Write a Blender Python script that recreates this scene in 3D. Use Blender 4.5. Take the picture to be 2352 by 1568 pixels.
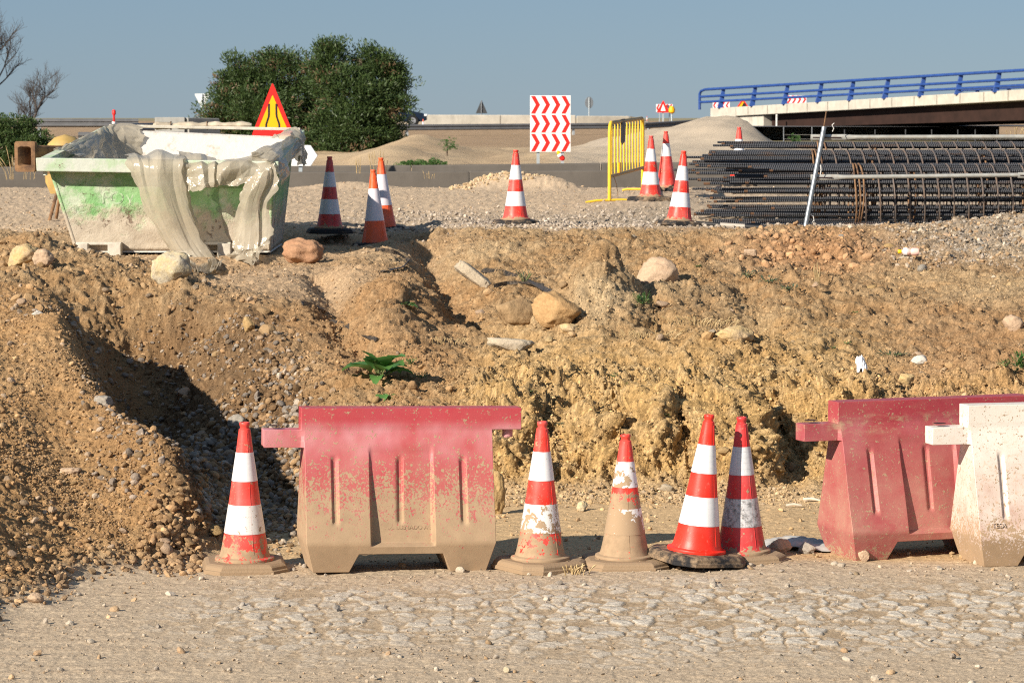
import bpy, math, random
import numpy as np
from mathutils import Vector, Matrix, Euler

random.seed(7)
scene = bpy.context.scene
for o in list(bpy.data.objects):
    bpy.data.objects.remove(o)
COL = scene.collection

# ------------------------------------------------------------------ camera
CAM_H = 2.29
FPX = 2996.0            # focal length in pixels of a 1024 wide frame
TH = math.atan(223.5 / FPX)
cam_data = bpy.data.cameras.new("camera")
cam_data.sensor_width = 36.0
cam_data.lens = FPX / 1024.0 * 36.0
cam_data.clip_start = 0.1
cam_data.clip_end = 6000.0
cam = bpy.data.objects.new("camera", cam_data)
cam.location = (0, 0, CAM_H)
cam.rotation_euler = (math.pi / 2 - TH, 0, 0)
COL.objects.link(cam)
scene.camera = cam
cam_data.dof.use_dof = True
cam_data.dof.focus_distance = 15.5
cam_data.dof.aperture_fstop = 14.0

# ------------------------------------------------------------------ sky, sun, exposure
SUN_EL = math.radians(27)
SUN_AZ = math.radians(225)      # clockwise from +Y: sun stands behind the camera, to the left
world = bpy.data.worlds.new("World")
scene.world = world
world.use_nodes = True
wn = world.node_tree
bg = wn.nodes['Background']
sky = wn.nodes.new('ShaderNodeTexSky')
sky.sky_type = 'NISHITA'
sky.sun_disc = False
sky.sun_elevation = SUN_EL
sky.sun_rotation = SUN_AZ
sky.altitude = 0
sky.air_density = 1.0
sky.dust_density = 0.0
sky.ozone_density = 6.0
hsv = wn.nodes.new('ShaderNodeHueSaturation')
hsv.inputs['Saturation'].default_value = 0.85
hsv.inputs['Value'].default_value = 1.0
wn.links.new(sky.outputs[0], hsv.inputs['Color'])
tint = wn.nodes.new('ShaderNodeMix'); tint.data_type = 'RGBA'; tint.blend_type = 'MULTIPLY'; tint.inputs[0].default_value = 1.0
tint.inputs[7].default_value = (0.83, 0.96, 1.16, 1)
wn.links.new(hsv.outputs[0], tint.inputs[6]); slate = wn.nodes.new('ShaderNodeMix'); slate.data_type = 'RGBA'; slate.inputs[0].default_value = 0.6
slate.inputs[7].default_value = (2.75, 3.85, 5.05, 1)      # constant colour mixed into the sky, evening it out to slate blue
wn.links.new(tint.outputs[2], slate.inputs[6]); wn.links.new(slate.outputs[2], bg.inputs[0])
bg.inputs[1].default_value = 0.05

sun_data = bpy.data.lights.new("sun", 'SUN')
sun_data.energy = 5.0
sun_data.angle = math.radians(0.5)
sun_data.color = (1.0, 0.89, 0.74)
sun = bpy.data.objects.new("sun", sun_data)
sdir = Vector((math.sin(SUN_AZ) * math.cos(SUN_EL), math.cos(SUN_AZ) * math.cos(SUN_EL), math.sin(SUN_EL)))
sun.rotation_euler = sdir.to_track_quat('Z', 'Y').to_euler()
sun.location = (-20, -20, 30)
COL.objects.link(sun)

scene.view_settings.view_transform = 'Standard'
scene.view_settings.look = 'None'
scene.view_settings.gamma = 1.0
scene.view_settings.use_curve_mapping = False
scene.view_settings.exposure = 0.68
scene.render.engine = 'CYCLES'
scene.cycles.max_bounces = 6
scene.cycles.diffuse_bounces = 3
scene.cycles.transparent_max_bounces = 16
scene.cycles.use_denoising = False
scene.cycles.filter_width = 1.1

# ------------------------------------------------------------------ pixel <-> world (photo read at 2352 px wide)
K = 2352.0 / 1024.0
def P(ux, uy, Y):
    """world point at depth Y whose picture position is (ux, uy) in the 2352 px reading of the photo"""
    xc = (ux / K - 512) / FPX
    yc = -(uy / K - 341) / FPX
    d = Vector((xc, math.cos(TH) + yc * math.sin(TH), -math.sin(TH) + yc * math.cos(TH)))
    d *= Y / d.y
    return Vector((d.x, d.y, d.z + CAM_H))
def proj(X, Y, Z):
    zz = Z - CAM_H
    fw = Y * math.cos(TH) - zz * math.sin(TH)
    up = Y * math.sin(TH) + zz * math.cos(TH)
    return (512 + FPX * X / fw) * K, (341 - FPX * up / fw) * K
def dpx(uy):
    return -P(1176, uy, 1.0).z + CAM_H      # drop per metre of depth
def px(u, Y):
    return (u / K - 512) / FPX * Y          # X of a picture column at depth Y
def um(Y):
    return FPX * K / Y                      # reading units per metre at depth Y

# ------------------------------------------------------------------ numpy noise
def _h(ix, iy, iz, seed):
    h = (ix.astype(np.uint32) * np.uint32(374761393) + iy.astype(np.uint32) * np.uint32(668265263)
         + iz.astype(np.uint32) * np.uint32(2147483647) + np.uint32((seed * 1274126177) & 0xffffffff))
    h = (h ^ (h >> np.uint32(13))) * np.uint32(1274126177)
    h = (h ^ (h >> np.uint32(16))) * np.uint32(2246822519)
    return h ^ (h >> np.uint32(15))
def _g(h, x, y, z):
    h = h & np.uint32(15)
    u = np.where(h < 8, x, y)
    v = np.where(h < 4, y, np.where((h == 12) | (h == 14), x, z))
    return np.where(h & 1, -u, u) + np.where(h & 2, -v, v)
def perlin(x, y, z, seed=0):
    x = np.asarray(x, np.float32); y = np.asarray(y, np.float32); z = np.asarray(z, np.float32) + np.zeros_like(x)
    ix = np.floor(x).astype(np.int64); iy = np.floor(y).astype(np.int64); iz = np.floor(z).astype(np.int64)
    fx = x - ix; fy = y - iy; fz = z - iz
    fx = fx.astype(np.float32); fy = fy.astype(np.float32); fz = fz.astype(np.float32)
    wx = fx * fx * fx * (fx * (fx * 6 - 15) + 10)
    wy = fy * fy * fy * (fy * (fy * 6 - 15) + 10)
    wz = fz * fz * fz * (fz * (fz * 6 - 15) + 10)
    r = []
    for dz in (0, 1):
        for dy in (0, 1):
            a = _g(_h(ix, iy + dy, iz + dz, seed), fx, fy - dy, fz - dz)
            b = _g(_h(ix + 1, iy + dy, iz + dz, seed), fx - 1, fy - dy, fz - dz)
            r.append(a + wx * (b - a))
    p = r[0] + wy * (r[1] - r[0]); q = r[2] + wy * (r[3] - r[2])
    return p + wz * (q - p)
def fbm(x, y, z, octv=4, seed=0, gain=0.5, lac=2.03, ridge=False):
    t = 0; a = 1.0; n = 0; f = 1.0
    for i in range(octv):
        p = perlin(x * f, y * f, z * f, seed + i * 17)
        t = t + a * (1 - 2 * np.abs(p) if ridge else p)
        n += a; a *= gain; f *= lac
    return t / n
def worley(x, y, z, seed=0):
    """3D cellular noise: F1, F2, random value of nearest cell"""
    x = np.asarray(x, np.float32); y = np.asarray(y, np.float32); z = np.asarray(z, np.float32) + np.zeros_like(x)
    ix = np.floor(x).astype(np.int64); iy = np.floor(y).astype(np.int64); iz = np.floor(z).astype(np.int64)
    f1 = np.full(x.shape, 9, np.float32); f2 = f1.copy(); idr = np.zeros_like(f1)
    for dx in (-1, 0, 1):
        for dy in (-1, 0, 1):
            for dz in (-1, 0, 1):
                h = _h(ix + dx, iy + dy, iz + dz, seed)
                a = (h & np.uint32(1023)).astype(np.float32) / 1023
                b = ((h >> np.uint32(10)) & np.uint32(1023)).astype(np.float32) / 1023
                c = ((h >> np.uint32(20)) & np.uint32(1023)).astype(np.float32) / 1023
                d = np.sqrt((ix + dx + a - x) ** 2 + (iy + dy + b - y) ** 2 + (iz + dz + c - z) ** 2).astype(np.float32)
                m = d < f1
                f2 = np.where(m, f1, np.minimum(f2, d)); idr = np.where(m, (a * 7.3 + b * 3.1 + c) % 1.0, idr); f1 = np.where(m, d, f1)
    return f1, f2, idr
def sstep(a, b, x):
    t = np.clip((x - a) / (b - a), 0, 1)
    return t * t * (3 - 2 * t)

# ------------------------------------------------------------------ object helpers
def tag(o, label=None, cat=None, group=None, kind=None):
    if label: o['label'] = label
    if cat: o['category'] = cat
    if group: o['group'] = group
    if kind: o['kind'] = kind
    return o
def empty(name, loc, rot=(0, 0, 0), label=None, cat=None, group=None):
    o = bpy.data.objects.new(name, None)
    o.empty_display_size = 0.2
    o.location = loc; o.rotation_euler = rot
    COL.objects.link(o)
    return tag(o, label, cat, group)
def link_mesh(name, me, mat=None, parent=None):
    o = bpy.data.objects.new(name, me)
    COL.objects.link(o)
    if mat is not None:
        me.materials.clear(); me.materials.append(mat)
    if parent is not None: o.parent = parent
    return o
def np_mesh(name, verts, faces, smooth=True):
    """faces: (n,3) or (n,4) array, or list of tuples"""
    me = bpy.data.meshes.new(name)
    verts = np.asarray(verts, np.float32)
    if isinstance(faces, np.ndarray):
        n, k = faces.shape
        me.vertices.add(len(verts)); me.vertices.foreach_set('co', verts.ravel())
        me.loops.add(n * k); me.loops.foreach_set('vertex_index', faces.astype(np.int32).ravel())
        me.polygons.add(n)
        me.polygons.foreach_set('loop_start', np.arange(0, n * k, k, dtype=np.int32))
        me.polygons.foreach_set('loop_total', np.full(n, k, np.int32))
        me.polygons.foreach_set('use_smooth', np.full(n, smooth, bool))
        me.update(calc_edges=True)
    else:
        me.from_pydata([tuple(map(float, v)) for v in verts], [], [tuple(f) for f in faces])
        if smooth:
            me.polygons.foreach_set('use_smooth', np.full(len(me.polygons), True, bool))
        me.update()
    return me
def set_col(me, col, name='Col'):
    a = me.color_attributes.new(name, 'FLOAT_COLOR', 'POINT')
    c = np.ones((len(me.vertices), 4), np.float32); c[:, :3] = col
    a.data.foreach_set('color', c.ravel())

class MB:
    """collects simple solids into one mesh"""
    def __init__(s): s.v = []; s.f = []
    def add(s, vs, fs, M=None):
        b = len(s.v)
        for v in vs:
            v = Vector(v)
            s.v.append(M @ v if M is not None else v)
        for f in fs: s.f.append(tuple(b + i for i in f))
        return s
    def box(s, a, b, M=None):
        x0, y0, z0 = a; x1, y1, z1 = b
        return s.add([(x0, y0, z0), (x1, y0, z0), (x1, y1, z0), (x0, y1, z0), (x0, y0, z1), (x1, y0, z1), (x1, y1, z1), (x0, y1, z1)],
              [(0, 3, 2, 1), (4, 5, 6, 7), (0, 1, 5, 4), (1, 2, 6, 5), (2, 3, 7, 6), (3, 0, 4, 7)], M)
    def hexa(s, p, M=None):
        """8 corners: bottom 4 (ccw from above) then top 4"""
        return s.add(p, [(0, 3, 2, 1), (4, 5, 6, 7), (0, 1, 5, 4), (1, 2, 6, 5), (2, 3, 7, 6), (3, 0, 4, 7)], M)
    def lathe(s, prof, n=32, M=None, cap=True):
        vs = []; fs = []
        for r, z in prof:
            for i in range(n):
                a = 2 * math.pi * i / n
                vs.append((r * math.cos(a), r * math.sin(a), z))
        for j in range(len(prof) - 1):
            for i in range(n):
                k = (i + 1) % n
                fs.append((j * n + i, j * n + k, (j + 1) * n + k, (j + 1) * n + i))
        if cap:
            fs.append(tuple(reversed(range(n)))); fs.append(tuple((len(prof) - 1) * n + i for i in range(n)))
        return s.add(vs, fs, M)
    def tube(s, pts, r, n=8, M=None, cap=True, closed=False):
        pts = [Vector(p) for p in pts]
        m = len(pts)
        rr = r if isinstance(r, (list, tuple)) else [r] * m
        vs = []; fs = []; prev = None
        for i, p in enumerate(pts):
            if closed: t = pts[(i + 1) % m] - pts[i - 1]
            else: t = pts[min(i + 1, m - 1)] - pts[max(i - 1, 0)]
            if t.length < 1e-9: t = Vector((0, 0, 1))
            t.normalize()
            if prev is None:
                ref = Vector((0, 0, 1)) if abs(t.z) < 0.9 else Vector((1, 0, 0))
                nn = t.cross(ref).normalized()
            else:
                nn = prev - t * prev.dot(t)
                if nn.length < 1e-6: nn = t.orthogonal()
                nn.normalize()
            prev = nn; bb = t.cross(nn)
            for k in range(n):
                a = 2 * math.pi * k / n
                vs.append(p + (nn * math.cos(a) + bb * math.sin(a)) * rr[i])
        for i in range(m if closed else m - 1):
            j = (i + 1) % m
            for k in range(n):
                l = (k + 1) % n
                fs.append((i * n + k, i * n + l, j * n + l, j * n + k))
        if cap and not closed:
            fs.append(tuple(reversed(range(n)))); fs.append(tuple((m - 1) * n + k for k in range(n)))
        return s.add(vs, fs, M)
    def prism(s, poly, y0, y1, M=None):
        """polygon in xz, extruded along y"""
        n = len(poly)
        vs = [(p[0], y0, p[1]) for p in poly] + [(p[0], y1, p[1]) for p in poly]
        fs = [tuple(range(n)), tuple(reversed(range(n, 2 * n)))]
        for i in range(n):
            j = (i + 1) % n
            fs.append((i, i + n, j + n, j))
        return s.add(vs, fs, M)
    def build(s, name, mat, parent=None, smooth=False, bevel=0, seg=2, autosm=True):
        me = bpy.data.meshes.new(name)
        me.from_pydata([tuple(v) for v in s.v], [], s.f)
        import bmesh
        bm = bmesh.new(); bm.from_mesh(me)
        bmesh.ops.recalc_face_normals(bm, faces=bm.faces)
        if smooth:
            for f in bm.faces: f.smooth = True
            for e in bm.edges:
                if len(e.link_faces) == 2 and e.calc_face_angle(0) > math.radians(40): e.smooth = False
        bm.to_mesh(me); bm.free()
        o = link_mesh(name, me, mat, parent)
        if bevel:
            m = o.modifiers.new('bevel', 'BEVEL'); m.width = bevel; m.segments = seg; m.limit_method = 'ANGLE'; m.angle_limit = math.radians(35)
        return o
def text_obj(name, body, size, extrude, mat, parent=None, M=None):
    cu = bpy.data.curves.new(name, 'FONT')
    cu.body = body; cu.size = size; cu.extrude = extrude; cu.align_x = 'CENTER'; cu.align_y = 'CENTER'
    t = bpy.data.objects.new(name + '_curve', cu)
    COL.objects.link(t)
    dg = bpy.context.evaluated_depsgraph_get(); dg.update()
    me = bpy.data.meshes.new_from_object(t.evaluated_get(dg))
    bpy.data.objects.remove(t)
    me.name = name
    if M is not None: me.transform(M)
    return link_mesh(name, me, mat, parent)

# ------------------------------------------------------------------ material helpers
class NT:
    def __init__(s, name, rough=0.9, metal=0.0, spec=0.3):
        s.m = bpy.data.materials.new(name); s.m.use_nodes = True
        s.t = s.m.node_tree; s.b = s.t.nodes['Principled BSDF']
        s.b.inputs['Roughness'].default_value = rough; s.b.inputs['Metallic'].default_value = metal
        s.b.inputs['Specular IOR Level'].default_value = spec
        s.tc = s.t.nodes.new('ShaderNodeTexCoord')
        s._off = None
    def new(s, t): return s.t.nodes.new(t)
    def set(s, sock, v):
        if hasattr(v, 'is_linked'): s.t.links.new(v, sock)
        elif isinstance(v, (tuple, list)) and len(v) == 3 and sock.type == 'RGBA': sock.default_value = (*v, 1)
        else: sock.default_value = v
    def coord(s):
        """object coordinates shifted per object, so that copies do not repeat"""
        if s._off is None:
            oi = s.new('ShaderNodeObjectInfo'); va = s.new('ShaderNodeVectorMath'); va.operation = 'SCALE'
            s.t.links.new(oi.outputs['Random'], va.inputs['Scale']); va.inputs[0].default_value = (37.0, 61.0, 23.0)
            vb = s.new('ShaderNodeVectorMath'); vb.operation = 'ADD'
            s.t.links.new(s.tc.outputs['Object'], vb.inputs[0]); s.t.links.new(va.outputs[0], vb.inputs[1])
            s._off = vb.outputs[0]
        return s._off
    def scale(s, vec, sc):
        va = s.new('ShaderNodeVectorMath'); va.operation = 'MULTIPLY'
        s.t.links.new(vec, va.inputs[0]); va.inputs[1].default_value = sc
        return va.outputs[0]
    def noise(s, sc, det=4, rough=0.6, vec=None, dist=0.0):
        n = s.new('ShaderNodeTexNoise'); n.inputs['Scale'].default_value = sc; n.inputs['Detail'].default_value = det
        n.inputs['Roughness'].default_value = rough; n.inputs['Distortion'].default_value = dist
        s.t.links.new(vec if vec is not None else s.coord(), n.inputs['Vector'])
        return n.outputs['Fac']
    def voro(s, sc, vec=None, feat='F1'):
        n = s.new('ShaderNodeTexVoronoi'); n.feature = feat; n.inputs['Scale'].default_value = sc
        s.t.links.new(vec if vec is not None else s.coord(), n.inputs['Vector'])
        return n.outputs['Distance']
    def z(s, axis='Z'):
        n = s.new('ShaderNodeSeparateXYZ'); s.t.links.new(s.tc.outputs['Object'], n.inputs[0])
        return n.outputs[axis]
    def math(s, op, a, b=0.0, c=None, clamp=False):
        n = s.new('ShaderNodeMath'); n.operation = op; n.use_clamp = clamp
        s.set(n.inputs[0], a); s.set(n.inputs[1], b)
        if c is not None: s.set(n.inputs[2], c)
        return n.outputs[0]
    def rng(s, v, a, b, c=0.0, d=1.0, smooth=False):
        n = s.new('ShaderNodeMapRange'); n.clamp = True
        if smooth: n.interpolation_type = 'SMOOTHSTEP'
        s.set(n.inputs['Value'], v); n.inputs['From Min'].default_value = a; n.inputs['From Max'].default_value = b
        n.inputs['To Min'].default_value = c; n.inputs['To Max'].default_value = d
        return n.outputs['Result']
    def mix(s, f, a, b, blend='MIX'):
        n = s.new('ShaderNodeMix'); n.data_type = 'RGBA'; n.blend_type = blend
        s.set(n.inputs[0], f); s.set(n.inputs[6], a); s.set(n.inputs[7], b)
        return n.outputs[2]
    def attr(s, name='Col'):
        n = s.new('ShaderNodeAttribute'); n.attribute_name = name
        return n.outputs['Color']
    def bump(s, h, strength=0.3, dist=0.01):
        n = s.new('ShaderNodeBump'); n.inputs['Strength'].default_value = strength; n.inputs['Distance'].default_value = dist
        s.t.links.new(h, n.inputs['Height']); s.t.links.new(n.outputs[0], s.b.inputs['Normal'])
    def base(s, c): s.set(s.b.inputs['Base Color'], c); return s
    def rough(s, r): s.set(s.b.inputs['Roughness'], r); return s

MUD = (0.36, 0.255, 0.16)
def plain(name, col, rough=0.7, metal=0.0, var=0.25, sc=6.0, bump=0.0, bsc=40.0, dust=0.0):
    n = NT(name, rough, metal)
    f = n.rng(n.noise(sc, 5), 0.3, 0.7)
    c = n.mix(f, tuple(v * (1 - var) for v in col), tuple(min(1, v * (1 + var)) for v in col))
    if dust:
        c = n.mix(n.math('MULTIPLY', n.rng(n.noise(sc * 2.5, 6), 0.42, 0.7), dust), c, MUD)
    n.base(c)
    if bump: n.bump(n.noise(bsc, 4), bump, 0.01)
    return n.m
# ------------------------------------------------------------------ where the movable things stand
def on0(ux, uy):
    """point of the level track (z = 0) seen at a reading position"""
    return P(ux, uy, CAM_H / dpx(uy))
# upper site cones: reading column, base line, depth
UPPER = {'dark': (757, 535, 29.4), 'orange_near': (862, 568, 29.0), 'orange_far': (882, 531, 30.6), 'mid': (1184, 515, 30.3),
         'fence': (1494, 461, 34.6), 'single': (1531, 439, 37.6), 'lean': (1559, 519, 29.9), 'cage': (1697, 428, 38.0)}
UPPER = {k: P(*v) for k, v in UPPER.items()}
SKIP = {k: P(*v) for k, v in dict(fl=(172, 586, 27.15), fr=(622, 590, 27.15)).items()}
FLAT_SPOTS = [(p.x, p.y, .24, p.z) for p in UPPER.values()]
FLAT_SPOTS += [((SKIP['fl'].x + SKIP['fr'].x) / 2, 28.2, 1.5, SKIP['fl'].z)]
CAGE_Z = 1.16
FLAT_SPOTS += [(x, 31.4, .75, CAGE_Z) for x in (2.6, 3.6, 4.6, 5.6, 6.6)] + [(x, 32.6, .5, 1.24) for x in (2.6, 3.6, 4.6, 5.6, 6.6)]
# ------------------------------------------------------------------ ground near the camera: one relief sheet
# depth profiles: picture column -> (depth, height); a string 'y940' gives the height by the reading line
def prof(*pts):
    out = []
    for Y, v in pts:
        z = CAM_H - dpx(float(v[1:])) * Y if isinstance(v, str) else v
        out.append((Y, z))
    return out
FAR = [(30.4, 1.19), (34.4, 1.29), (38, 1.31), (43.2, 1.28), (44.2, 1.2), (45.0, 0.7), (47, 0.66)]
COLS = {
 -300: prof((11, 0), (12.8, 0), (15, .6), (17.5, 1.05), (20, 1.08), (27, 1.04)),
 0: prof((11, 0), (13.9, 0), (16, .56), (17.6, .95), (19, 1.05), (23, 1.05), (27, 1.04)),
 140: prof((11, 0), (14.6, 0), (16.3, .5), (18, 'y730'), (18.6, 1.0), (19.3, 'y700'), (20.5, 'y665'), (22, 1.04), (27, 1.04)),
 213: prof((11, 0), (14.8, 0), (16.3, .5), (17.1, 'y882'), (17.7, .66), (19, .80), (20.4, 'y750'), (22, 'y672'), (25, 1.04), (27, 1.04)),
 270: prof((11, 0), (14.9, 0), (16, .46), (16.6, 'y952'), (17.2, .38), (18.5, .46), (20, 'y838'), (21.5, 'y750'), (23.1, 'y655'), (25, 1.03), (27, 1.04)),
 330: prof((11, 0), (15.05, 0), (15.8, .44), (16.25, 'y985'), (16.9, .22), (18, .37), (20, 'y835'), (21.6, 'y742'), (23.2, 'y652'), (25, 1.02), (27, 1.04)),
 383: prof((11, 0), (15.2, 0), (15.6, .36), (15.95, 'y1010'), (16.6, .14), (17.8, .33), (20, 'y830'), (21.6, 'y735'), (23.4, 'y645'), (25, 1.01), (27, 1.04)),
 410: prof((11, 0), (15.25, 0), (15.55, .26), (15.85, 'y1060'), (16.4, .1), (17.6, .3), (20, 'y815'), (21.8, 'y715'), (23.4, 'y645'), (25, 1.01), (27, 1.04)),
 470: prof((11, 0), (15.3, 0), (15.8, .10), (16.4, .07), (17.6, 'y1030'), (19.4, 'y860'), (21, 'y760'), (22.6, 'y675'), (26, 'y620'), (27.5, 1.04)),
 600: prof((11, 0), (15.8, 0), (16.9, .03), (17.9, 'y1060'), (18.7, 'y960'), (19.4, 'y872'), (21, 'y760'), (24, 'y650'), (26.5, 'y600'), (28, 1.08)),
 750: prof((11, 0), (16.5, 0), (18, .06), (18.7, 'y960'), (20, 'y850'), (21.7, 'y750'), (24.5, 'y640'), (27, 1.04)),
 880: prof((11, 0), (17.9, 0), (18.4, .18), (18.8, 'y950'), (19.6, 'y880'), (21.2, 'y765'), (23, 'y680'), (25, 1.0), (28, 1.09)),
 1050: prof((11, 0), (18.2, .0), (18.45, .22), (18.75, 'y950'), (20.2, 'y840'), (22, 'y752'), (24.5, 'y645'), (28.2, 'y560')),
 1250: prof((11, 0), (18.3, .0), (18.5, .28), (18.75, 'y960'), (19.9, 'y860'), (21.6, 'y770'), (23.2, 'y690'), (26, 'y600'), (29, 'y540')),
 1500: prof((11, 0), (18.4, .0), (18.6, .32), (18.9, 'y930'), (20, 'y850'), (21.8, 'y742'), (24.2, 'y640'), (27.7, 'y560'), (29.5, 'y525')),
 1690: prof((11, 0), (18.3, .0), (18.5, .3), (18.8, 'y940'), (19.9, 'y860'), (21.8, 'y745'), (24.2, 'y645'), (27.2, 'y565'), (29.3, 'y530')),
 1800: prof((11, 0), (18.8, .02), (19.2, .25), (19.6, 'y900'), (20.8, 'y800'), (22.8, 'y700'), (26, 'y600'), (29, 'y532')),
 2050: prof((11, 0), (17.6, 0), (18.2, .05), (18.9, .28), (19.6, 'y925'), (20.6, 'y840'), (22, 'y745'), (26, 'y600'), (29.5, 'y522')),
 2352: prof((11, 0), (16.4, 0), (17.5, .08), (18.6, .4), (19.2, 'y915'), (20.5, 'y800'), (24, 'y650'), (29.5, 'y512')),
 2700: prof((11, 0), (16.4, 0), (17.5, .08), (18.6, .4), (19.2, 'y915'), (20.5, 'y800'), (24, 'y650'), (29.5, 'y512')),
}
NU = 900
Ys = np.concatenate([np.linspace(11.2, 15.0, 260, endpoint=False), np.linspace(15.0, 20.6, 560, endpoint=False),
                     np.linspace(20.6, 30.5, 400, endpoint=False), np.linspace(30.5, 47.0, 170)]).astype(np.float32)
us = np.linspace(-0.215, 0.215, NU).astype(np.float32)
cy = np.arange(11.0, 47.2, 0.04)
ck = sorted(COLS)
cu_ = np.array([(k / K - 512) / FPX for k in ck])
tab = np.array([np.interp(cy, [p[0] for p in COLS[k] + FAR], [p[1] for p in COLS[k] + FAR]) for k in ck])   # columns x depth
cu_f = np.linspace(-0.215, 0.215, 300)
tab2 = np.array([np.interp(cu_f, cu_, tab[:, j]) for j in range(len(cy))])       # depth x u
def blur(a, sig, axis):
    r = int(sig * 3) + 1
    k = np.exp(-0.5 * (np.arange(-r, r + 1) / sig) ** 2); k /= k.sum()
    pad = [(0, 0), (0, 0)]; pad[axis] = (r, r)
    b = np.pad(a, pad, mode='edge')
    return np.apply_along_axis(lambda m: np.convolve(m, k, mode='valid'), axis, b)
tab2 = blur(blur(tab2, 2.2, 0), 2.5, 1)
def bil(u, Y):
    a = np.clip((Y - cy[0]) / 0.04, 0, len(cy) - 1.001); b = np.clip((u + 0.215) / 0.43 * 299, 0, 298.999)
    i = a.astype(int); j = b.astype(int); fa = a - i; fb = b - j
    return (tab2[i, j] * (1 - fa) + tab2[i + 1, j] * fa) * (1 - fb) + (tab2[i, j + 1] * (1 - fa) + tab2[i + 1, j + 1] * fa) * fb
UU, YY = np.meshgrid(us, Ys)
UU = UU.ravel(); YY = YY.ravel(); XX = UU * YY
# even the sampling lines out a little so that rows never read as lines
ZZ = bil(UU, YY).astype(np.float32)
macro0 = ZZ.copy()

# lumps, gullies (reading column, reading line, depth, rx, ry, height, power)
for (ux, Y, rx, ry, h, pw) in [
    (55, 25.3, .45, .5, .26, 2), (140, 24.6, .45, .4, .16, 2), (190, 22.6, .5, .4, .12, 2), (330, 22.9, .5, .3, .07, 2), (90, 21.3, .5, .35, .1, 2),
    (915, 22.2, .34, .75, .27, 2), (860, 21.2, .25, .5, .14, 2), (940, 21.0, .22, .4, .1, 2), (1390, 22.2, .34, .5, .52, 1.2), (1345, 22.0, .2, .3, .1, 2), (1320, 21.4, .3, .3, .07, 2),
    (1840, 27.4, .6, .7, .09, 2), (1960, 26.0, .5, .5, .10, 2), (1740, 27.8, .4, .4, .05, 2), (2120, 28.0, .7, .8, .04, 2), (2330, 29.4, .6, .4, .05, 2),
    (1990, 24.4, .4, .35, -.13, 2), (1200, 23.2, .5, .6, -.2, 2), (1450, 27.2, .7, .5, .09, 2), (1300, 26.4, .5, .5, .1, 2), (1120, 26.6, .35, .5, .08, 2), (1600, 23.0, .5, .5, .1, 2), (1880, 23.4, .6, .6, .1, 2), (1450, 20.6, .7, .4, .07, 2), (1690, 20.6, .5, .35, .1, 2), (1560, 20.3, .6, .3, .06, 2), (1640, 25.2, .6, .7, .08, 2), (1530, 24.8, .4, .5, .09, 2),
    (1690, 18.72, .22, .3, .1, 2), (1480, 18.6, .25, .3, .1, 2), (1350, 18.6, .2, .25, .08, 2), (1180, 18.5, .25, .3, .12, 2), (1980, 19.4, .35, .4, .13, 2),
    (1570, 18.75, .12, .3, -.12, 2), (1420, 18.7, .1, .3, -.1, 2), (1270, 18.6, .1, .3, -.1, 2), (1790, 19.2, .16, .5, -.12, 2),
    (620, 17.2, .28, .35, .16, 2), (660, 16.6, .2, .2, .1, 2), (1190, 41.5, .5, .6, .2, 2), (1280, 41.2, .3, .4, .13, 2), (1130, 42, .4, .4, .12, 2), (800, 42.3, .6, .4, .1, 2), (2330, 30.3, .5, .35, .05, 2)]:
    cx = px(ux, Y)
    d = ((XX - cx) / rx) ** 2 + ((YY - Y) / ry) ** 2
    ZZ += (h * np.exp(-d ** (pw / 2.0))).astype(np.float32)
def polyline_dist(pts):
    best = np.full(XX.shape, 99, np.float32)
    for (x0, y0), (x1, y1) in zip(pts[:-1], pts[1:]):
        dx, dy = x1 - x0, y1 - y0
        t = np.clip(((XX - x0) * dx + (YY - y0) * dy) / (dx * dx + dy * dy), 0, 1)
        best = np.minimum(best, np.hypot(XX - x0 - t * dx, YY - y0 - t * dy))
    return best
for pts, w, h in [([(248, 18.9), (330, 20.6), (404, 22.3)], .34, -.30), ([(230, 22.4), (320, 21.5), (440, 20.0), (550, 18.6), (600, 17.5)], .58, -.44), ([(60, 19.2), (140, 18.1), (213, 17.15), (270, 16.65), (330, 16.25), (390, 15.95)], .22, .07), ([(300, 26.2), (480, 26.3), (640, 26.4)], .55, -.05),
                  ([(975, 28.3), (1000, 26.0), (1040, 23.6), (1080, 22.0)], .2, -.2),
                  ([(735, 25.2), (775, 23.0), (800, 21.2), (850, 20.1)], .15, -.15),
                  ([(1080, 22.0), (1200, 21.2), (1240, 20.6)], .12, -.06),
                  ([(1400, 22.9), (1480, 22.2), (1520, 21.2)], .14, -.1),
                  ([(1700, 23.4), (1740, 22.0), (1800, 21)], .14, -.08)]:
    ZZ += (h * np.exp(-(polyline_dist([(px(a, b), b) for a, b in pts]) / w) ** 2)).astype(np.float32)

UXp, UYp = None, None
def project_all(X, Y, Z):
    zz = Z - CAM_H
    fw = Y * math.cos(TH) - zz * math.sin(TH); up = Y * math.sin(TH) + zz * math.cos(TH)
    return (512 + FPX * X / fw) * K, (341 - FPX * up / fw) * K
UXp, UYp = project_all(XX, YY, ZZ)

# footprints pressed flat so that things stand on them: (x, y, half x, half y, z)
FLATS = [
    (-1.12, 15.3, 0.3, 0.3, 0.0), (-2.99, 15.2, .2, .2, 0.0),
    (px(400, 28.2), 28.2, 1.3, 1.6, 1.04),
]
road = sstep(.10, .0, ZZ) * sstep(18.6, 17.9, YY)             # flat lower level (track and path)
track = sstep(15.5, 15.2, YY) * sstep(.06, .0, ZZ)
plateau = sstep(28.9, 30.1, YY + 1.2 * fbm(XX * .9, YY * .9, 0 * XX, 3, 451))
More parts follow.
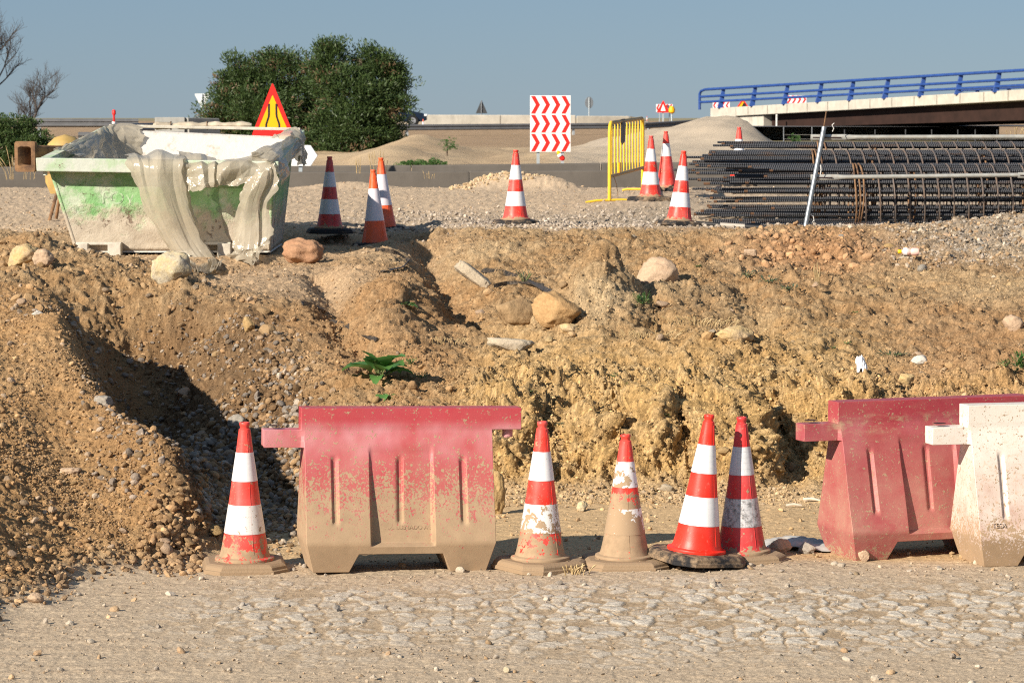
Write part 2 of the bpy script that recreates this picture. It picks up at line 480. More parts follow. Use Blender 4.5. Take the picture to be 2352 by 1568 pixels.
# the skip yard: trampled flat
yard = np.exp(-(((XX - px(430, 27.5)) / 2.2) ** 2 + ((YY - 28.0) / 2.4) ** 2) ** 2)
plateau = np.maximum(plateau, yard * .9)
shoulder = np.exp(-(((XX - px(640, 24)) / .75) ** 2 + ((YY - 24.6) / 1.7) ** 2) ** 2)
plateau = np.maximum(plateau, shoulder * .75)
leftface = sstep(420, 330, UXp) * sstep(23.5, 21, YY) * sstep(.03, .12, ZZ)
rough = (1 - road) * (1 - plateau * .88)
rough = np.maximum(rough, .0)
rough *= (1 - .78 * leftface)
face = sstep(.03, .12, ZZ) * sstep(.66, .5, ZZ) * sstep(1000, 1150, UXp) * sstep(20.2, 19.3, YY)   # yellow cut bank
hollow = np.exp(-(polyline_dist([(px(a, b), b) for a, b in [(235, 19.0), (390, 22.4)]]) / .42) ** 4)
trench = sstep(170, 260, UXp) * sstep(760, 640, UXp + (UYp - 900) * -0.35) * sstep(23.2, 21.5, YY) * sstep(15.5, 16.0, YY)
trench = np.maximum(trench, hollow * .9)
rightgrey = sstep(1900, 2250, UXp) * sstep(650, 560, UYp)

# flat table under big things
def flatten(X, Y, r, z, k=0.6):
    global ZZ, rough
    d = np.hypot(XX - X, YY - Y)
    w = sstep(r + k, r, d).astype(np.float32)
    ZZ = ZZ * (1 - w) + z * w
    rough = rough * (1 - .8 * sstep(r + k * .5, r, d))
for X, Y, r, z in FLAT_SPOTS: flatten(X, Y, r, z)
ZZ = ZZ.astype(np.float32)

# normals of the smooth relief
G = (len(Ys), NU)
def grid_normals(X, Y, Z):
    x = X.reshape(G); y = Y.reshape(G); z = Z.reshape(G)
    a = np.stack([np.gradient(x, axis=1), np.gradient(y, axis=1), np.gradient(z, axis=1)], -1)
    b = np.stack([np.gradient(x, axis=0), np.gradient(y, axis=0), np.gradient(z, axis=0)], -1)
    n = np.cross(a, b); n /= np.linalg.norm(n, axis=-1, keepdims=True) + 1e-9
    return n.reshape(-1, 3)
N0 = grid_normals(XX, YY, ZZ)
ZN = ZZ * 1.0
big = fbm(XX * 1.5, YY * 1.5, ZN * 1.5, 3, 3)
mid = fbm(XX * 4.3, YY * 4.3, ZN * 4.3, 4, 11, ridge=True) - .45
fine = fbm(XX * 17, YY * 17, ZN * 17, 4, 29, gain=.62)
w1 = fbm(XX * 9, YY * 9, ZN * 9, 2, 71) * .5
F1, F2, CID = worley(XX * 8.5 + w1, YY * 8.5 + w1, ZN * 8.5, 5)
clod = np.clip(.75 - F1, 0, 1) * (CID > .35) * (.35 + CID)
G1, G2, CID2 = worley(XX * 21 + w1, YY * 21, ZN * 21 - w1, 8)
E1, E2, CID3 = worley(XX * 47 + fine, YY * 40, ZN * 47, 9)
clod3 = np.clip(.7 - E1, 0, 1) * (CID3 > .25) * (.4 + CID3)
fine2 = fbm(XX * 38, YY * 38, ZN * 38, 3, 33, gain=.6)
clod2 = np.clip(.72 - G1, 0, 1) * (CID2 > .3) * (.3 + CID2)
def block(f, seed, wob):
    a, b, c = worley(XX * f + wob, YY * f * .95 - wob, ZN * f + wob * .6, seed)
    return (c - .38) * sstep(0, .16, b - a) + .25 * (c - .5)
B1 = block(8, 301, w1 * 1.0); B2 = block(19, 302, fine * .5); B3 = block(40, 303, fine2 * .5)
lump3 = fbm(XX * 2.6, YY * 2.6, ZN * 3.2, 3, 46); runs = fbm(XX * 3.6 + ZN * 1.5, YY * .5, ZN * 1.0, 3, 41, ridge=True) - .4         # vertical wash-outs on the cut face
disp = rough * (.085 * big + .06 * mid + .06 * lump3 + .016 * fine + .008 * fine2 + .036 * B1 * sstep(-.3, .25, big) + .011 * B2 + .005 * B3 + .034 * clod + .026 * clod2 + .014 * clod3)
disp += face * (.11 * runs + .14 * lump3 + .03 * mid + .016 * fine + .008 * fine2 + .030 * B1 + .012 * B2 + .006 * B3 + .024 * clod + .024 * clod2 + .013 * clod3)
disp += (1 - road) * plateau * (.008 * fine + .006 * fine2 + .008 * B2 + .008 * B3 + .014 * mid)
disp += leftface * (.006 * fine + .006 * fine2 + .008 * B2 + .006 * B3 + .010 * clod2 + .007 * clod3)
# the dried mud of the track: plates with open joints
wx = fbm(XX * 5, YY * 5, 0 * XX, 3, 51) * .5; wy = fbm(XX * 5, YY * 5, 0 * XX + 9, 3, 52) * .5
sz = 5.6 + 1.5 * fbm(XX * .5, YY * .5, 0 * XX, 2, 77)
R1, R2, RID = worley(XX * 11.0 + wx * 1.3, YY * 7.6 + wy * 1.3, 0 * XX + .5, 61)
edge = sstep(.03, .20, R2 - R1 + .09 * fine) * sstep(.05, .2, RID + .25 * mid)
pm = sstep(1315, 1370, UYp + 26 * big) * sstep(1545, 1450, UYp + 50 * big) * sstep(250, 650, UXp + 150 * big) * (.75 + .25 * sstep(1000, 1400, UXp)) * (1 - .35 * sstep(1750, 2300, UXp) * sstep(1400, 1500, UYp))
pm = np.clip(pm * track, 0, 1)
plate = edge * (.35 + .65 * sstep(.2, .8, RID + .2 * big))
disp += track * (.006 * big + .0035 * fine) + pm * (.010 * plate - .004 + .003 * fine + .001 * fine2)
streak = fbm(XX * 1.1, YY * 9, 0 * XX, 4, 91, gain=.6)
disp += road * (1 - pm) * (.008 * streak + .006 * fine + .006 * clod2 * sstep(-.2, .3, streak))
path = road * sstep(15.2, 15.5, YY)
disp += path * (.006 * mid)
disp = disp.astype(np.float32)
VX = XX + N0[:, 0] * disp; VY = YY + N0[:, 1] * disp; VZ = ZZ + N0[:, 2] * disp

# ---- colours of the soils (albedo; the trench tone also holds painted shade)
def c3(c): return np.array(c, np.float32)[None, :]
def lerp(a, b, t): return a + (b - a) * np.clip(t, 0, 1)[:, None]
SOIL_Y = c3((.50, .335, .15)); SOIL_B = c3((.36, .23, .118)); SOIL_D_SHADE = c3((.165, .103, .058)); GREY = c3((.36, .315, .26)); PALE = c3((.56, .44, .28)); RED = c3((.39, .22, .115)); DUST = c3((.46, .37, .27)); PLATE = c3((.54, .50, .44))
big2 = fbm(XX * .7, YY * .7, ZN * .7, 4, 101); sp = fbm(XX * 34, YY * 34, ZN * 34, 2, 131)
C = np.repeat(SOIL_B, len(XX), 0)
C = lerp(C, PALE * .9, sstep(-.05, .4, big2) * .5)
C = lerp(C, PALE * 1.02, np.exp(-(((UXp - 1385) / 80) ** 2 + ((UYp - 680) / 60) ** 2)) * .8)
yel = sstep(960, 1200, UXp) * sstep(2150, 1900, UXp) * sstep(700, 860, UYp)
C = lerp(C, SOIL_Y, yel * .85)
C = lerp(C, SOIL_Y, face * .9)
C = lerp(C, PALE, sstep(.05, .4, mid + .3 * sp) * .28 * (1 - road))
C = lerp(C, RED, np.exp(-(((UXp - 1850) / 190) ** 2 + ((UYp - 585) / 55) ** 2)) * .9)
C = lerp(C, RED * .95, sstep(1850, 2200, UXp) * sstep(650, 760, UYp) * .35)
C = lerp(C, GREY, rightgrey * .75)
C = lerp(C, SOIL_D_SHADE, trench * .85)  # dark brown soil, with the shade of the hollow painted into it
C = lerp(C, SOIL_B * c3((1.05, 1.0, .92)), leftface * .6)
C = lerp(C, RED * c3((.95, .98, .95)), sstep(330, 150, np.hypot(UXp - 880, (UYp - 760) * 1.6)) * .4)
plc = lerp(np.repeat(c3((.55, .44, .325)), len(XX), 0), c3((.46, .37, .275)), sstep(-.15, .25, streak + .5 * big2) * .7)
plc = lerp(plc, GREY * .85, np.exp(-((YY - 31.0) / 1.5) ** 2) * sstep(620, 900, UXp) * .5)
plc = lerp(plc, GREY * .95, sstep(1300, 1500, UXp) * sstep(41, 38, YY) * .6)
C = lerp(C, plc, plateau * .85)
C = lerp(C, SOIL_B * 1.05, yard * .5 + shoulder * .3)
roadc = lerp(np.repeat(c3((.48, .385, .27)), len(XX), 0), c3((.36, .26, .165)), sstep(-.1, .3, streak + .5 * fine))
C = lerp(C, roadc, road)
C = lerp(C, c3((.52, .37, .21)), path * .85)
C = lerp(C, c3((.47, .385, .29)), track * .75)
C = lerp(C, PLATE, pm * plate * 1.0)
C = lerp(C, c3((.37, .28, .185)), pm * (1 - edge) * .9)
C *= (1 + .20 * sp + .12 * fine + .16 * fine2)[:, None]
C *= (1 + (rough + face * .8)[:, None] * .5 * (np.random.RandomState(1).rand(len(XX))[:, None] - .5))
C = np.clip(C, .03, .8)

ii = np.arange(G[0] * G[1]).reshape(G)
quads = np.stack([ii[:-1, :-1], ii[:-1, 1:], ii[1:, 1:], ii[1:, :-1]], -1).reshape(-1, 4)
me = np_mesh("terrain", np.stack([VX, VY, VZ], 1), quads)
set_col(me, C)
set_col(me, np.repeat(np.clip(.28 + .95 * (rough + face) + .2 * leftface, 0, 1)[:, None], 3, 1), 'Grain')
ms = NT("soil", 0.96, spec=0.12)
gc = ms.new('ShaderNodeNewGeometry').outputs['Position']
nf = ms.noise(60, 6, .7, gc); nb = ms.noise(160, 3, .7, gc)
ms.base(ms.mix(1.0, ms.attr(), ms.mix(ms.rng(nf, .32, .68), (.62, .60, .57), (1.32, 1.3, 1.26)), 'MULTIPLY'))
ms.bump(ms.math('MULTIPLY', ms.math('ADD', nf, ms.math('MULTIPLY', nb, .5)), ms.attr('Grain')), 1.0, .018)
SOIL = ms.m
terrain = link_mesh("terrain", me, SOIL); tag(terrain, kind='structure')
VUX, VUY = project_all(VX, VY, VZ)
VUXg = VUX.reshape(G); VUYg = VUY.reshape(G); VZg = VZ.reshape(G); VXg = VX.reshape(G); VYg = VY.reshape(G)

def at(ux, uy):
    """the visible ground point at a reading position"""
    j = int(np.clip((((ux / K - 512) / FPX) + .215) / .43 * (NU - 1), 0, NU - 1))
    for _ in range(2):
        col = VUYg[:, j]
        k = np.argmax(col <= uy)
        err = ux - VUXg[k, j]
        j = int(np.clip(j + err / K / FPX / .43 * (NU - 1), 0, NU - 1))
    return Vector((VXg[k, j], VYg[k, j], VZg[k, j]))
def gz(X, Y):
    """ground height under a plan position"""
    i = int(np.clip(np.searchsorted(Ys, Y), 0, len(Ys) - 1)); j = int(np.clip((X / Y + .215) / .43 * (NU - 1), 0, NU - 1))
    return float(VZg[i, j])
# ------------------------------------------------------------------ ground out to the horizon, and the rise behind the road
gx = np.linspace(-60, 70, 420); gy = np.concatenate([np.linspace(46.2, 115, 300), np.geomspace(116, 400, 120)])
X2, Y2 = np.meshgrid(gx, gy); X2 = X2.ravel(); Y2 = Y2.ravel()
Z2 = np.interp(Y2, [46.2, 47, 52.5, 54, 57, 62, 100, 148, 160, 168, 400], [.62, .66, .66, .72, 1.0, 1.12, 1.18, 1.26, 1.40, 1.78, 1.84])
u2 = (X2 / Y2 * FPX + 512) * K
bank = sstep(54, 58, Y2) * sstep(120, 100, Y2)
nb_ = fbm(X2 * .45, Y2 * .22, 0 * X2, 5, 201)
nb2 = fbm(X2 * .14, Y2 * .05, 0 * X2, 3, 205)
nb3 = fbm(X2 * 1.5, Y2 * .7, 0 * X2, 4, 211, ridge=True) - .45
Z2 = Z2 + bank * (.30 * nb_ + .28 * nb2 + .16 * nb3 * sstep(105, 70, Y2) - .02)
# broken bank beside the pine and the pale spoil heap in front of the bridge
for ux, Y, rx, ry, h in [(950, 88, 1.3, 4, .5), (900, 80, 1.2, 4, .45), (1240, 70, 1.2, 3, .16), (1060, 66, 1.2, 2, .12), (1150, 64, .5, 1.2, -.2), (1180, 65, .4, 1.2, .18), (1300, 96, 2.5, 6, .12), (600, 75, 6, 6, -.1)]:
    Z2 = Z2 + h * np.exp(-((X2 - px(ux, Y)) / rx) ** 2 - ((Y2 - Y) / ry) ** 2)
hz = np.interp(u2, [1280, 1330, 1400, 1500, 1600, 1680, 1720, 1760, 1810], [0, .08, .36, .68, 1.02, 1.08, .84, .40, 0])
hz = hz * np.exp(-((Y2 - 101) / 8.0) ** 4)
Z2 = Z2 + hz * (1 + .10 * nb_ + .07 * nb3)
under = sstep(px(1800, 140) - 2, px(1800, 140) + 3, X2) * sstep(120, 135, Y2) * sstep(215, 200, Y2)      # hollow below the bridge
Z2 = Z2 - under * .9
heap = sstep(0, .15, hz)
pale = sstep(56, 57, Y2) * sstep(118, 105, Y2)
C2 = np.repeat(c3((.36, .26, .17)), len(X2), 0)                       # dry brown verge
C2 = lerp(C2, c3((.50, .39, .26)), pale * (.5 + .5 * sstep(-.2, .25, nb_)))
C2 = lerp(C2, c3((.49, .42, .335)), np.maximum(heap, sstep(1250, 1330, u2) * pale * .8))
C2 = lerp(C2, c3((.30, .21, .14)), sstep(.15, .35, nb2 + .4 * nb_) * sstep(75, 110, Y2) * sstep(175, 165, Y2) * sstep(1300, 1200, u2) * .6)
C2 = lerp(C2, c3((.13, .15, .06)), sstep(56, 58, Y2) * sstep(64, 61, Y2) * sstep(890, 940, u2) * sstep(1030, 1000, u2) * .0)
C2 = lerp(C2, c3((.22, .215, .21)), sstep(53, 52, Y2))
C2 *= (1 + .22 * fbm(X2 * 3, Y2 * 1.2, 0 * X2, 3, 301))[:, None]
g2 = (len(gy), len(gx)); i2 = np.arange(g2[0] * g2[1]).reshape(g2)
q2 = np.stack([i2[:-1, :-1], i2[:-1, 1:], i2[1:, 1:], i2[1:, :-1]], -1).reshape(-1, 4)
me = np_mesh("hills", np.stack([X2, Y2, Z2], 1), q2); set_col(me, np.clip(C2, .03, .8)); set_col(me, np.full((len(X2), 3), .8), 'Grain')
far_ground = link_mesh("far_terrain", me, SOIL); tag(far_ground, kind='structure')
def fz(X, Y):
    i = int(np.clip(np.searchsorted(gy, Y), 0, len(gy) - 1)); j = int(np.clip(np.searchsorted(gx, X), 0, len(gx) - 1))
    return float(Z2.reshape(g2)[i, j])
# wide plain under and beyond everything
plain_m = NT("plain_soil", .97, spec=.1)
f = plain_m.noise(.02, 6)
plain_m.base(plain_m.mix(plain_m.rng(f, .35, .65), (.30, .24, .16), (.24, .23, .13)))
gm = MB(); xs = [-3000, -400, -60, 70, 400, 3000]
o = np_mesh("ground", [(-4000, -300, -.12), (4000, -300, -.12), (4000, 11.6, -.12), (-4000, 11.6, -.12), (-4000, 44, -.1), (4000, 44, -.1), (-4000, 170, 1.0), (4000, 170, 1.0), (-4000, 5000, 1.6), (4000, 5000, 1.6)],
            [(0, 1, 2, 3), (3, 2, 5, 4), (4, 5, 7, 6), (6, 7, 9, 8)], False)
ground = link_mesh("ground", o, plain_m.m); tag(ground, kind='structure')
# side banks of the works, out of the picture, so that the site does not end at its edge
for sgn in (-1, 1):
    yy = np.linspace(11.2, 46.4, 90); tt = np.linspace(0, 1, 26)
    A, B = np.meshgrid(yy, tt, indexing='ij')
    xe = sgn * .2146 * A
    zc = np.array([gz(sgn * .2145 * y, y) for y in yy])
    k_ = np.ones(7) / 7; zc = np.convolve(np.pad(zc, 3, mode='edge'), k_, 'valid')
    Xs = xe + sgn * B * 14
    Zs = zc[:, None] * (1 - .1 * B) - .03 + .10 * fbm(Xs.ravel() * 1.2, A.ravel() * 1.2, 0 * A.ravel(), 4, 401).reshape(A.shape) * sstep(0, .1, B)
    gi = np.arange(A.size).reshape(A.shape)
    qs = np.stack([gi[:-1, :-1], gi[1:, :-1], gi[1:, 1:], gi[:-1, 1:]], -1).reshape(-1, 4)
    if sgn < 0: qs = qs[:, ::-1]
    me = np_mesh("side_terrain", np.stack([Xs.ravel(), A.ravel(), Zs.ravel()], 1), qs); set_col(me, np.repeat(SOIL_B, A.size, 0)); set_col(me, np.full((A.size, 3), .8), 'Grain')
    tag(link_mesh("side_terrain", me, SOIL), kind='structure')

# ------------------------------------------------------------------ loose stones and clods
def ico(sub):
    import bmesh
    bm = bmesh.new(); bmesh.ops.create_icosphere(bm, subdivisions=sub, radius=1.0)
    v = np.array([x.co[:] for x in bm.verts], np.float32); f = np.array([[y.index for y in x.verts] for x in bm.faces], np.int32)
    bm.free(); return v, f
ICO = {k: ico(k) for k in (1, 2, 3, 4)}
def stone_shape(seed, sub, kind='clod'):
    v, f = ICO[sub]; rs = np.random.RandomState(seed)
    v = v.copy()
    if kind == 'clod':
        d = 1 + .7 * fbm(v[:, 0] * 1.3 + seed, v[:, 1] * 1.3, v[:, 2] * 1.3, 3 if sub < 3 else 5, seed, gain=.6)
        v *= d[:, None]
        for _ in range(6):
            n = rs.normal(size=3); n /= np.linalg.norm(n); lim = rs.uniform(.45, .75)
            over = np.maximum(v @ n - lim, 0); v -= over[:, None] * n[None, :] * .85
    else:
        v *= (1 + .22 * fbm(v[:, 0] + seed, v[:, 1], v[:, 2], 2, seed))[:, None]
    v *= np.array([rs.uniform(.8, 1.25), rs.uniform(.7, 1.1), rs.uniform(.5, .85)])[None, :]
    return v.astype(np.float32), f
rng_ = np.random.RandomState(3)
def rot_mats(n, tilt=.6):
    a = rng_.uniform(0, 2 * np.pi, n); b = rng_.normal(0, tilt, n); c = rng_.normal(0, tilt, n)
    ca, sa, cb, sb, cc, sc = np.cos(a), np.sin(a), np.cos(b), np.sin(b), np.cos(c), np.sin(c)
    o = np.zeros(n); e = np.ones(n)
    Rz = np.stack([ca, -sa, o, sa, ca, o, o, o, e], 1).reshape(n, 3, 3)
    Rx = np.stack([e, o, o, o, cb, -sb, o, sb, cb], 1).reshape(n, 3, 3)
    Ry = np.stack([cc, o, sc, o, e, o, -sc, o, cc], 1).reshape(n, 3, 3)
    return (Rz @ Rx @ Ry).astype(np.float32)
stone_mat = NT("stone", .9, spec=.2)
gp = stone_mat.new('ShaderNodeNewGeometry').outputs['Position']
nf = stone_mat.noise(90, 5, .7, gp)
stone_mat.base(stone_mat.mix(1.0, stone_mat.attr(), stone_mat.mix(stone_mat.rng(nf, .3, .7), (.72, .70, .68), (1.2, 1.18, 1.15)), 'MULTIPLY'))
stone_mat.bump(nf, .5, .008)
STONE = stone_mat.m
shapes1 = [stone_shape(s, 1, 'clod') for s in range(8)] + [stone_shape(s + 50, 1, 'pebble') for s in range(4)]
shapes2 = [stone_shape(s, 2, 'clod') for s in range(10)] + [stone_shape(s + 50, 2, 'pebble') for s in range(10)]
def scatter(w, n, smin, smax, power, shapes, colours, cvar=.2, sink=.35, tint=.5):
    """n stones on random sheet vertices with weight w; returns verts, faces, colours"""
    p = np.clip(w, 0, None).astype(np.float64); p /= p.sum()
    idx = rng_.choice(len(p), n, p=p)
    s = smin * (smax / smin) ** (rng_.uniform(0, 1, n) ** power)
    R = rot_mats(n)
    pos = np.stack([VX[idx], VY[idx], VZ[idx]], 1).astype(np.float32)
    pos[:, 0] += rng_.normal(0, .01, n); pos += N0[idx] * (s * (1 - 2 * sink) * .5)[:, None]
    cols = np.array(colours, np.float32)[rng_.randint(0, len(colours), n)]
    cols = cols * (1 - tint) + np.clip(C[idx], 0, 1) * tint
    cols = np.clip(cols * (1 - .14 * (tint > .5)) * (1 + rng_.normal(0, cvar, n))[:, None], .02, .75)
    V, F, CC, b = [], [], [], 0
    k = rng_.randint(0, len(shapes), n)
    for q in range(len(shapes)):
        m = np.where(k == q)[0]
        if not len(m): continue
        sv, sf = shapes[q]
        vv = np.einsum('nij,vj->nvi', R[m], sv) * s[m][:, None, None] + pos[m][:, None, :]
        V.append(vv.reshape(-1, 3)); F.append((sf[None] + (b + np.arange(len(m)) * len(sv))[:, None, None]).reshape(-1, 3))
        CC.append(np.repeat(cols[m], len(sv), 0)); b += len(m) * len(sv)
    return np.concatenate(V), np.concatenate(F), np.concatenate(CC)
def merge(parts):
    V, F, Cc, b = [], [], [], 0
    for v, f, c in parts:
        V.append(v); F.append(f + b); Cc.append(c); b += len(v)
    return np.concatenate(V), np.concatenate(F), np.concatenate(Cc)
BR = [(.30, .19, .10), (.36, .24, .13), (.24, .155, .085), (.42, .295, .165)]
GR = [(.34, .31, .27), (.27, .25, .23), (.42, .38, .32), (.22, .21, .2), (.48, .43, .36)]
YE = [(.50, .37, .19), (.44, .31, .16), (.53, .43, .29), (.38, .27, .16), (.30, .28, .25)]
slope_w = rough * (1 - face * .6) * (YY < 30)
inpic = (np.abs(UU) < .18)
fore = sstep(430, 640, UXp) * 0 + 1
dens = 1.0 / YY ** 0.5
trw = trench * (YY > 15.3)
lump = sstep(.1, .5, fbm(XX * 1.1, YY * 1.1, 0 * XX, 3, 501) + .25)
parts = [
    scatter(inpic * slope_w * (.3 + lump), 70000, .003, .015, 2.2, shapes1, YE[:3] + BR, .2, .25, .8),
    scatter(inpic * slope_w * lump * (1 - leftface * .4), 500, .016, .040, 1.9, shapes2, YE + BR, .2, .4, .6),
    scatter(inpic * trw * (.3 + lump), 9000, .006, .030, 1.6, shapes2, GR[:2] + GR[3:4] + BR[:3], .25, .25, .3),
    scatter(inpic * trw * sstep(16.2, 16.8, YY) * sstep(20.5, 19, YY) * sstep(330, 420, UXp), 3500, .012, .036, 1.5, shapes2, GR[:2] + GR[3:4] + BR[:3], .25, .2, .25),
    scatter(inpic * leftface * (.3 + lump), 26000, .003, .012, 2.2, shapes1, BR + GR[:1], .18, .3, .75),
    scatter(inpic * leftface, 500, .012, .03, 1.8, shapes2, BR + GR[:2], .2, .4, .5),
    scatter(inpic * face, 16000, .0035, .016, 2.2, shapes1, YE[:3] + BR[1:2], .2, .25, .8),
    scatter(inpic * sstep(330, 380, UXp) * sstep(480, 430, UXp) * sstep(1080, 1150, UYp) * sstep(1330, 1290, UYp), 1300, .007, .031, 1.7, shapes2, BR[:3], .22, .25, .12),
    scatter(inpic * sstep(-20, 20, UXp) * sstep(420, 330, UXp) * sstep(.001, .02, ZZ) * sstep(.16, .06, ZZ), 800, .006, .028, 1.9, shapes2, BR[:3], .22, .3, .15),
    scatter(inpic * track * (.15 + sstep(-.1, .3, streak)) * (1 - .5 * pm), 3600, .003, .012, 2.2, shapes1, GR[:3] + BR[:2], .2, .25, .65),
    scatter(inpic * track * (1 - pm), 130, .012, .026, 1.5, shapes2, GR + BR[:2], .15, .2, .3),
    scatter(inpic * path * sstep(880, 1000, UXp), 700, .005, .022, 1.8, shapes1, YE + BR, .2, .2, .5),
    scatter(inpic * path * sstep(18.6, 18.1, YY) * sstep(17.4, 18.1, YY) * sstep(1000, 1200, UXp), 2200, .005, .022, 2.0, shapes1, YE, .2, .25, .6),
    scatter(inpic * plateau * (YY < 44) * (.3 + sstep(-.2, .2, streak)) , 9000, .005, .022, 2.2, shapes1, BR[:2] + [(.5, .42, .32), (.42, .37, .3)], .18, .25, .7),
    scatter(inpic * plateau * np.exp(-((YY - 31.2) / 1.6) ** 2) * sstep(700, 900, UXp), 5000, .01, .032, 1.5, shapes1, [(.34, .31, .28), (.42, .38, .34), (.28, .26, .24)], .2, .25, .35),
    scatter(inpic * rightgrey * slope_w, 7000, .005, .032, 2.1, shapes1, GR + BR, .2, .3, .35),
    scatter(inpic * sstep(41, 41.6, YY) * sstep(43.6, 43.2, YY) * sstep(1020, 1090, UXp) * sstep(1300, 1260, UXp), 900, .012, .045, 1.8, shapes2, YE[:3], .15, .2, .5),
    scatter(inpic * sstep(.2, .6, np.exp(-(((UXp - 1850) / 190) ** 2 + ((UYp - 585) / 55) ** 2))), 900, .010, .05, 2.0, shapes2, [(.40, .24, .13), (.44, .28, .16), (.36, .22, .12)], .15, .35, .4),
    scatter(inpic * np.exp(-(((UXp - 60) / 130) ** 2 + ((UYp - 590) / 55) ** 2)), 600, .01, .045, 2.0, shapes2, BR, .15, .3, .4),
    scatter(inpic * sstep(150, 260, UXp) * sstep(820, 700, UXp) * np.exp(-((UYp - 650 - (UXp - 300) * .45) / 60) ** 2), 500, .008, .04, 1.9, shapes2, BR + GR[:1], .2, .35, .6),
]
v, f, c_ = merge(parts)
me = np_mesh("gravel", v, f, False); set_col(me, c_)
gravel = link_mesh("gravel", me, STONE); tag(gravel, kind='stuff')
# ------------------------------------------------------------------ traffic cones
def cone_plastic(name, col, mud_lo=0.0, mud_hi=0.0, speck=.3, faded=.15, mudside=0.0):
    """painted plastic with dried mud that thins out between two heights"""
    n = NT(name, .42, spec=.4)
    f = n.rng(n.noise(7, 4), .35, .7)
    c = n.mix(f, col, tuple(min(1, v * (1 - faded) + faded * .5) for v in col))
    sc = n.rng(n.noise(55, 3, .6, n.scale(n.coord(), (1, 1, .35))), .62, .72)
    c = n.mix(n.math('MULTIPLY', sc, .25), c, (.6, .35, .28))
    z = n.z()
    if mudside: z = n.math('SUBTRACT', z, n.math('MULTIPLY', n.z('X'), mudside))
    lvl = n.rng(z, mud_lo, max(mud_hi, mud_lo + .02), 1.0, 0.0)
    nz = n.math('ADD', n.math('MULTIPLY', n.noise(24, 4, .65), .75), n.math('MULTIPLY', n.noise(95, 3, .6), .25))
    thr = n.math('ADD', n.math('MULTIPLY', lvl, .62), -.02)
    nz = n.math('MULTIPLY_ADD', nz, 2.6, -.8)
    m1 = n.rng(n.math('ADD', nz, thr), .72, .80) if mud_hi > 0 else n.math('MULTIPLY', nz, 0)
    sp = n.math('MULTIPLY', n.rng(n.noise(130, 2, .5), .68, .72), speck)
    m = n.math('MAXIMUM', m1, sp)
    mc = n.mix(n.rng(n.noise(30, 3), .3, .7), tuple(v * .85 for v in MUD), tuple(v * 1.1 for v in MUD))
    n.base(n.mix(m, c, mc)); n.rough(n.rng(m, 0, 1, .42, .95))
    n.bump(n.math('ADD', m, n.math('MULTIPLY', n.noise(110, 3), .3)), .3, .004)
    return n.m
def cone_band(name, col=(.78, .78, .80), mud_lo=0.0, mud_hi=0.0, speck=.3, rings=.12, dark=0.0, mudside=0.0):
    n = NT(name, .35, spec=.5)
    # honeycomb of the reflective film: circles wrapped round the cone
    sx = n.new('ShaderNodeSeparateXYZ'); n.t.links.new(n.tc.outputs['Object'], sx.inputs[0])
    ang = n.math('ARCTAN2', sx.outputs['Y'], sx.outputs['X'])
    cx = n.new('ShaderNodeCombineXYZ'); n.set(cx.inputs[0], n.math('MULTIPLY', ang, 3.2)); n.set(cx.inputs[1], n.math('MULTIPLY', sx.outputs['Z'], 34.0))
    v = n.new('ShaderNodeTexVoronoi'); v.feature = 'DISTANCE_TO_EDGE'; v.voronoi_dimensions = '2D'; v.inputs['Scale'].default_value = 1.0; v.inputs['Randomness'].default_value = .12
    n.t.links.new(cx.outputs[0], v.inputs['Vector'])
    line = n.rng(v.outputs['Distance'], .02, .06, 1, 0)
    c = n.mix(n.math('MULTIPLY', line, rings), col, (.35, .35, .38))
    c = n.mix(n.rng(n.noise(10, 3), .4, .75, 0, .3), c, tuple(v_ * .78 for v_ in col))
    if dark:
        dk = n.math('MULTIPLY', n.rng(n.noise(45, 5, .75), .46, .62), dark)
        c = n.mix(dk, c, (.07, .065, .06))
    z = n.z()
    if mudside: z = n.math('SUBTRACT', z, n.math('MULTIPLY', n.z('X'), mudside))
    lvl = n.rng(z, mud_lo, max(mud_hi, mud_lo + .02), 1.0, 0.0)
    nz = n.math('ADD', n.math('MULTIPLY', n.noise(24, 4, .65), .75), n.math('MULTIPLY', n.noise(95, 3, .6), .25))
    nz = n.math('MULTIPLY_ADD', nz, 2.6, -.8)
    m1 = n.rng(n.math('ADD', nz, n.math('ADD', n.math('MULTIPLY', lvl, .62), -.02)), .72, .79) if mud_hi > 0 else n.math('MULTIPLY', nz, 0)
    sp = n.math('MULTIPLY', n.rng(n.noise(120, 2, .5), .66, .70), speck)
    m = n.math('MAXIMUM', m1, sp)
    n.base(n.mix(m, c, MUD)); n.rough(n.rng(m, 0, 1, .32, .95))
    n.bump(n.math('ADD', m, n.math('MULTIPLY', n.noise(18, 2), .5)), .2, .004)
    return n.m
def rubber(name, mud=.5):
    n = NT(name, .75, spec=.25)
    f = n.rng(n.noise(9, 6, .7), .62 - mud * .5, .80 - mud * .5)
    n.base(n.mix(f, (.022, .022, .024), tuple(v * .82 for v in MUD))); n.bump(n.noise(70, 5, .7), .5, .006)
    return n.m
ORANGE_RED = (.78, .035, .018); DULL_RED = (.52, .03, .028); ORANGE = (.85, .10, .012)
PROF = [(.128, .062), (.124, .085), (.116, .12), (.104, .19), (.0815, .335), (.065, .455), (.0437, .60), (.031, .705), (.0285, .718), (.023, .722)]
def rad(z):
    zs = [p[1] for p in PROF[:9]]; rs = [p[0] for p in PROF[:9]]
    return float(np.interp(z, zs, rs))
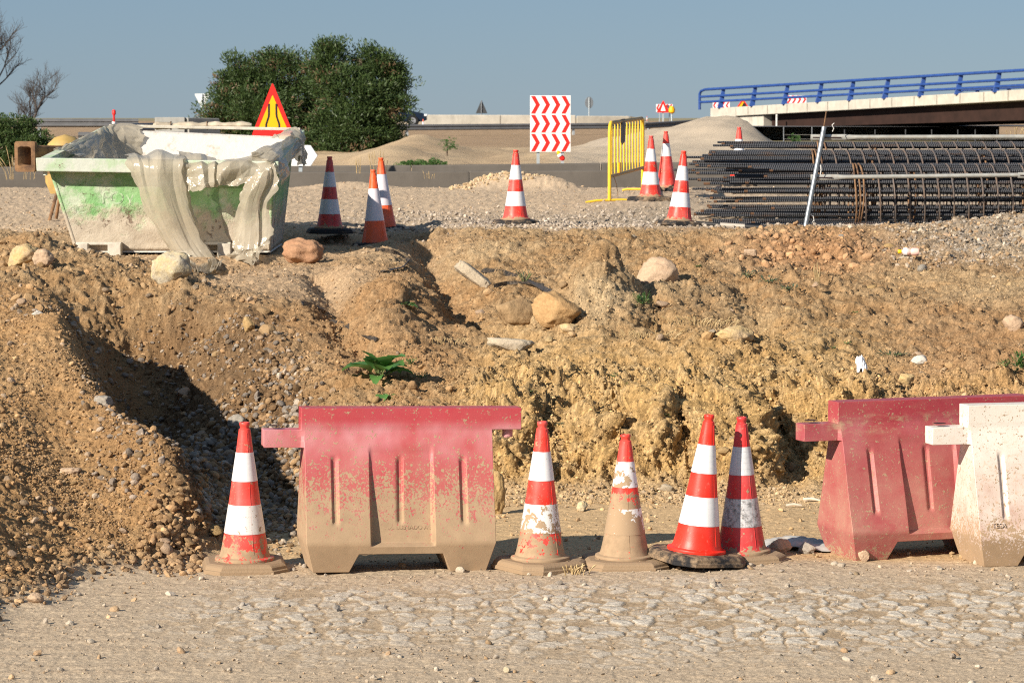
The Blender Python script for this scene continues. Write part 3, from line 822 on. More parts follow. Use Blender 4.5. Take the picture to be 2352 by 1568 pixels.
def make_cone(loc, rot, label, group, body, bands, plate, band_z=((.455, .60), (.19, .335)), plate_w=.205, sz=1.0, plate_rot=0.0, flange=True, seamed=True):
    t = empty('traffic_cone', loc, rot, label, 'traffic cone', group)
    t.scale = (1, 1, sz)
    h, c = plate_w, plate_w * .36
    def octo(a, cut, z): return [(a - cut, -a, z), (a, -a + cut, z), (a, a - cut, z), (a - cut, a, z), (-a + cut, a, z), (-a, a - cut, z), (-a, -a + cut, z), (-a + cut, -a, z)]
    m = MB(); L = [octo(h, c, 0.0), octo(h, c, .019), octo(h - .007, c, .022), octo(h - .009, c, .036), octo(h - .016, c * .98, .043), octo(h - .03, c * .9, .050)]
    vs = [p for l in L for p in l]; n_ = 8
    fs = [tuple(reversed(range(8))), tuple(range(40, 48))] + [(j * 8 + i, j * 8 + (i + 1) % 8, (j + 1) * 8 + (i + 1) % 8, (j + 1) * 8 + i) for j in range(5) for i in range(8)]
    m.add(vs, fs, Matrix.Rotation(plate_rot, 4, 'Z'))
    # the two grip hollows read as short raised ribs
    for a in (.4, 2.1, 3.6, 5.2):
        m.tube([(math.cos(a + d) * (h - .05), math.sin(a + d) * (h - .05), .051) for d in (-.12, -.06, 0, .06, .12)], .004, 5, Matrix.Rotation(plate_rot, 4, 'Z'))
    m.build('base_plate', plate, t, bevel=.003)
    b = MB()
    pf = [(.150, .048), (.152, .056), (.150, .064), (.140, .068), (.130, .070), (.127, .078)] if flange else [(.128, .05)]
    pf += [(rad(z), z) for z in np.linspace(.085, .71, 22)]
    pf += [(.0295, .716), (.0235, .720), (.0225, .730), (.0250, .734), (.0265, .741), (.0265, .748), (.0240, .752), (.0195, .752), (.0185, .70)]
    b.lathe(pf, 40, cap=False)
    if seamed: b.tube([(rad(z) * 1.003 * math.cos(-1.25), rad(z) * 1.003 * math.sin(-1.25), z) for z in np.linspace(.09, .70, 12)], .0014, 5)
    b.build('cone_body', body, t, smooth=True)
    for (z0, z1), bm_ in zip(band_z, bands):
        s = MB(); zz = np.linspace(z0, z1, 10)
        s.lathe([(rad(z0) - .001, z0)] + [(rad(z) + .0016, z) for z in zz] + [(rad(z1) - .001, z1)], 40, cap=False)
        s.build('reflective_band', bm_, t, smooth=True)
    return t
G_FRONT = 'cones standing along the track'; G_UP = 'cones on the upper ground'
R = math.radians
front = {k: on0(*v) for k, v in dict(a=(562, 1305), b=(1240, 1303), c=(1434, 1297), d=(1596, 1296), e=(1705, 1291)).items()}
make_cone(front['a'] + Vector((0, 0, .0)), (R(1), R(.3), R(8)), "red and white cone with light dust, alone left of the long muddy red barrier", G_FRONT,
          cone_plastic('cone_red_dusty', (.70, .05, .035), -.02, .24, 1.0), [cone_band('band_dusty', speck=.25, rings=.18), cone_band('band_dusty_low', (.74, .73, .72), .0, .12, .8, .12)], rubber('rubber_mud', 1.0), plate_w=.212)
make_cone(front['b'], (R(1), R(.5), R(28)), "red and white cone with mud over its lower band, right of the muddy red barrier", G_FRONT,
          cone_plastic('cone_red_muddy', ORANGE_RED, .04, .30, .7), [cone_band('band_clean_specks', speck=.5, rings=.0), cone_band('band_muddy', (.76, .76, .75), .04, .40, .9, 0)], rubber('rubber_mud_b', .95), plate_rot=R(8), plate_w=.212)
make_cone(front['c'], (R(1), R(.5), R(-8)), "shortest of the front cones, caked in beige mud from the ground to its middle", G_FRONT,
          cone_plastic('cone_red_caked', ORANGE_RED, .30, .50, .8, mudside=-.3), [cone_band('band_splashed', speck=.6, rings=0, mud_lo=.30, mud_hi=.60, mudside=-.8), cone_band('band_caked', (.76, .76, .75), .28, .42, .9, 0, mudside=-1.0)], rubber('rubber_mud_c', 1.05), sz=.90, plate_rot=R(12), plate_w=.215)
make_cone(front['d'] + Vector((0, -.05, .032)), (R(3.0), R(4.2), R(30)), "clean bright red cone leaning on a dark octagonal base, tallest of the front cones", G_FRONT,
          cone_plastic('cone_red_clean', (.82, .028, .012), 0, 0, .08, .05), [cone_band('band_clean', (.80, .81, .83), speck=.02, rings=.14)] * 2, rubber('rubber_dark', .42), plate_w=.222)
make_cone(front['e'] + Vector((0, .06, 0)), (R(1), R(-.6), R(15)), "dull red cone with grimy grey lower band, standing behind the clean leaning cone", G_FRONT,
          cone_plastic('cone_red_dull', (.62, .03, .03), .03, .14, .4, .1), [cone_band('band_worn', (.66, .67, .70), speck=.3, rings=.5, dark=.12), cone_band('band_grimy', (.55, .55, .57), speck=.5, rings=.6, dark=.75)], rubber('rubber_mud_e', 1.0), plate_rot=R(5), plate_w=.205)
clean_r = cone_plastic('cone_red_upper', ORANGE_RED, .05, .1, .1); dark_r = cone_plastic('cone_red_deep', DULL_RED, .05, .1, .2); orange = cone_plastic('cone_orange', ORANGE, 0, 0, .08)
bw = cone_band('band_upper', (.76, .77, .80), speck=.15, rings=.12); bl = cone_band('band_lilac', (.70, .66, .72), speck=.15, rings=.15); bd = cone_band('band_grey', (.60, .64, .70), speck=.2, rings=.2)
rb = rubber('rubber_upper', .3); rk = rubber('rubber_black', .05)
make_cone(UPPER['dark'], (0, R(.3), R(10)), "deep red cone with two grey bands, in the shadow right of the green skip", G_UP, dark_r, [bd, bd], rk, plate_w=.215)
make_cone(UPPER['orange_near'], (R(-2), R(-.6), R(28)), "nearer of two orange cones with one wide lilac band, on a black strip of tape", G_UP, orange, [bl], rk, band_z=((.26, .57),), flange=False)
make_cone(UPPER['orange_far'], (0, R(-2.2), R(15)), "farther of two orange cones, its foot hidden by the nearer one", G_UP, orange, [bl], rk, band_z=((.27, .585),), flange=False)
make_cone(UPPER['mid'], (0, R(.3), R(8)), "bright red and white cone alone in the middle of the upper ground", G_UP, clean_r, [bw, bw], rb, plate_w=.22)
make_cone(UPPER['fence'], (0, R(.5), R(20)), "red and white cone standing at the foot of the yellow barrier", G_UP, clean_r, [bw, bw], rb, plate_w=.235)
make_cone(UPPER['single'], (0, R(-.8), R(5)), "red cone with only one white band, just behind the cone at the yellow barrier", G_UP, clean_r, [bw], rb, band_z=((.44, .60),))
make_cone(UPPER['lean'], (R(-2), R(5.0), R(22)), "red and white cone leaning right on a tilted base, left of the rebar cages", G_UP, clean_r, [bw, bw], rb, plate_w=.215)
make_cone(UPPER['cage'], (0, 0, R(12)), "red and white cone standing behind the rebar ends", G_UP, clean_r, [bw, bw], rb)

# ------------------------------------------------------------------ water filled road barriers
def barrier_plastic(name, col, faded, fade_hi, mud_lo, mud_hi, splash, scratch=0.0, rust=0.0):
    n = NT(name, .5, spec=.35)
    z = n.z()
    # sun bleach: pale patches along the shoulder below the top beam
    sh = n.math('MULTIPLY', n.rng(z, fade_hi - .26, fade_hi, 0, 1, True), n.rng(z, fade_hi, fade_hi + .07, 1, 0, True))
    pat = n.rng(n.noise(3.6, 3, .6, n.scale(n.coord(), (1, 1, .7))), .34, .68)
    bl = n.math('MULTIPLY', n.math('ADD', n.math('MULTIPLY', sh, .9), .10), pat)
    c = n.mix(n.math('MULTIPLY', bl, faded), col, tuple(v * .35 + .5 * s_ for v, s_ in zip(col, (1.0, .72, .78))) if col[0] > col[1] * 2 else (.82, .8, .78))
    if scratch:
        d = n.rng(n.noise(9, 7, .75, n.scale(n.coord(), (1, 1, 2.2))), .5, .68)
        top = n.math('MULTIPLY', n.rng(z, .64, .70), n.rng(z, .76, .72))
        c = n.mix(n.math('MULTIPLY', n.math('ADD', top, .12), n.math('MULTIPLY', d, scratch)), c, (.40, .28, .18))
    if rust:
        r_ = n.rng(n.noise(42, 5, .7), .54, .66)
        c = n.mix(n.math('MULTIPLY', r_, n.math('MULTIPLY', n.rng(z, .72, .2, 0.15, 1), rust)), c, (.52, .34, .16))
    lvl = n.rng(z, mud_lo, mud_hi, 1.0, 0.0)
    nz = n.math('ADD', n.math('MULTIPLY', n.noise(20, 4, .7), .4), n.math('MULTIPLY', n.noise(85, 3, .65), .6))
    nz = n.math('MULTIPLY_ADD', nz, 4.2, -1.6)
    m = n.rng(n.math('ADD', nz, n.math('ADD', n.math('MULTIPLY', lvl, .95), -.12)), .70, .80)
    # round splashes above the caked part
    v = n.new('ShaderNodeTexVoronoi'); v.inputs['Scale'].default_value = 34; n.t.links.new(n.coord(), v.inputs['Vector'])
    rad_ = n.math('MULTIPLY', v.outputs['Color'], 1.0)
    dot = n.math('LESS_THAN', v.outputs['Distance'], n.math('MULTIPLY', n.math('POWER', rad_, 2.0), n.math('MULTIPLY', n.rng(z, mud_lo, mud_hi + .14, .75, 0.0), splash)))
    m = n.math('MAXIMUM', m, dot)
    v2 = n.new('ShaderNodeTexVoronoi'); v2.inputs['Scale'].default_value = 80; n.t.links.new(n.coord(), v2.inputs['Vector'])
    dot2 = n.math('LESS_THAN', v2.outputs['Distance'], n.math('MULTIPLY', n.math('POWER', v2.outputs['Color'], 1.5), n.math('MULTIPLY', n.rng(z, mud_lo, mud_hi + .08, .9, 0.0), splash)))
    m = n.math('MAXIMUM', m, n.math('MULTIPLY', dot2, .8))
    dust = n.math('MULTIPLY', n.rng(n.noise(6, 5, .7), .3, .7, .25, .8), n.rng(z, .75, .25, .22, 1.0))
    c = n.mix(dust, c, (.43, .25, .19))
    mc = n.mix(n.rng(n.noise(12, 5), .3, .7), tuple(q * .9 for q in MUD), tuple(q * 1.12 for q in MUD))
    n.base(n.mix(m, c, mc)); n.rough(n.rng(m, 0, 1, .46, .96))
    n.bump(n.math('ADD', m, n.math('MULTIPLY', n.noise(130, 3), .5)), .35, .004)
    return n.m
def barrier_mesh(dents=0):
    xs = sorted(set([-.684, -.66, -.6, -.56, -.52, -.495, -.48, -.475, -.452, -.248, .253, .455, .475, .485, .52, .57, .60, .62, .635] + list(np.round(np.linspace(-.47, .475, 118), 4))))
    zs = sorted(set([0, .02, .045, .07, .095, .115, .135, .15, .165, .62, .63, .71, .725, .725, .735, .805, .82] + list(np.round(np.linspace(.17, .70, 56), 4))))
    def inside(x, z):
        if z > .71: return -.495 < x < .635
        if z > .62 and x < -.48: return x > -.684
        if abs(x) > .4825 and not (x < 0 and x > -.48): return False
        if x < -.48 or x > .485: return False
        if z < .095: return not (-.215 < x < .215)
        return True
    def depth(x, z):
        if z > .71: return .062
        if x < -.48: return .055
        zz = [0, .15, .18, .60, .68, .715]; dd = [.165, .212, .205, .085, .064, .0585]
        d = float(np.interp(z, zz, dd))
        # wide middle panel, set back more towards its foot
        def slot(x0, x1, z0, z1, e):
            return min(1, max(0, (x - x0) / e)) * min(1, max(0, (x1 - x) / e)) * min(1, max(0, (z - z0) / (e * 1.3))) * min(1, max(0, (z1 - z) / (e * 4)))
        r = .052 * slot(-.155, .175, .135, .64, .012) * np.interp(z, [.13, .64], [1.0, .12])
        for xc in (-.33, .005, .327):
            r = r + .014 * slot(xc - .018, xc + .018, .24, .585, .009)
        return d - r
    nx, nz = len(xs), len(zs)
    V = []; idx = {}
    def warp(x, z):
        x2 = x
        if z < .15 and abs(x) > .25 and -.48 <= x <= .486:
            k = (.15 - z) / .15
            x2 = x - math.copysign(.04 * k * min(1, (abs(x) - .25) / .22), x)
        if z < .14 and abs(x) <= .40:
            k = max(0, (.095 - z) / .095)
            x2 = x2 + math.copysign(.045 * k * math.exp(-((abs(x) - .22) / .1) ** 2), x)
        if z > .6 and x < -.6: pass
        return x2
    for s in (-1, 1):
        for i, x in enumerate(xs):
            for j, z in enumerate(zs):
                wig = .0035 * math.sin(x * 9 + dents) * math.sin(z * 11 + dents * 2)
                idx[s, i, j] = len(V); V.append((warp(x, z), s * (depth(x, z) + wig), z))
    F = []
    cell = {}
    for i in range(nx - 1):
        for j in range(nz - 1):
            cell[i, j] = inside((xs[i] + xs[i + 1]) / 2, (zs[j] + zs[j + 1]) / 2)
    for (i, j), c in cell.items():
        if not c: continue
        F.append((idx[-1, i, j], idx[-1, i + 1, j], idx[-1, i + 1, j + 1], idx[-1, i, j + 1]))
        F.append((idx[1, i, j], idx[1, i, j + 1], idx[1, i + 1, j + 1], idx[1, i + 1, j]))
        for (di, dj, a, b) in ((-1, 0, (i, j), (i, j + 1)), (1, 0, (i + 1, j + 1), (i + 1, j)), (0, -1, (i + 1, j), (i, j)), (0, 1, (i, j + 1), (i + 1, j + 1))):
            if not cell.get((i + di, j + dj), False):
                F.append((idx[-1, a[0], a[1]], idx[-1, b[0], b[1]], idx[1, b[0], b[1]], idx[1, a[0], a[1]]))
    # drop unused vertices
    used = sorted({k for f in F for k in f}); mp = {k: q for q, k in enumerate(used)}
    me = np_mesh('shell', [V[k] for k in used], [tuple(mp[k] for k in f) for f in F], True)
    import bmesh
    bm = bmesh.new(); bm.from_mesh(me); bmesh.ops.recalc_face_normals(bm, faces=bm.faces)
    for e in bm.edges:
        if len(e.link_faces) == 2 and e.calc_face_angle(0) > R(34): e.smooth = False
    bm.to_mesh(me); bm.free()
    return me
socket_m = plain('hole_shade', (.03, .012, .014), .8)
def make_barrier(loc, rot, label, m, writing, dents, lab_m=None):
    t = empty('water_barrier', loc, rot, label, 'road barrier', 'water filled barriers along the track')
    o = link_mesh('shell', barrier_mesh(dents), m, t)
    bv = o.modifiers.new('bevel', 'BEVEL'); bv.width = .012; bv.segments = 3; bv.limit_method = 'ANGLE'; bv.angle_limit = R(50)
    p = MB(); p.lathe([(.024, .666), (.027, .672), (.027, .7095)], 20, Matrix.Translation((.575, 0, 0)))
    p.build('hinge_pin', m, t, smooth=True)
    s = MB(); s.lathe([(.0, .7262), (.026, .7262), (.030, .7275), (.033, .7262)], 20, Matrix.Translation((-.625, 0, 0)), cap=False)
    s.build('socket_disc', socket_m, t, smooth=True)  # flat dark disc on the tab, the hole's shade put into its colour
    tilt = math.atan((.205 - .085) / (.60 - .18))
    for body, size, x, z, off in writing:
        d = float(np.interp(z, [.18, .60], [.205, .085])) - off + .001
        M = Matrix.Translation((x, -d, z)) @ Matrix.Rotation(R(90) - tilt, 4, 'X')
        text_obj('embossed_lettering', body, size, .004, m, t, M)
    return t
RED = (.42, .024, .045)
mb_long = barrier_plastic('barrier_red_muddy', RED, .75, .70, .08, .60, 1.5)
mb_red = barrier_plastic('barrier_red_scratched', (.33, .024, .045), .25, .70, -.12, .10, .9, scratch=1.0)
mb_white = barrier_plastic('barrier_white', (.74, .70, .63), .5, .70, .00, .30, .5, rust=.9)
pl = on0(905, 1308)
make_barrier(pl + Vector((0, .08, .004)), (R(0), R(1.0), R(11)), "long red barrier bleached pink, its lower half caked in beige mud", mb_long,
             [("↓NIVEL MAX. LLENADO AGUA↓", .030, .01, .222, .050)], 1)
# the two on the right stand at an angle to the track
a = P(1903, 942, 15.47); ang = R(20)
make_barrier(Vector((a.x, a.y, 0)) + Vector((.495 * math.cos(ang) + .03, .495 * math.sin(ang) + .06, 0.0)), (0, 0, ang), "dark red scratched barrier standing partly behind the white barrier", mb_red,
             [("↓NIVEL MAX. LLENADO AGUA↓", .030, .01, .222, .050)], 2.3)
a = P(2208, 948, 15.3); ang = R(13)
make_barrier(Vector((a.x, a.y, 0)) + Vector((.495 * math.cos(ang) + .02, .495 * math.sin(ang) + .05, 0.0)), (0, 0, ang), "white barrier with rusty specks and a muddy foot, cut by the right edge", mb_white,
             [("TESA", .034, -.375, .215, .0)], 4.1)
# ------------------------------------------------------------------ the green skip
paint = NT('worn_green_paint', .75, spec=.25)
z = paint.z('Z')
g = paint.mix(paint.rng(paint.noise(2.6, 4), .35, .65), (.17, .38, .14), (.31, .48, .26))
pale = paint.rng(paint.noise(4.2, 8, .72), .47, .60)
c = paint.mix(paint.math('MULTIPLY', pale, .88), g, (.49, .54, .43))
dirt = paint.rng(paint.math('ADD', paint.rng(z, .12, .78, .44, -.2), paint.noise(5, 6, .7)), .58, .78)
c = paint.mix(dirt, c, paint.mix(paint.rng(paint.noise(7, 5), .3, .7), (.40, .34, .265), (.52, .46, .37)))
rustm = paint.rng(paint.noise(5.5, 8, .75), .595, .64)
c = paint.mix(paint.math('MULTIPLY', rustm, .9), c, paint.mix(paint.noise(40, 3), (.10, .06, .045), (.26, .16, .11)))
paint.base(c); hb = paint.math('ADD', paint.math('MULTIPLY', rustm, -.6), paint.math('ADD', paint.noise(14, 6, .7), paint.math('MULTIPLY', dirt, .7)))
paint.bump(hb, .7, .018)
inner = NT('plaster_crust', .95, spec=.1)
f = inner.rng(inner.noise(6, 7, .75), .52, .68)
inner.base(inner.mix(f, (.58, .56, .525), (.36, .31, .25))); inner.bump(inner.noise(16, 6, .7), .6, .015)
greyp = NT('grey_rail_paint', .75)
f = greyp.rng(greyp.noise(5, 6, .7), .45, .6)
c = greyp.mix(f, (.50, .53, .47), (.38, .49, .33)); f2 = greyp.rng(greyp.noise(9, 7, .7), .62, .66)
greyp.base(greyp.mix(f2, c, (.28, .21, .17))); greyp.bump(greyp.math('SUBTRACT', greyp.noise(18, 5), f2), .5, .01)
rusty = NT('rusty_steel', .85, spec=.3)
f = rusty.noise(8, 6, .7); rusty.base(rusty.mix(rusty.rng(f, .35, .65), (.085, .05, .035), (.30, .17, .085))); rusty.bump(rusty.noise(30, 5), .4, .01)
limy = plain('lime_spattered_steel', (.52, .48, .41), .9, var=.2, sc=9, bump=.5, bsc=25)

S0 = Vector(((P(172, 588, 27).x + P(622, 588, 27).x) / 2, 27.0, P(400, 588, 27.0).z))      # origin at the foot of the front face
SK = empty('skip', S0, (0, 0, 0), "worn green builder's skip crusted with mortar and hung with torn plastic film", 'skip')
def L(ux, uy, Y): return P(ux, uy, Y) - S0
# inner/outer corners (local)
tfl, tfr, tbr, tbl = L(112, 395, 27.03), L(630, 399, 27.03), L(676, 318, 29.5), L(262, 300, 29.5)       # top of the walls under the rim
bfl, bfr = L(172, 586, 27.12), L(622, 588, 27.12)
bbl, bbr = Vector((bfl.x + .25, 1.9, .0)), Vector((bfr.x - .03, 1.9, .0))
for v_ in (bfl, bfr): v_.z = .05
bbl.z = bbr.z = .05
tfl.z = tfr.z = .78
def wall(a, b, c_, d, th, n=(26, 16), lump=.0, seed=0):
    """thick wall a-b at the foot, d-c at the top, dented"""
    nu, nv = n
    nrm = (b - a).cross(d - a).normalized()
    U, V_ = np.meshgrid(np.linspace(0, 1, nu), np.linspace(0, 1, nv)); U = U.ravel(); V_ = V_.ravel()
    A, B, C_, D = [np.array(q[:], np.float32)[None] for q in (a, b, c_, d)]
    p = (A * (1 - U)[:, None] + B * U[:, None]) * (1 - V_)[:, None] + (D * (1 - U)[:, None] + C_ * U[:, None]) * V_[:, None]
    e = (np.sin(U * np.pi) * np.sin(V_ * np.pi))
    dn = lump * e * (fbm(U * 5 + seed, V_ * 3, 0 * U, 3, seed) * 2)
    o_ = p + np.array(nrm[:])[None] * dn[:, None]
    i_ = o_ - np.array(nrm[:])[None] * th
    vs = np.concatenate([o_, i_]); N = nu * nv; fs = []
    for j in range(nv - 1):
        for i in range(nu - 1):
            k = j * nu + i
            fs.append((k, k + 1, k + nu + 1, k + nu)); fs.append((N + k, N + k + nu, N + k + nu + 1, N + k + 1))
    edge = [j for j in range(nu)] + [j * nu + nu - 1 for j in range(1, nv)] + [(nv - 1) * nu + i for i in range(nu - 2, -1, -1)] + [j * nu for j in range(nv - 2, 0, -1)]
    for q in range(len(edge)):
        r_ = (q + 1) % len(edge); fs.append((edge[q], edge[q] + N, edge[r_] + N, edge[r_]))
    return vs, fs
def put_wall(name, a, b, c_, d, m_out, m_in, lump, seed):
    vs, fs = wall(a, b, c_, d, .03, (44, 26), lump, seed)
    me = np_mesh(name, vs, fs, True)
    me.materials.append(m_out); me.materials.append(m_in)
    n2 = len(vs) // 2
    for p_ in me.polygons:
        if min(p_.vertices) >= n2: p_.material_index = 1
    o = bpy.data.objects.new(name, me); COL.objects.link(o); o.parent = SK
    return o
fw = put_wall('front_wall', bfl, bfr, tfr, tfl, paint.m, inner.m, .03, 3)
put_wall('side_wall', bfr, bbr, tbr, tfr, paint.m, inner.m, .02, 5)
put_wall('side_wall', bbl, bfl, tfl, tbl, paint.m, inner.m, .02, 7)
put_wall('back_wall', bbr, bbl, tbl, tbr, paint.m, inner.m, .01, 9)
fl = MB(); fl.hexa([bfl - Vector((0, 0, .02)), bfr - Vector((0, 0, .02)), bbr - Vector((0, 0, .02)), bbl - Vector((0, 0, .02)), bfl + Vector((.03, .03, .02)), bfr + Vector((-.03, .03, .02)), bbr + Vector((-.03, -.03, .02)), bbl + Vector((.03, -.03, .02))]); fl.build('floor_plate', inner.m, SK)
# rim: a deep hollow box rail in front, flatter rails at the sides and the back
rim = MB()
fa, fb = L(82, 362, 26.86), L(640, 370, 26.86); fa2, fb2 = L(84, 393, 26.86), L(640, 401, 26.86)
th = Vector((0, .19, 0))
rim.hexa([fa2, fb2, fb2 + th, fa2 + th, fa, fb, fb + th, fa + th])
rim.build('front_rim', greyp.m, SK, bevel=.008)
def rail(a, b, w, h, name):
    r_ = MB(); d = (b - a).normalized(); s_ = d.cross(Vector((0, 0, 1))).normalized() * w; u_ = Vector((0, 0, h))
    r_.hexa([a - s_ - u_, b - s_ - u_, b + s_ - u_, a + s_ - u_, a - s_, b - s_, b + s_, a + s_]); return r_.build(name, greyp.m, SK, bevel=.006)
rail(fa + Vector((.05, .19, -.002)), L(250, 289, 29.55), .05, .10, 'side_rim')
rail(fb + Vector((-.05, .19, -.002)), L(688, 299, 29.55), .05, .12, 'side_rim')
bk = rail(L(252, 285, 29.6), L(690, 293, 29.6), .045, .03, 'back_rim'); bk.data.materials[0] = limy
lug = MB(); lug.tube([L(104, 394, 26.92) + Vector((0, 0, .012)), L(104, 402, 26.92)], .02, 10); lug.build('drain_stub', greyp.m, SK)
# fork pockets
for u0, u1 in ((172, 278), (430, 530)):
    pk = MB(); w = 30
    z0 = -.03
    a0, a1 = L(u0, 588, 27.0).x, L(u0 + w, 588, 27.0).x; b0, b1 = L(u1 - w, 588, 27.0).x, L(u1, 588, 27.0).x
    pk.box((a0, -.02, z0), (a1, .16, .115)); pk.box((b0, -.02, z0), (b1, .16, .115)); pk.box((a0 + .004, .05, .10), (b1 - .004, .17, .125))
    f_ = pk.build('fork_pocket', limy, SK, bevel=.006)
    br_ = MB(); br_.tube([(a1 - .01, .02, z0 + .018), ((a1 + b0) / 2, .015, z0 + .01), (b0 + .01, .02, z0 + .016)], .018, 8); br_.build('retaining_bar', limy, f_, smooth=True)
# rusty box sleeve at the left
sl = MB(); a = L(57, 359, 27.55); d = Vector((.6, .8, -.02)).normalized(); s_ = Vector((d.y, -d.x, 0)); s_ = Vector((1, -.05, 0)).normalized()
def rr(hw, hh, r_, o_):
    pts = []
    for cx_, cz_, a0 in ((hw - r_, hh - r_, 0), (-hw + r_, hh - r_, 90), (-hw + r_, -hh + r_, 180), (hw - r_, -hh + r_, 270)):
        for k in range(5):
            an = R(a0 + k * 22.5); pts.append(o_ + s_ * (cx_ + r_ * math.cos(an)) + Vector((0, 0, cz_ + r_ * math.sin(an))))
    return pts
rings = [rr(.075, .105, .03, a + d * .5), rr(.075, .105, .03, a + d * .04), rr(.095, .14, .025, a + d * .03), rr(.095, .14, .025, a), rr(.062, .092, .025, a - d * .006), rr(.048, .078, .02, a + d * .03), rr(.048, .078, .02, a + d * .5)]
vs = [p for r_ in rings for p in r_]; fs = [(j * 20 + i, j * 20 + (i + 1) % 20, (j + 1) * 20 + (i + 1) % 20, (j + 1) * 20 + i) for j in range(6) for i in range(20)]
fs.append(tuple(120 + i for i in range(20)))
sl.add(vs, fs); so = sl.build('box_sleeve', rusty.m, SK, smooth=True); tag(so, "rusty square steel sleeve with a dark opening")
# faded lettering on the front wall
lm = NT('faded_white_paint', .8); f = lm.rng(lm.noise(9, 6, .7), .40, .56)
lm.base(lm.mix(f, (.30, .46, .25), (.44, .52, .39)))
tilt_f = math.atan2((tfl.y - bfl.y), (tfl.z - bfl.z))
pc = L(272, 455, 27.08)
lt = text_obj('painted_lettering', "FOV", .165, .001, lm.m, SK, Matrix.Translation((pc.x, np.interp(pc.z, [.05, .78], [.12, .03]) - .008, pc.z)) @ Matrix.Rotation(R(90), 4, 'X') @ Matrix.Rotation(tilt_f, 4, 'X'))

# ------------------------------------------------------------------ torn plastic film
film = NT('plastic_film', .2, spec=.6)
out = film.t.nodes['Material Output']
fc = film.mix(film.rng(film.noise(2.2, 4), .35, .65), (.47, .415, .32), (.58, .53, .43))
film.base(fc); film.b.inputs['Roughness'].default_value = .16
film.bump(film.noise(16, 5, .65, None, .8), .35, .012)
tr = film.new('ShaderNodeBsdfTranslucent'); film.set(tr.inputs[0], (.62, .56, .46)); tp = film.new('ShaderNodeBsdfTransparent'); film.set(tp.inputs[0], (.9, .87, .8))
m1 = film.new('ShaderNodeMixShader'); m1.inputs[0].default_value = .34; film.t.links.new(film.b.outputs[0], m1.inputs[1]); film.t.links.new(tr.outputs[0], m1.inputs[2])
m2 = film.new('ShaderNodeMixShader'); m2.inputs[0].default_value = .15; film.t.links.new(m1.outputs[0], m2.inputs[1]); film.t.links.new(tp.outputs[0], m2.inputs[2])
film.t.links.new(m2.outputs[0], out.inputs['Surface'])
def sheet(name, rows, label, nu=70, nv=70, folds=6, famp=.03, crumple=.02, seed=0, grow=1.0, toward=(0, -1, 0), grp='torn plastic films on the skip'):
    """film spanned over rows of points (top to bottom), gathered into folds and crumpled"""
    rows = [[Vector(p) for p in r_] for r_ in rows]; nu = int(nu * 1.3); nv = int(nv * 1.3)
    def resample(pts, n, sp=False):
        ln = [0]
        for p, q in zip(pts[:-1], pts[1:]): ln.append(ln[-1] + (q - p).length)
        t = np.linspace(0, ln[-1], n); A = np.array([p[:] for p in pts])
        return np.stack([np.interp(t, ln, A[:, k]) for k in range(3)], 1)
    Gd = np.array([resample(r_, nu) for r_ in rows])          # rows x nu x 3
    t = np.linspace(0, len(rows) - 1, nv); S = np.zeros((nv, nu, 3))
    for k in range(nv):                                        # Catmull-Rom between rows
        i = min(int(t[k]), len(rows) - 2); f = t[k] - i
        p0 = Gd[max(i - 1, 0)]; p1 = Gd[i]; p2 = Gd[i + 1]; p3 = Gd[min(i + 2, len(rows) - 1)]
        S[k] = .5 * (2 * p1 + (p2 - p0) * f + (2 * p0 - 5 * p1 + 4 * p2 - p3) * f * f + (3 * p1 - p0 - 3 * p2 + p3) * f ** 3)
    du = np.gradient(S, axis=1); dv = np.gradient(S, axis=0); n_ = np.cross(du, dv); n_ /= np.linalg.norm(n_, axis=-1, keepdims=True) + 1e-9
    tw = np.array(toward, float)
    n_ *= np.sign((n_ * tw).sum(-1, keepdims=True) + 1e-9)
    uu, vv = np.meshgrid(np.linspace(0, 1, nu), np.linspace(0, 1, nv))
    rs = np.random.RandomState(seed)
    wv = fbm((uu * 2.3 + seed).ravel(), (vv * 1.6).ravel(), 0 * uu.ravel(), 3, seed).reshape(uu.shape)
    wv2 = fbm((uu * 5 + seed).ravel(), (vv * 4).ravel(), 0 * uu.ravel(), 2, seed + 9).reshape(uu.shape)
    def tri_(x): return 2 * np.abs(x - np.floor(x + .5))
    def facets(x, y, sd):                          # linear over a triangle lattice: flat facets, sharp creases
        i = np.floor(x).astype(np.int64); j = np.floor(y).astype(np.int64); fx = x - i; fy = y - j
        hh = lambda a, b_: (_h(a, b_, np.zeros_like(a) + sd, sd) & np.uint32(4095)).astype(float) / 4095
        h00, h10, h01, h11 = hh(i, j), hh(i + 1, j), hh(i, j + 1), hh(i + 1, j + 1)
        return np.where(fx + fy < 1, h00 + (h10 - h00) * fx + (h01 - h00) * fy, h11 + (h01 - h11) * (1 - fx) + (h10 - h11) * (1 - fy)) - .5
    nk = max(4, int(folds * 1.1)); kn = np.cumsum(rs.exponential(1, nk + 2) + .12); kn = (kn - kn[0]) / (kn[-1] - kn[0]); kh = rs.uniform(-.35, .35, nk + 2) + np.where(np.arange(nk + 2) % 2, .5, -.5)
    pl_ = np.interp(np.clip(uu + (vv - .3) * .10 * np.sin(uu * 5 + seed) + .012 * wv, 0, 1), kn, kh)       # hanging pleats
    ff = folds * .62
    cr = facets(uu * ff + vv * .9 + seed, vv * ff * .45 - uu * .7, seed + 1) + .45 * facets(uu * ff * 1.9 - vv * 2.1, vv * ff * 1.1 + uu * 1.3, seed + 2)
    S = S + n_ * ((famp * .95 * (.4 + .6 * vv * grow) * pl_ + crumple * 1.9 * cr)[..., None])
    # uneven borders
    eb = fbm((uu * 6 + seed).ravel(), (vv * 6).ravel(), 0 * uu.ravel(), 3, seed + 77).reshape(uu.shape)
    S[..., 0] += eb * .10 * (np.abs(uu - .5) * 2) ** 3
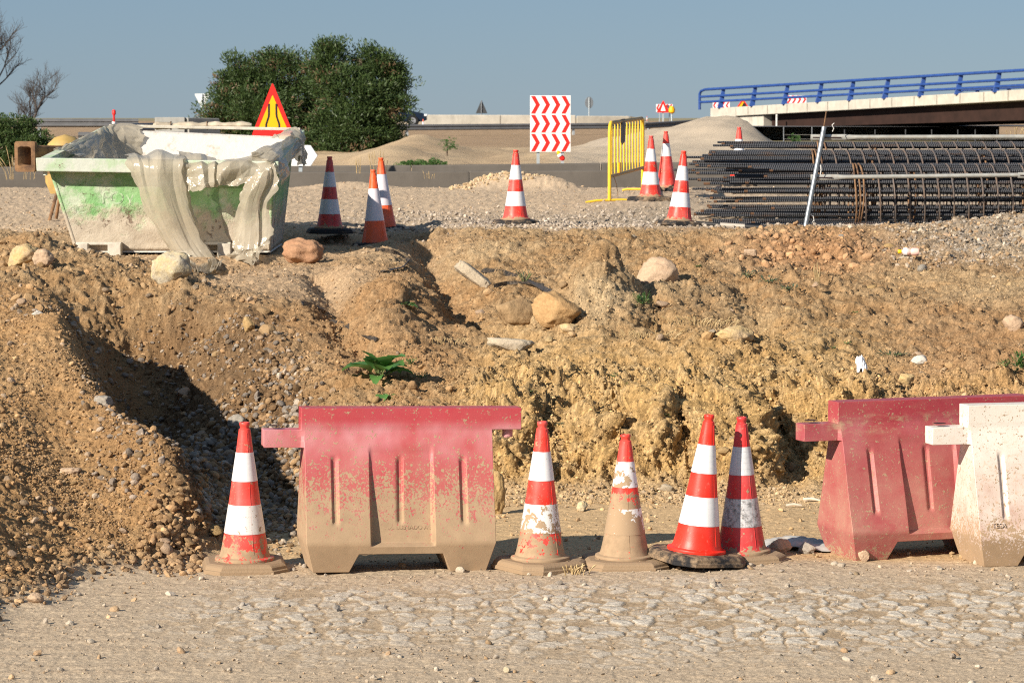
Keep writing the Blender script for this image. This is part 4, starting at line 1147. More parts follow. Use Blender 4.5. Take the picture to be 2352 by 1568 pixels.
    S[..., 2] += eb * .12 * np.clip(vv - .75, 0, 1) * 4 * .5
    # ragged lower edge
    gi = np.arange(nu * nv).reshape(nv, nu)
    q = np.stack([gi[:-1, :-1], gi[:-1, 1:], gi[1:, 1:], gi[1:, :-1]], -1).reshape(-1, 4)
    me = np_mesh(name, S.reshape(-1, 3), q, False)
    o = link_mesh(name, me, film.m); tag(o, label, 'plastic sheet', grp)
    return o
def Q(*a):                       # list of (ux, uy, Y)
    return [P(*p) for p in a]
def GQ(*a):                      # the same, resting on the ground
    return [at(*p) + Vector((0, 0, .035)) for p in a]
yf = 26.82
sheet('plastic_sheet', [
    Q((288, 362, 27.15), (330, 352, 27.2), (372, 350, 27.2), (420, 356, 27.15)),
    Q((292, 362, 26.95), (330, 356, 26.98), (372, 357, 26.98), (424, 361, 26.95)),
    Q((296, 372, yf - .03), (335, 372, yf - .03), (370, 375, yf - .04), (426, 374, yf - .03)),
    Q((303, 410, yf - .03), (340, 415, yf - .05), (385, 420, yf - .06), (430, 425, yf - .03)),
    Q((326, 470, yf - .0), (356, 475, yf - .05), (400, 482, yf - .06), (446, 490, yf - .02)),
    Q((366, 540, yf + .02), (392, 548, yf - .03), (430, 555, yf - .06), (474, 552, yf - .0)),
    Q((408, 588, yf + .0), (430, 592, yf - .10), (460, 596, yf - .16), (494, 588, yf - .06)),
    GQ((428, 606), (450, 608), (480, 610), (506, 604)),
    GQ((440, 622), (456, 629), (482, 631), (510, 624)),
], "long tapering film hanging from the skip's front rim down to the ground", 90, 110, 5, .040, .05, 3)
sheet('plastic_sheet', [
    Q((408, 358, 27.2), (450, 350, 27.2), (500, 356, 27.2), (560, 358, 27.2), (630, 350, 27.2)),
    Q((410, 364, 26.94), (450, 358, 26.95), (500, 364, 26.95), (560, 366, 26.95), (630, 358, 26.95)),
    Q((412, 376, yf - .05), (450, 374, yf - .05), (500, 376, yf - .05), (560, 378, yf - .05), (626, 376, yf - .05)),
    Q((418, 410, yf - .06), (455, 412, yf - .08), (500, 410, yf - .06), (560, 410, yf - .06), (618, 408, yf - .07)),
    Q((426, 440, yf - .06), (460, 438, yf - .1), (495, 426, yf - .06), (550, 424, yf - .06), (610, 422, yf - .07)),
], "short crumpled film folded over the middle of the skip's front rim", 90, 60, 8, .035, .045, 11)
sheet('plastic_sheet', [
    Q((566, 408, yf - .08), (590, 400, yf - .09), (618, 390, yf - .09), (632, 372, yf - .06)),
    Q((556, 430, yf - .06), (580, 430, yf - .1), (610, 425, yf - .12), (640, 415, yf - .08)),
    Q((546, 470, yf - .04), (570, 470, yf - .09), (596, 465, yf - .12), (616, 455, yf - .06)),
    Q((538, 520, yf + .0), (562, 522, yf - .06), (592, 520, yf - .1), (618, 510, yf - .03)),
    Q((530, 565, yf + .0), (556, 570, yf - .08), (585, 570, yf - .1), (612, 545, yf - .02)),
    Q((527, 582, yf - .02), (550, 588, yf - .14), (580, 588, yf - .16), (600, 572, yf - .06)),
    GQ((530, 596), (550, 603), (583, 612), (602, 592)),
], "long film hanging at the right end of the skip's front wall", 60, 90, 4, .040, .05, 23)
sheet('plastic_sheet', [
    Q((560, 372, 27.1), (600, 352, 27.4), (640, 335, 28.2), (668, 318, 28.9)),
    Q((585, 352, 26.9), (612, 340, 27.1), (648, 325, 28.0), (676, 306, 28.8)),
    Q((610, 366, 26.8), (628, 355, 27.0), (652, 345, 27.9), (684, 318, 28.7)),
    Q((632, 392, 26.8), (645, 385, 26.95), (658, 370, 27.8), (686, 330, 28.6)),
    Q((648, 425, 26.85), (652, 415, 27.0), (660, 395, 27.8), (690, 345, 28.6)),
], "bunched film draped along the skip's right rim", 70, 60, 5, .035, .035, 37, toward=(.6, -.8, .3))
sheet('plastic_sheet', [
    Q((632, 322, 29.1), (650, 305, 29.3), (668, 296, 29.5), (690, 296, 29.7)),
    Q((640, 312, 28.9), (662, 298, 29.1), (682, 290, 29.3), (698, 300, 29.6)),
    Q((658, 318, 28.85), (675, 312, 28.9), (690, 305, 29.0), (701, 316, 29.4)),
    Q((668, 334, 28.85), (680, 332, 28.85), (694, 328, 28.9), (703, 338, 29.3)),
    Q((682, 356, 28.85), (690, 362, 28.8), (698, 366, 28.85), (704, 360, 29.2)),
    Q((693, 374, 28.85), (697, 379, 28.8), (700, 381, 28.85), (704, 376, 29.1)),
], "pointed film hanging off the skip's back right corner", 50, 60, 4, .035, .03, 41, toward=(.6, -.8, .3))
sheet('plastic_sheet', [
    Q((128, 346, 27.3), (160, 330, 27.8), (200, 312, 28.5), (240, 293, 29.4), (272, 286, 29.6), (322, 292, 29.6)),
    Q((138, 341, 27.35), (168, 330, 27.8), (208, 310, 28.5), (246, 289, 29.4), (275, 285, 29.55), (325, 293, 29.5)),
    Q((160, 348, 27.45), (190, 338, 27.9), (222, 322, 28.5), (256, 302, 29.3), (282, 298, 29.4), (327, 305, 29.4)),
    Q((178, 358, 27.5), (205, 352, 28.0), (235, 344, 28.5), (264, 332, 29.2), (288, 330, 29.3), (328, 330, 29.35)),
    Q((190, 372, 27.5), (215, 374, 28.0), (245, 374, 28.4), (270, 372, 29.0), (292, 372, 29.2), (328, 372, 29.3)),
], "greyish film lining the inside of the skip's left wall", 90, 50, 12, .03, .02, 53, toward=(.8, -.6, .2))

sw = lt.modifiers.new('wrap', 'SHRINKWRAP'); sw.target = fw; sw.offset = .003
# ------------------------------------------------------------------ yellow pedestrian barrier
yel = plain('yellow_paint', (.78, .50, .03), .45, var=.1, sc=10, dust=.25); yel_rail = plain('scuffed_yellow', (.42, .30, .12), .6, var=.4, sc=20, dust=.6)
bpl = plain('black_plate', (.02, .02, .022), .5); amb = plain('amber_plate', (.85, .42, .01), .4, var=.05)
A = P(1400, 464, 35.0); B = P(1476, 438, 37.9); B.z = A.z + .055
fence = empty('crowd_barrier', A, (0, 0, 0), "yellow metal crowd barrier with a black plate, between the cones on the upper ground", 'crowd barrier')
ax = Vector((B.x - A.x, B.y - A.y, 0)); WL = ax.length; ax.normalize(); sl_ = (B.z - A.z) / WL; sd = Vector((-ax.y, ax.x, 0))
def F_(x, z, o=0): return ax * x + sd * o + Vector((0, 0, z + sl_ * x))
HT = .925
for nm, pts, m_ in (('leg', [F_(0, .02), F_(0, HT - .12), F_(.015, HT - .06), F_(.06, HT - .02), F_(.12, HT)], yel), ('leg', [F_(WL, .02), F_(WL, HT - .12), F_(WL - .015, HT - .06), F_(WL - .06, HT - .02), F_(WL - .12, HT)], yel),
                    ('top_rail', [F_(.12, HT), F_(WL - .12, HT)], yel_rail), ('bottom_rail', [F_(0, .30), F_(WL, .30)], yel_rail)):
    m = MB(); m.tube(pts, .022, 10); m.build(nm, m_, fence, smooth=True)
for x in np.linspace(.17, WL - .17, 11):
    m = MB(); m.tube([F_(x, .30), F_(x, .40), F_(x, HT - .1), F_(x, HT)], [.006, .011, .011, .006], 8); m.build('bar', yel, fence, smooth=True)
for x in (0, WL):
    m = MB(); m.tube([F_(x, .015, -.26), F_(x, .03, -.2), F_(x, .03, .2), F_(x, .015, .26)] if x else [Vector((-.28, -.05, .0)), Vector((-.15, -.02, .022)), Vector((.15, .02, .03)), Vector((.30, .05, .02))], .014, 8); m.build('foot', yel, fence, smooth=True)
m = MB(); m.hexa([F_(.92, .64, -.02), F_(1.18, .68, -.02), F_(1.18, .68, .0), F_(.92, .68, .0), F_(.92, .95, -.02), F_(1.18, .95, -.02), F_(1.18, .95, 0), F_(.92, .95, 0)]); m.build('name_plate', bpl, fence)
m = MB(); m.hexa([F_(.62, .32, -.03), F_(.74, .32, -.03), F_(.74, .32, -.01), F_(.62, .32, -.01), F_(.62, .44, -.03), F_(.74, .44, -.03), F_(.74, .44, -.01), F_(.62, .44, -.01)]); m.build('reflector_plate', amb, fence)
m = MB(); m.tube([F_(.22, .29, -.02), F_(.35, .2, -.03), F_(.5, .12, -.02), F_(.55, .1, -.02), F_(.56, .0, -.02)], .004, 5); m.build('wire', rusty.m, fence)

# ------------------------------------------------------------------ rebar cages
steel = NT('ribbed_rebar', .55, .35)
f = steel.noise(7, 5, .65, steel.scale(steel.coord(), (.3, 1, 1))); rst = steel.rng(f, .56, .72)
steel.base(steel.mix(steel.math('MULTIPLY', rst, .75), (.08, .084, .096), (.15, .085, .05)))
w = steel.new('ShaderNodeTexWave'); w.bands_direction = 'X'; w.inputs['Scale'].default_value = 16; w.inputs['Distortion'].default_value = .0
sv = steel.new('ShaderNodeVectorMath'); sv.operation = 'ADD'; steel.t.links.new(steel.tc.outputs['Object'], sv.inputs[0])
steel.t.links.new(steel.tc.outputs['Object'], w.inputs['Vector']); steel.bump(w.outputs['Fac'], .9, .02); steel.rough(steel.rng(f, .4, .7, .42, .8))
hoop = NT('hoop_wire', .6, .2); f = hoop.noise(9, 5, .7)
hoop.base(hoop.mix(hoop.rng(f, .4, .65), (.13, .115, .11), (.20, .14, .105)))
rust_end = plain('rusty_end', (.13, .07, .04), .9)
rr_ = random.Random(11)
def make_cage(label, x0, x1, yc, zc, r, nb, bar_r, pitch, left, tilt=0.0):
    """lying cage: bars along x, helix from x0 to x1; left(i) gives how far each bar sticks out"""
    t = empty('rebar_cage', (x0, yc, zc - r - .01), (0, 0, tilt), label, 'rebar cage', 'rebar cages lying side by side')
    for i in range(nb):
        a = 2 * math.pi * (i + .35) / nb + rr_.uniform(-.03, .03)
        y, z = (r - .022) * math.cos(a), r + (r - .022) * math.sin(a)
        n_ = 2 if math.sin(a) > .2 or rr_.random() < .3 else 1
        xl = -left(a); m = MB()
        for q in range(n_):
            o = Vector((0, q * .028, q * .012)); xx = xl + q * rr_.uniform(-.25, .12)
            droop = rr_.uniform(-.012, .012)
            m.tube([Vector((xx, y, z + droop)) + o, Vector((xx * .5, y, z + droop * .4)) + o, Vector((0, y, z)) + o, Vector(((x1 - x0) * .5, y, z + rr_.uniform(-.006, .006))) + o, Vector((x1 - x0 + .5, y, z)) + o], bar_r, 7)
        b = m.build('reinforcing_bar', steel.m, t, smooth=True)
        e = MB(); e.tube([Vector((xl - .004, y, z + droop if n_ == 1 else z)), Vector((xl + .03, y, z + (droop if n_ == 1 else 0)))], bar_r * 1.12, 7); e.build('rusty_tip', rust_end, b)
    m = MB(); nturn = int((x1 - x0) / pitch); pts = []
    for k in range(nturn * 22):
        a = 2 * math.pi * k / 22; pts.append((k / 22 * pitch, r * math.cos(a), r + r * math.sin(a)))
    m.tube(pts, .0085, 5); m.build('spiral_hoop', hoop.m, t, smooth=True)
    for k, dx in enumerate((-.02, .015, .05)):
        m = MB(); m.tube([(dx + .012 * math.sin(a_ * 2 + k), (r + .004) * math.cos(a_), r + (r + .004) * math.sin(a_)) for a_ in np.linspace(0, 2 * math.pi, 30)[:-1]], .0095, 6, closed=True)
        m.build('end_ring', rusty.m, t, smooth=True)
    for dx in (.6, 1.8, 3.0):
        m = MB(); m.tube([(dx, (r - .05) * math.cos(a_), r + (r - .05) * math.sin(a_)) for a_ in np.linspace(0, 2 * math.pi, 26)[:-1]], .011, 6, closed=True)
        m.build('stiffening_ring', rusty.m, t, smooth=True)
    return t
XA = px(1962, 31.2)
make_cage("front rebar cage, nearest to the bank, its ribbed bars jutting out to the left", XA, XA + 3.6, 31.2, CAGE_Z + .335, .325, 22, .0125, .152, lambda a: 1.36 + .17 * math.sin(a * 5) - (.32 if math.cos(a) < 0 else 0))
make_cage("middle rebar cage, showing above the front one, with the longest free bars", px(1868, 31.95), px(1868, 31.95) + 4.4, 31.95, 1.60, .355, 21, .0125, .152, lambda a: 1.18 + .1 * math.sin(a * 3), .004)
make_cage("rear rebar cage, only its top showing above the other two", px(1880, 32.8), px(1880, 32.8) + 4.4, 32.8, 1.655, .385, 20, .0125, .158, lambda a: .98 + .1 * math.cos(a * 4), -.004)
# loose bars in front of the cages
for i, (x0, x1, y, z, rot) in enumerate([(1690, 2100, 30.72, 1.20, 0), (1706, 2100, 30.66, 1.185, 0), (1722, 2060, 30.6, 1.175, .004)]):
    m = MB(); m.tube([(px(x0, y), y, z), (px(x1, y), y, z + .01)], .0125, 7)
    o = m.build('loose_rebar', steel.m, None, smooth=True); tag(o, "single ribbed steel bar lying on the gravel at the foot of the cages", 'rebar', 'loose bars at the foot of the cages')

# ------------------------------------------------------------------ leaning galvanised post with rails
galv = NT('galvanised_steel', .42, .75); f = galv.noise(26, 4, .6)
galv.base(galv.mix(galv.rng(f, .3, .7), (.24, .27, .30), (.36, .39, .41))); galv.rough(galv.rng(f, .3, .7, .35, .55))
galv2 = plain('weathered_zinc', (.40, .41, .39), .6, .4, .2, 12, dust=.3)
PB = P(1845, 524, 29.75); PT = P(1893, 291, 29.9)
PF = empty('pipe_railing', PB, (0, 0, 0), "leaning galvanised post with two long pipe rails in front of the rebar cages", 'pipe railing')
m = MB(); m.tube([Vector((0, 0, -.1)), PT - PB], .0245, 14); post = m.build('post', galv.m, PF, smooth=True)
m = MB(); m.tube([PT - PB - Vector((0.01, 0, .05)), P(1898, 255, 29.9) - PB], .007, 6); m.build('rusty_rod', rusty.m, PF, smooth=True)
def rail_pipe(u0, y0, u1, y1, Y, flat):
    a = P(u0, y0, Y) - PB; b = P(u1, y1, Y + .1) - PB; d = (b - a).normalized()
    m = MB(); n = 12; pts = [(0, .010, .030), (flat * .8, .010, .030), (flat, .018, .024), (flat + .05, .021, .021), ((b - a).length, .021, .021)]
    vs = []
    up = Vector((0, 0, 1)); sy = Vector((0, 1, 0))
    for t_, ry, rz in pts:
        for k in range(n):
            an = 2 * math.pi * k / n; vs.append(a + d * t_ + sy * ry * math.cos(an) + up * rz * math.sin(an))
    fs = [(j * n + k, j * n + (k + 1) % n, (j + 1) * n + (k + 1) % n, (j + 1) * n + k) for j in range(4) for k in range(n)] + [tuple(range(n - 1, -1, -1)), tuple(4 * n + k for k in range(n))]
    m.add(vs, fs); r_ = m.build('rail', galv2, PF, smooth=True)
    s = MB(); s.box((.02, -.014, -.004), (flat * .72, -.0095, .004), Matrix.Translation(a)); s.build('slot', socket_m, r_)  # dark bar on the pipe end, shade of the slot painted as colour
rail_pipe(1862, 315, 2700, 312, 29.95, .42)
rail_pipe(1862, 407, 2360, 401, 29.85, .30)
rail_pipe(2338, 402, 2700, 398, 29.80, .2)
tie = plain('white_tie', (.7, .7, .68), .6)
for pts in ([(1912, 302), (1915, 294), (1911, 287), (1916, 282)], [(1884, 401), (1886, 390), (1885, 378)], [(1862, 512), (1870, 506), (1868, 496), (1858, 489)]):
    m = MB(); m.tube(Q(*[(u, v, 29.8) for u, v in pts]), .004, 5, Matrix.Translation(-PB)); m.build('cable_tie', tie, PF, smooth=True)
# black and white pole and tarry strips
strp = NT('striped_pole', .5); sx = strp.z('X'); st = strp.math('GREATER_THAN', strp.math('FRACT', strp.math('MULTIPLY', sx, 2.1)), .5)
strp.base(strp.mix(st, (.022, .022, .024), (.40, .36, .31)))
m = MB(); a, b = P(1598, 517, 29.9), P(1760, 527, 29.7); m.tube([Vector((0, 0, 0)), b - a], .024, 12); o = m.build('striped_pole', strp.m, None, smooth=True); o.location = a + Vector((0, 0, .02))
tag(o, "black and white banded pole lying beside the leaning cone", 'pole')

# ------------------------------------------------------------------ precast concrete road barriers
def concrete(name, col, stain=.4):
    n = NT(name, .9, spec=.2); f = n.rng(n.noise(1.6, 6, .65), .35, .65)
    c = n.mix(f, tuple(v * .86 for v in col), tuple(v * 1.1 for v in col))
    s = n.math('MULTIPLY', n.rng(n.noise(4, 5, .7, n.scale(n.coord(), (1, 1, .25))), .52, .7), stain)
    n.base(n.mix(s, c, tuple(v * .55 for v in col))); n.bump(n.noise(45, 4), .2, .01); return n.m
conc_d = concrete('dark_concrete', (.125, .112, .098)); conc_l = concrete('pale_concrete', (.50, .46, .39)); conc_g = concrete('grey_concrete', (.33, .33, .31))
NJ = [(-.30, 0), (-.30, .08), (-.14, .28), (-.085, .80), (-.07, .815), (.07, .815), (.085, .80), (.14, .28), (.30, .08), (.30, 0)]
def jersey(p, q, label, grp, m_, sc=1.0):
    """concrete block between two foot points"""
    p, q = Vector(p), Vector(q); d = q - p; L_ = math.hypot(d.x, d.y); ang = math.atan2(d.y, d.x)
    t = empty('concrete_barrier', p, (0, -math.atan2(d.z, L_), ang), label, 'concrete barrier', grp)
    m = MB(); poly = [(y * sc, z * sc) for y, z in NJ]; n = len(poly)
    vs = [(0.012, y, z) for y, z in poly] + [(L_ - .012, y, z) for y, z in poly]
    fs = [tuple(range(n)), tuple(reversed(range(n, 2 * n)))] + [(i, i + n, (i + 1) % n + n, (i + 1) % n) for i in range(n)]
    m.add(vs, fs); m.build('block', m_, t, bevel=.012)
    for x in (L_ * .2, L_ * .8):
        s = MB(); s.box((x - .22, -.304, -.001), (x + .22, -.28, .07)); s.build('notch_shade', bpl, t)  # black block on the face, painted shade in place of an open notch
    return t
def row(pts, joints, label, grp, m_, base, sc=1.0):
    for i, (u0, u1) in enumerate(zip(joints[:-1], joints[1:])):
        f0, f1 = pts(u0), pts(u1)
        jersey((px(u0, f0[0]), f0[0], f0[1]), (px(u1, f1[0]), f1[0], f1[1]), label, grp, m_, sc)
def near_row(u):
    Y = 46.2 + .0004 * (u - 900); top = CAM_H - dpx(np.interp(u, [0, 900, 1500, 2400], [396, 393.5, 389.5, 386])) * Y; return Y, top - .815
def back_row(u):
    Y = 52.0 + .0004 * (u - 900); top = CAM_H - dpx(np.interp(u, [0, 900, 1330, 2400], [383, 379.5, 374, 366])) * Y; return Y, top - .815
G_N = 'near row of dark concrete barriers'; G_F = 'far row of dark concrete barriers'
row(near_row, [-560, -110, 340, 640, 1078, 1560, 2040, 2520], "dark concrete barrier in the nearer of the two rows behind the upper ground", G_N, conc_d, 0)
row(back_row, [-560, -150, 260, 600, 946, 1380, 1810, 2240, 2680], "dark concrete barrier in the farther of the two rows behind the upper ground", G_F, conc_d, 0)

# ------------------------------------------------------------------ signs
white_p = plain('sign_white', (.82, .82, .82), .4, var=.04); red_p = plain('sign_red', (.80, .025, .02), .4, var=.06); amb_p = plain('sign_amber', (.95, .45, .008), .4, var=.04)
blk_p = plain('sign_black', (.02, .02, .022), .5); zinc = plain('sign_back_zinc', (.17, .19, .21), .5, .3, .1); zinc_d = plain('sign_back_dark', (.06, .065, .072), .6, .2, .1); post_m = plain('post_zinc', (.42, .47, .50), .5, .4, .1)
def chevrons(mb, w, h, n, x0, z0, y, flip=False):
    sx_ = w / n
    for i in range(n):
        a = x0 + i * sx_
        pl_ = [(a + sx_ * .08, 0), (a + sx_ * .50, 0), (a + sx_ * 1.0 - .006, h / 2), (a + sx_ * .50, h), (a + sx_ * .08, h), (a + sx_ * .56, h / 2)]
        pl_ = [(min(max(p[0], x0 + .012), x0 + w - .012), min(max(p[1], .012), h - .012) + z0) for p in pl_]
        if flip: pl_ = [(2 * x0 + w - p[0], p[1]) for p in reversed(pl_)]
        # two convex halves
        m0 = [pl_[0], pl_[1], pl_[2], pl_[5]] if not flip else None
        mb.add([(p[0], y, p[1]) for p in pl_], [(0, 1, 2, 5), (5, 2, 3, 4)] if not flip else [(5, 4, 3, 0), (0, 3, 2, 1)])
def chevron_sign(base, width, panels, label, rot, post_h, flip=False, ph=None, beacon=False, tris=4, grp=None):
    t = empty('chevron_sign', base, (0, 0, rot), label, 'road sign', grp)
    ph = ph or width * .46
    for k in range(panels):
        m = MB(); z0 = post_h + k * (ph + .006); m.box((-width / 2, -.02, z0), (width / 2, .015, z0 + ph)); p_ = m.build('panel', white_p, t, bevel=.004)
        c_ = MB(); chevrons(c_, width, ph, tris, -width / 2, z0, -.0235, flip); c_.build('chevron_stripes', red_p, p_)
    for x in (-.30 * width, .30 * width):
        m = MB(); m.box((x - .03, .016, -.6), (x + .03, .06, post_h + panels * ph * .95)); m.build('post', post_m, t)
    return t
b = P(1264, 376, 59.0); u_ = um(59.0)
cs = chevron_sign(P(1264, 376, 59.0), 93 / u_, 3, "large board of red and white arrows pointing right, on two posts behind the barriers", R(2), (376 - 348.5) / u_, ph=127.5 / 3 / u_)
lampm = MB(); lp = P(1283, 354, 58.8) - b; lampm.lathe([(.015, -.08), (.035, -.05), (.04, .0), (.03, .04), (.0, .06)], 14, Matrix.Translation(lp + Vector((0, 0, .02))) @ Matrix.Rotation(R(-30), 4, 'Y')); lampm.build('amber_lamp', amb_p, cs, smooth=True)
lb = MB(); lb.lathe([(.02, -.05), (.05, -.02), (.05, .04), (.035, .055)], 14, Matrix.Translation(P(1291, 363, 58.8) - b) @ Matrix.Rotation(R(-35), 4, 'Y')); lb.build('lamp_body', red_p, cs, smooth=True)
lb = MB(); lb.lathe([(.03, .0), (.05, .015), (.05, .045), (.035, .06)], 14, Matrix.Translation(P(1287, 359, 58.78) - b) @ Matrix.Rotation(R(-35), 4, 'Y')); lb.build('lamp_collar', white_p, cs, smooth=True)
# narrow road warning triangle
Y = 50.0; s_ = um(Y)
base = P(627, 345, Y); zt = (345 - 189) / s_; hb = (345 - 312) / s_; hw = 49 / s_
ts = empty('warning_sign', base, (0, 0, 0), "red and amber triangular sign of a narrowing road, rising behind the skip", 'road sign')
def tri(z0, z1, hw_, y, r_):
    pts = [(-hw_, z0), (hw_, z0), (0, z1)]; out_ = []
    for i in range(3):
        p = Vector((pts[i][0], 0, pts[i][1])); a_ = Vector((pts[i - 1][0], 0, pts[i - 1][1])); c_ = Vector((pts[(i + 1) % 3][0], 0, pts[(i + 1) % 3][1]))
        u1 = p + (a_ - p).normalized() * r_; u2 = p + (c_ - p).normalized() * r_
        for k in range(5):
            f_ = k / 4; q_ = u1 * (1 - f_) ** 2 + p * 2 * f_ * (1 - f_) + u2 * f_ * f_; out_.append((q_.x, q_.z))
    return out_
m = MB(); m.prism(tri(hb, zt, hw, 0, .05), -.02, .012); pp = m.build('panel', red_p, ts)
th_ = zt - hb
m = MB(); m.prism(tri(hb + th_ * .115, zt - th_ * .235, hw * .70, 0, .02), -.026, -.021); m.build('amber_field', amb_p, pp)
m = MB()
for sgn in (-1, 1):
    ln = [(.14, .60), (.14, .42), (.15, .36), (.245, .22), (.25, .15)]
    wd = .072
    L1 = [(sgn * (x_ - wd / 2) * hw * 2 * .62, hb + th_ * z_) for x_, z_ in ln]; L2 = [(sgn * (x_ + wd / 2) * hw * 2 * .62, hb + th_ * z_) for x_, z_ in ln]
    for i in range(4):
        m.add([(L1[i][0], -.030, L1[i][1]), (L2[i][0], -.030, L2[i][1]), (L2[i + 1][0], -.030, L2[i + 1][1]), (L1[i + 1][0], -.030, L1[i + 1][1])], [(0, 1, 2, 3)])
m.build('road_symbol', blk_p, pp)
m = MB(); m.box((-.03, .013, -.5), (.03, .055, zt * .8)); m.build('post', post_m, ts)
# white arrow board near the skip
Y = 49.2; s_ = um(Y); base = P(690, 384, Y)
ar = empty('direction_sign', base, (0, 0, 0), "white arrow shaped board pointing right, half hidden by the film on the skip", 'road sign')
h_ = 48 / s_; x0, x1, x2 = -44 / s_, 24 / s_, 40 / s_
m = MB(); m.prism([(x0, .02), (x1, .02), (x2, h_ / 2 + .02), (x1, h_ + .02), (x0, h_ + .02)], -.02, .015); pn = m.build('panel', white_p, ar, bevel=.01)
m = MB()
for a_, w_ in ((-.155, .012), (-.02, .016), (.03, .012)): m.box((a_ - w_, -.0245, h_ * .30), (a_ + w_, -.0215, h_ * .55))
m.build('letter_strokes', blk_p, pn)
m = MB(); m.box((-.03, .016, -.5), (.03, .05, h_ * .9)); m.build('post', post_m, ar)
# signs seen from behind, far along the road
def back_sign(name, label, u, yb, Y, shape, m_):
    s_ = um(Y); t = empty(name, P(u, yb, Y), (0, 0, 0), label, 'road sign'); m = MB()
    if shape == 'tri': m.prism(tri((yb - 260) / s_, (yb - 229) / s_, 13.5 / s_, 0, .06), -.02, .02)
    elif shape == 'inv': m.prism([(p[0], (yb - 215) / s_ - p[1]) for p in reversed(tri(0, 37 / s_, 18.5 / s_, 0, .1))], -.02, .02)
    else: m.prism([(9.5 / s_ * math.cos(k * math.pi / 12), (yb - 235.5) / s_ + 13.5 / s_ * math.sin(k * math.pi / 12)) for k in range(24)], -.02, .02)
    m.build('panel', m_, t, bevel=.008)
    m = MB(); m.tube([(0, -.05, -.6), (0, -.05, (yb - {'tri': 231, 'inv': 216, 'disc': 224}[shape]) / s_)], .042, 8); m.build('post', post_m if shape != 'tri' else zinc, t)
    return t
back_sign('triangle_sign', "back of a dark triangular sign above the pale parapet", 1106, 268, 205, 'tri', zinc_d)
back_sign('round_sign', "grey back of a round sign on a post right of the arrow board", 1353, 268, 205, 'disc', zinc)
back_sign('give_way_sign', "white back of an inverted triangular sign left of the pine", 465, 272, 150, 'inv', plain('pale_sign_back', (.62, .66, .68), .5, .1, .08))
# ------------------------------------------------------------------ far road, parapets, guard rails
asph = plain('asphalt', (.12, .12, .125), .9, var=.2)
m = MB(); m.add([(-70, 168, 1.79), (75, 168, 1.79), (75, 196, 1.82), (-70, 196, 1.82)], [(0, 1, 2, 3)]); o = m.build('road', asph, None); tag(o, kind='structure')
def parapet(u0, u1, Y0, Y1, t0, t1, b0, b1, label, m_, end=0):
    A = [px(u0, Y0), px(u1, Y1)]
    zt0, zt1 = P(u0, t0, Y0).z, P(u1, t1, Y1).z; zb0, zb1 = P(u0, b0, Y0).z - .3, P(u1, b1, Y1).z - .3
    t = empty('parapet_wall', (A[0], Y0, zb0), (0, 0, 0), label, 'parapet wall', 'pale parapet walls of the far road')
    dx, dy = A[1] - A[0], Y1 - Y0
    m = MB(); m.hexa([(0, 0, 0), (dx, dy, zb1 - zb0), (dx, dy + .35, zb1 - zb0), (0, .35, 0), (0, 0, zt0 - zb0), (dx - end, dy, zt1 - zb0), (dx - end, dy + .35, zt1 - zb0), (0, .35, zt0 - zb0)])
    m.build('wall', m_, t, bevel=.05)
    n = max(1, int(abs(dx) / 3.4)); j = MB()
    for k in range(1, n):
        x = dx * k / n; y = dy * k / n; j.box((x - .03, y - .012, (zb1 - zb0) * k / n + .05), (x + .03, y + .02, zt0 - zb0 + (zt1 - zt0) * k / n - .04))
    if n > 1: j.build('joint', plain('joint_dark', (.2, .18, .15), .9), t)
parapet(975, 1322, 196, 197, 263, 264, 288, 289, "long pale parapet wall right of the pine on the far road", conc_l)
parapet(1324, 1445, 197, 198, 265.5, 266, 289, 289, "lower pale parapet wall behind the round sign", concrete('pale_concrete_b', (.46, .42, .35)))
parapet(1446, 1500, 198, 199, 266, 274, 289, 286, "tapering pale end of the parapet behind the yellow barrier", concrete('pale_concrete_c', (.44, .40, .33)), .4)
parapet(900, 973, 199, 199, 268, 268, 288, 288, "short parapet wall beyond the dark car", concrete('tan_concrete', (.34, .30, .24)))
rail_d = plain('guard_rail_dark', (.15, .155, .165), .5, .35, .15, 3); rail_l = plain('guard_rail_post', (.50, .55, .58), .5, .3, .1)
def guard_rail(p0, p1, label, spacing, h=.75, m_=None):
    p0, p1 = Vector(p0), Vector(p1); d = p1 - p0; L_ = d.length
    t = empty('guard_rail', p0, (0, -math.atan2(d.z, math.hypot(d.x, d.y)), math.atan2(d.y, d.x)), label, 'guard rail', 'steel guard rails along the far road')
    prof_ = [(.0, .0), (-.05, .04), (-.05, .10), (0, .14), (0, .17), (-.05, .21), (-.05, .27), (0, .31)]; m = MB(); vs = []
    for x in (0, L_):
        for y, z in prof_: vs.append((x, y, h - .31 + z))
        for y, z in reversed(prof_): vs.append((x, y + .012, h - .31 + z))
    n = 16; fs = [(i, (i + 1) % n, n + (i + 1) % n, n + i) for i in range(n)] + [tuple(range(n)), tuple(reversed(range(n, 2 * n)))]
    m.add(vs, fs); m.build('beam', m_ or rail_d, t)
    for k in range(int(L_ / spacing) + 1):
        x = k * spacing + .5
        if x > L_: break
        q = MB(); q.box((x - .06, .05, -.4), (x + .06, .13, h - .05)); q.box((x - .08, .013, h - .27), (x + .08, .05, h - .06)); q.build('post', rail_l, t)
    return t
def gp_(u, ytop, Y, h): q = P(u, ytop, Y); return (q.x, q.y, q.z - h)
guard_rail(gp_(915, 285.5, 155, .75), gp_(1480, 281.5, 160, .75), "long guard rail below the pale parapet, right of the pine", 9.3)
guard_rail(gp_(1481, 281.4, 160, .75), gp_(1640, 272, 165, .75), "guard rail end running up behind the pale heap", 6)
guard_rail(gp_(60, 272.5, 118, .75), gp_(318, 272.5, 118, .75), "upper dark guard rail above the left bush", 5.5)
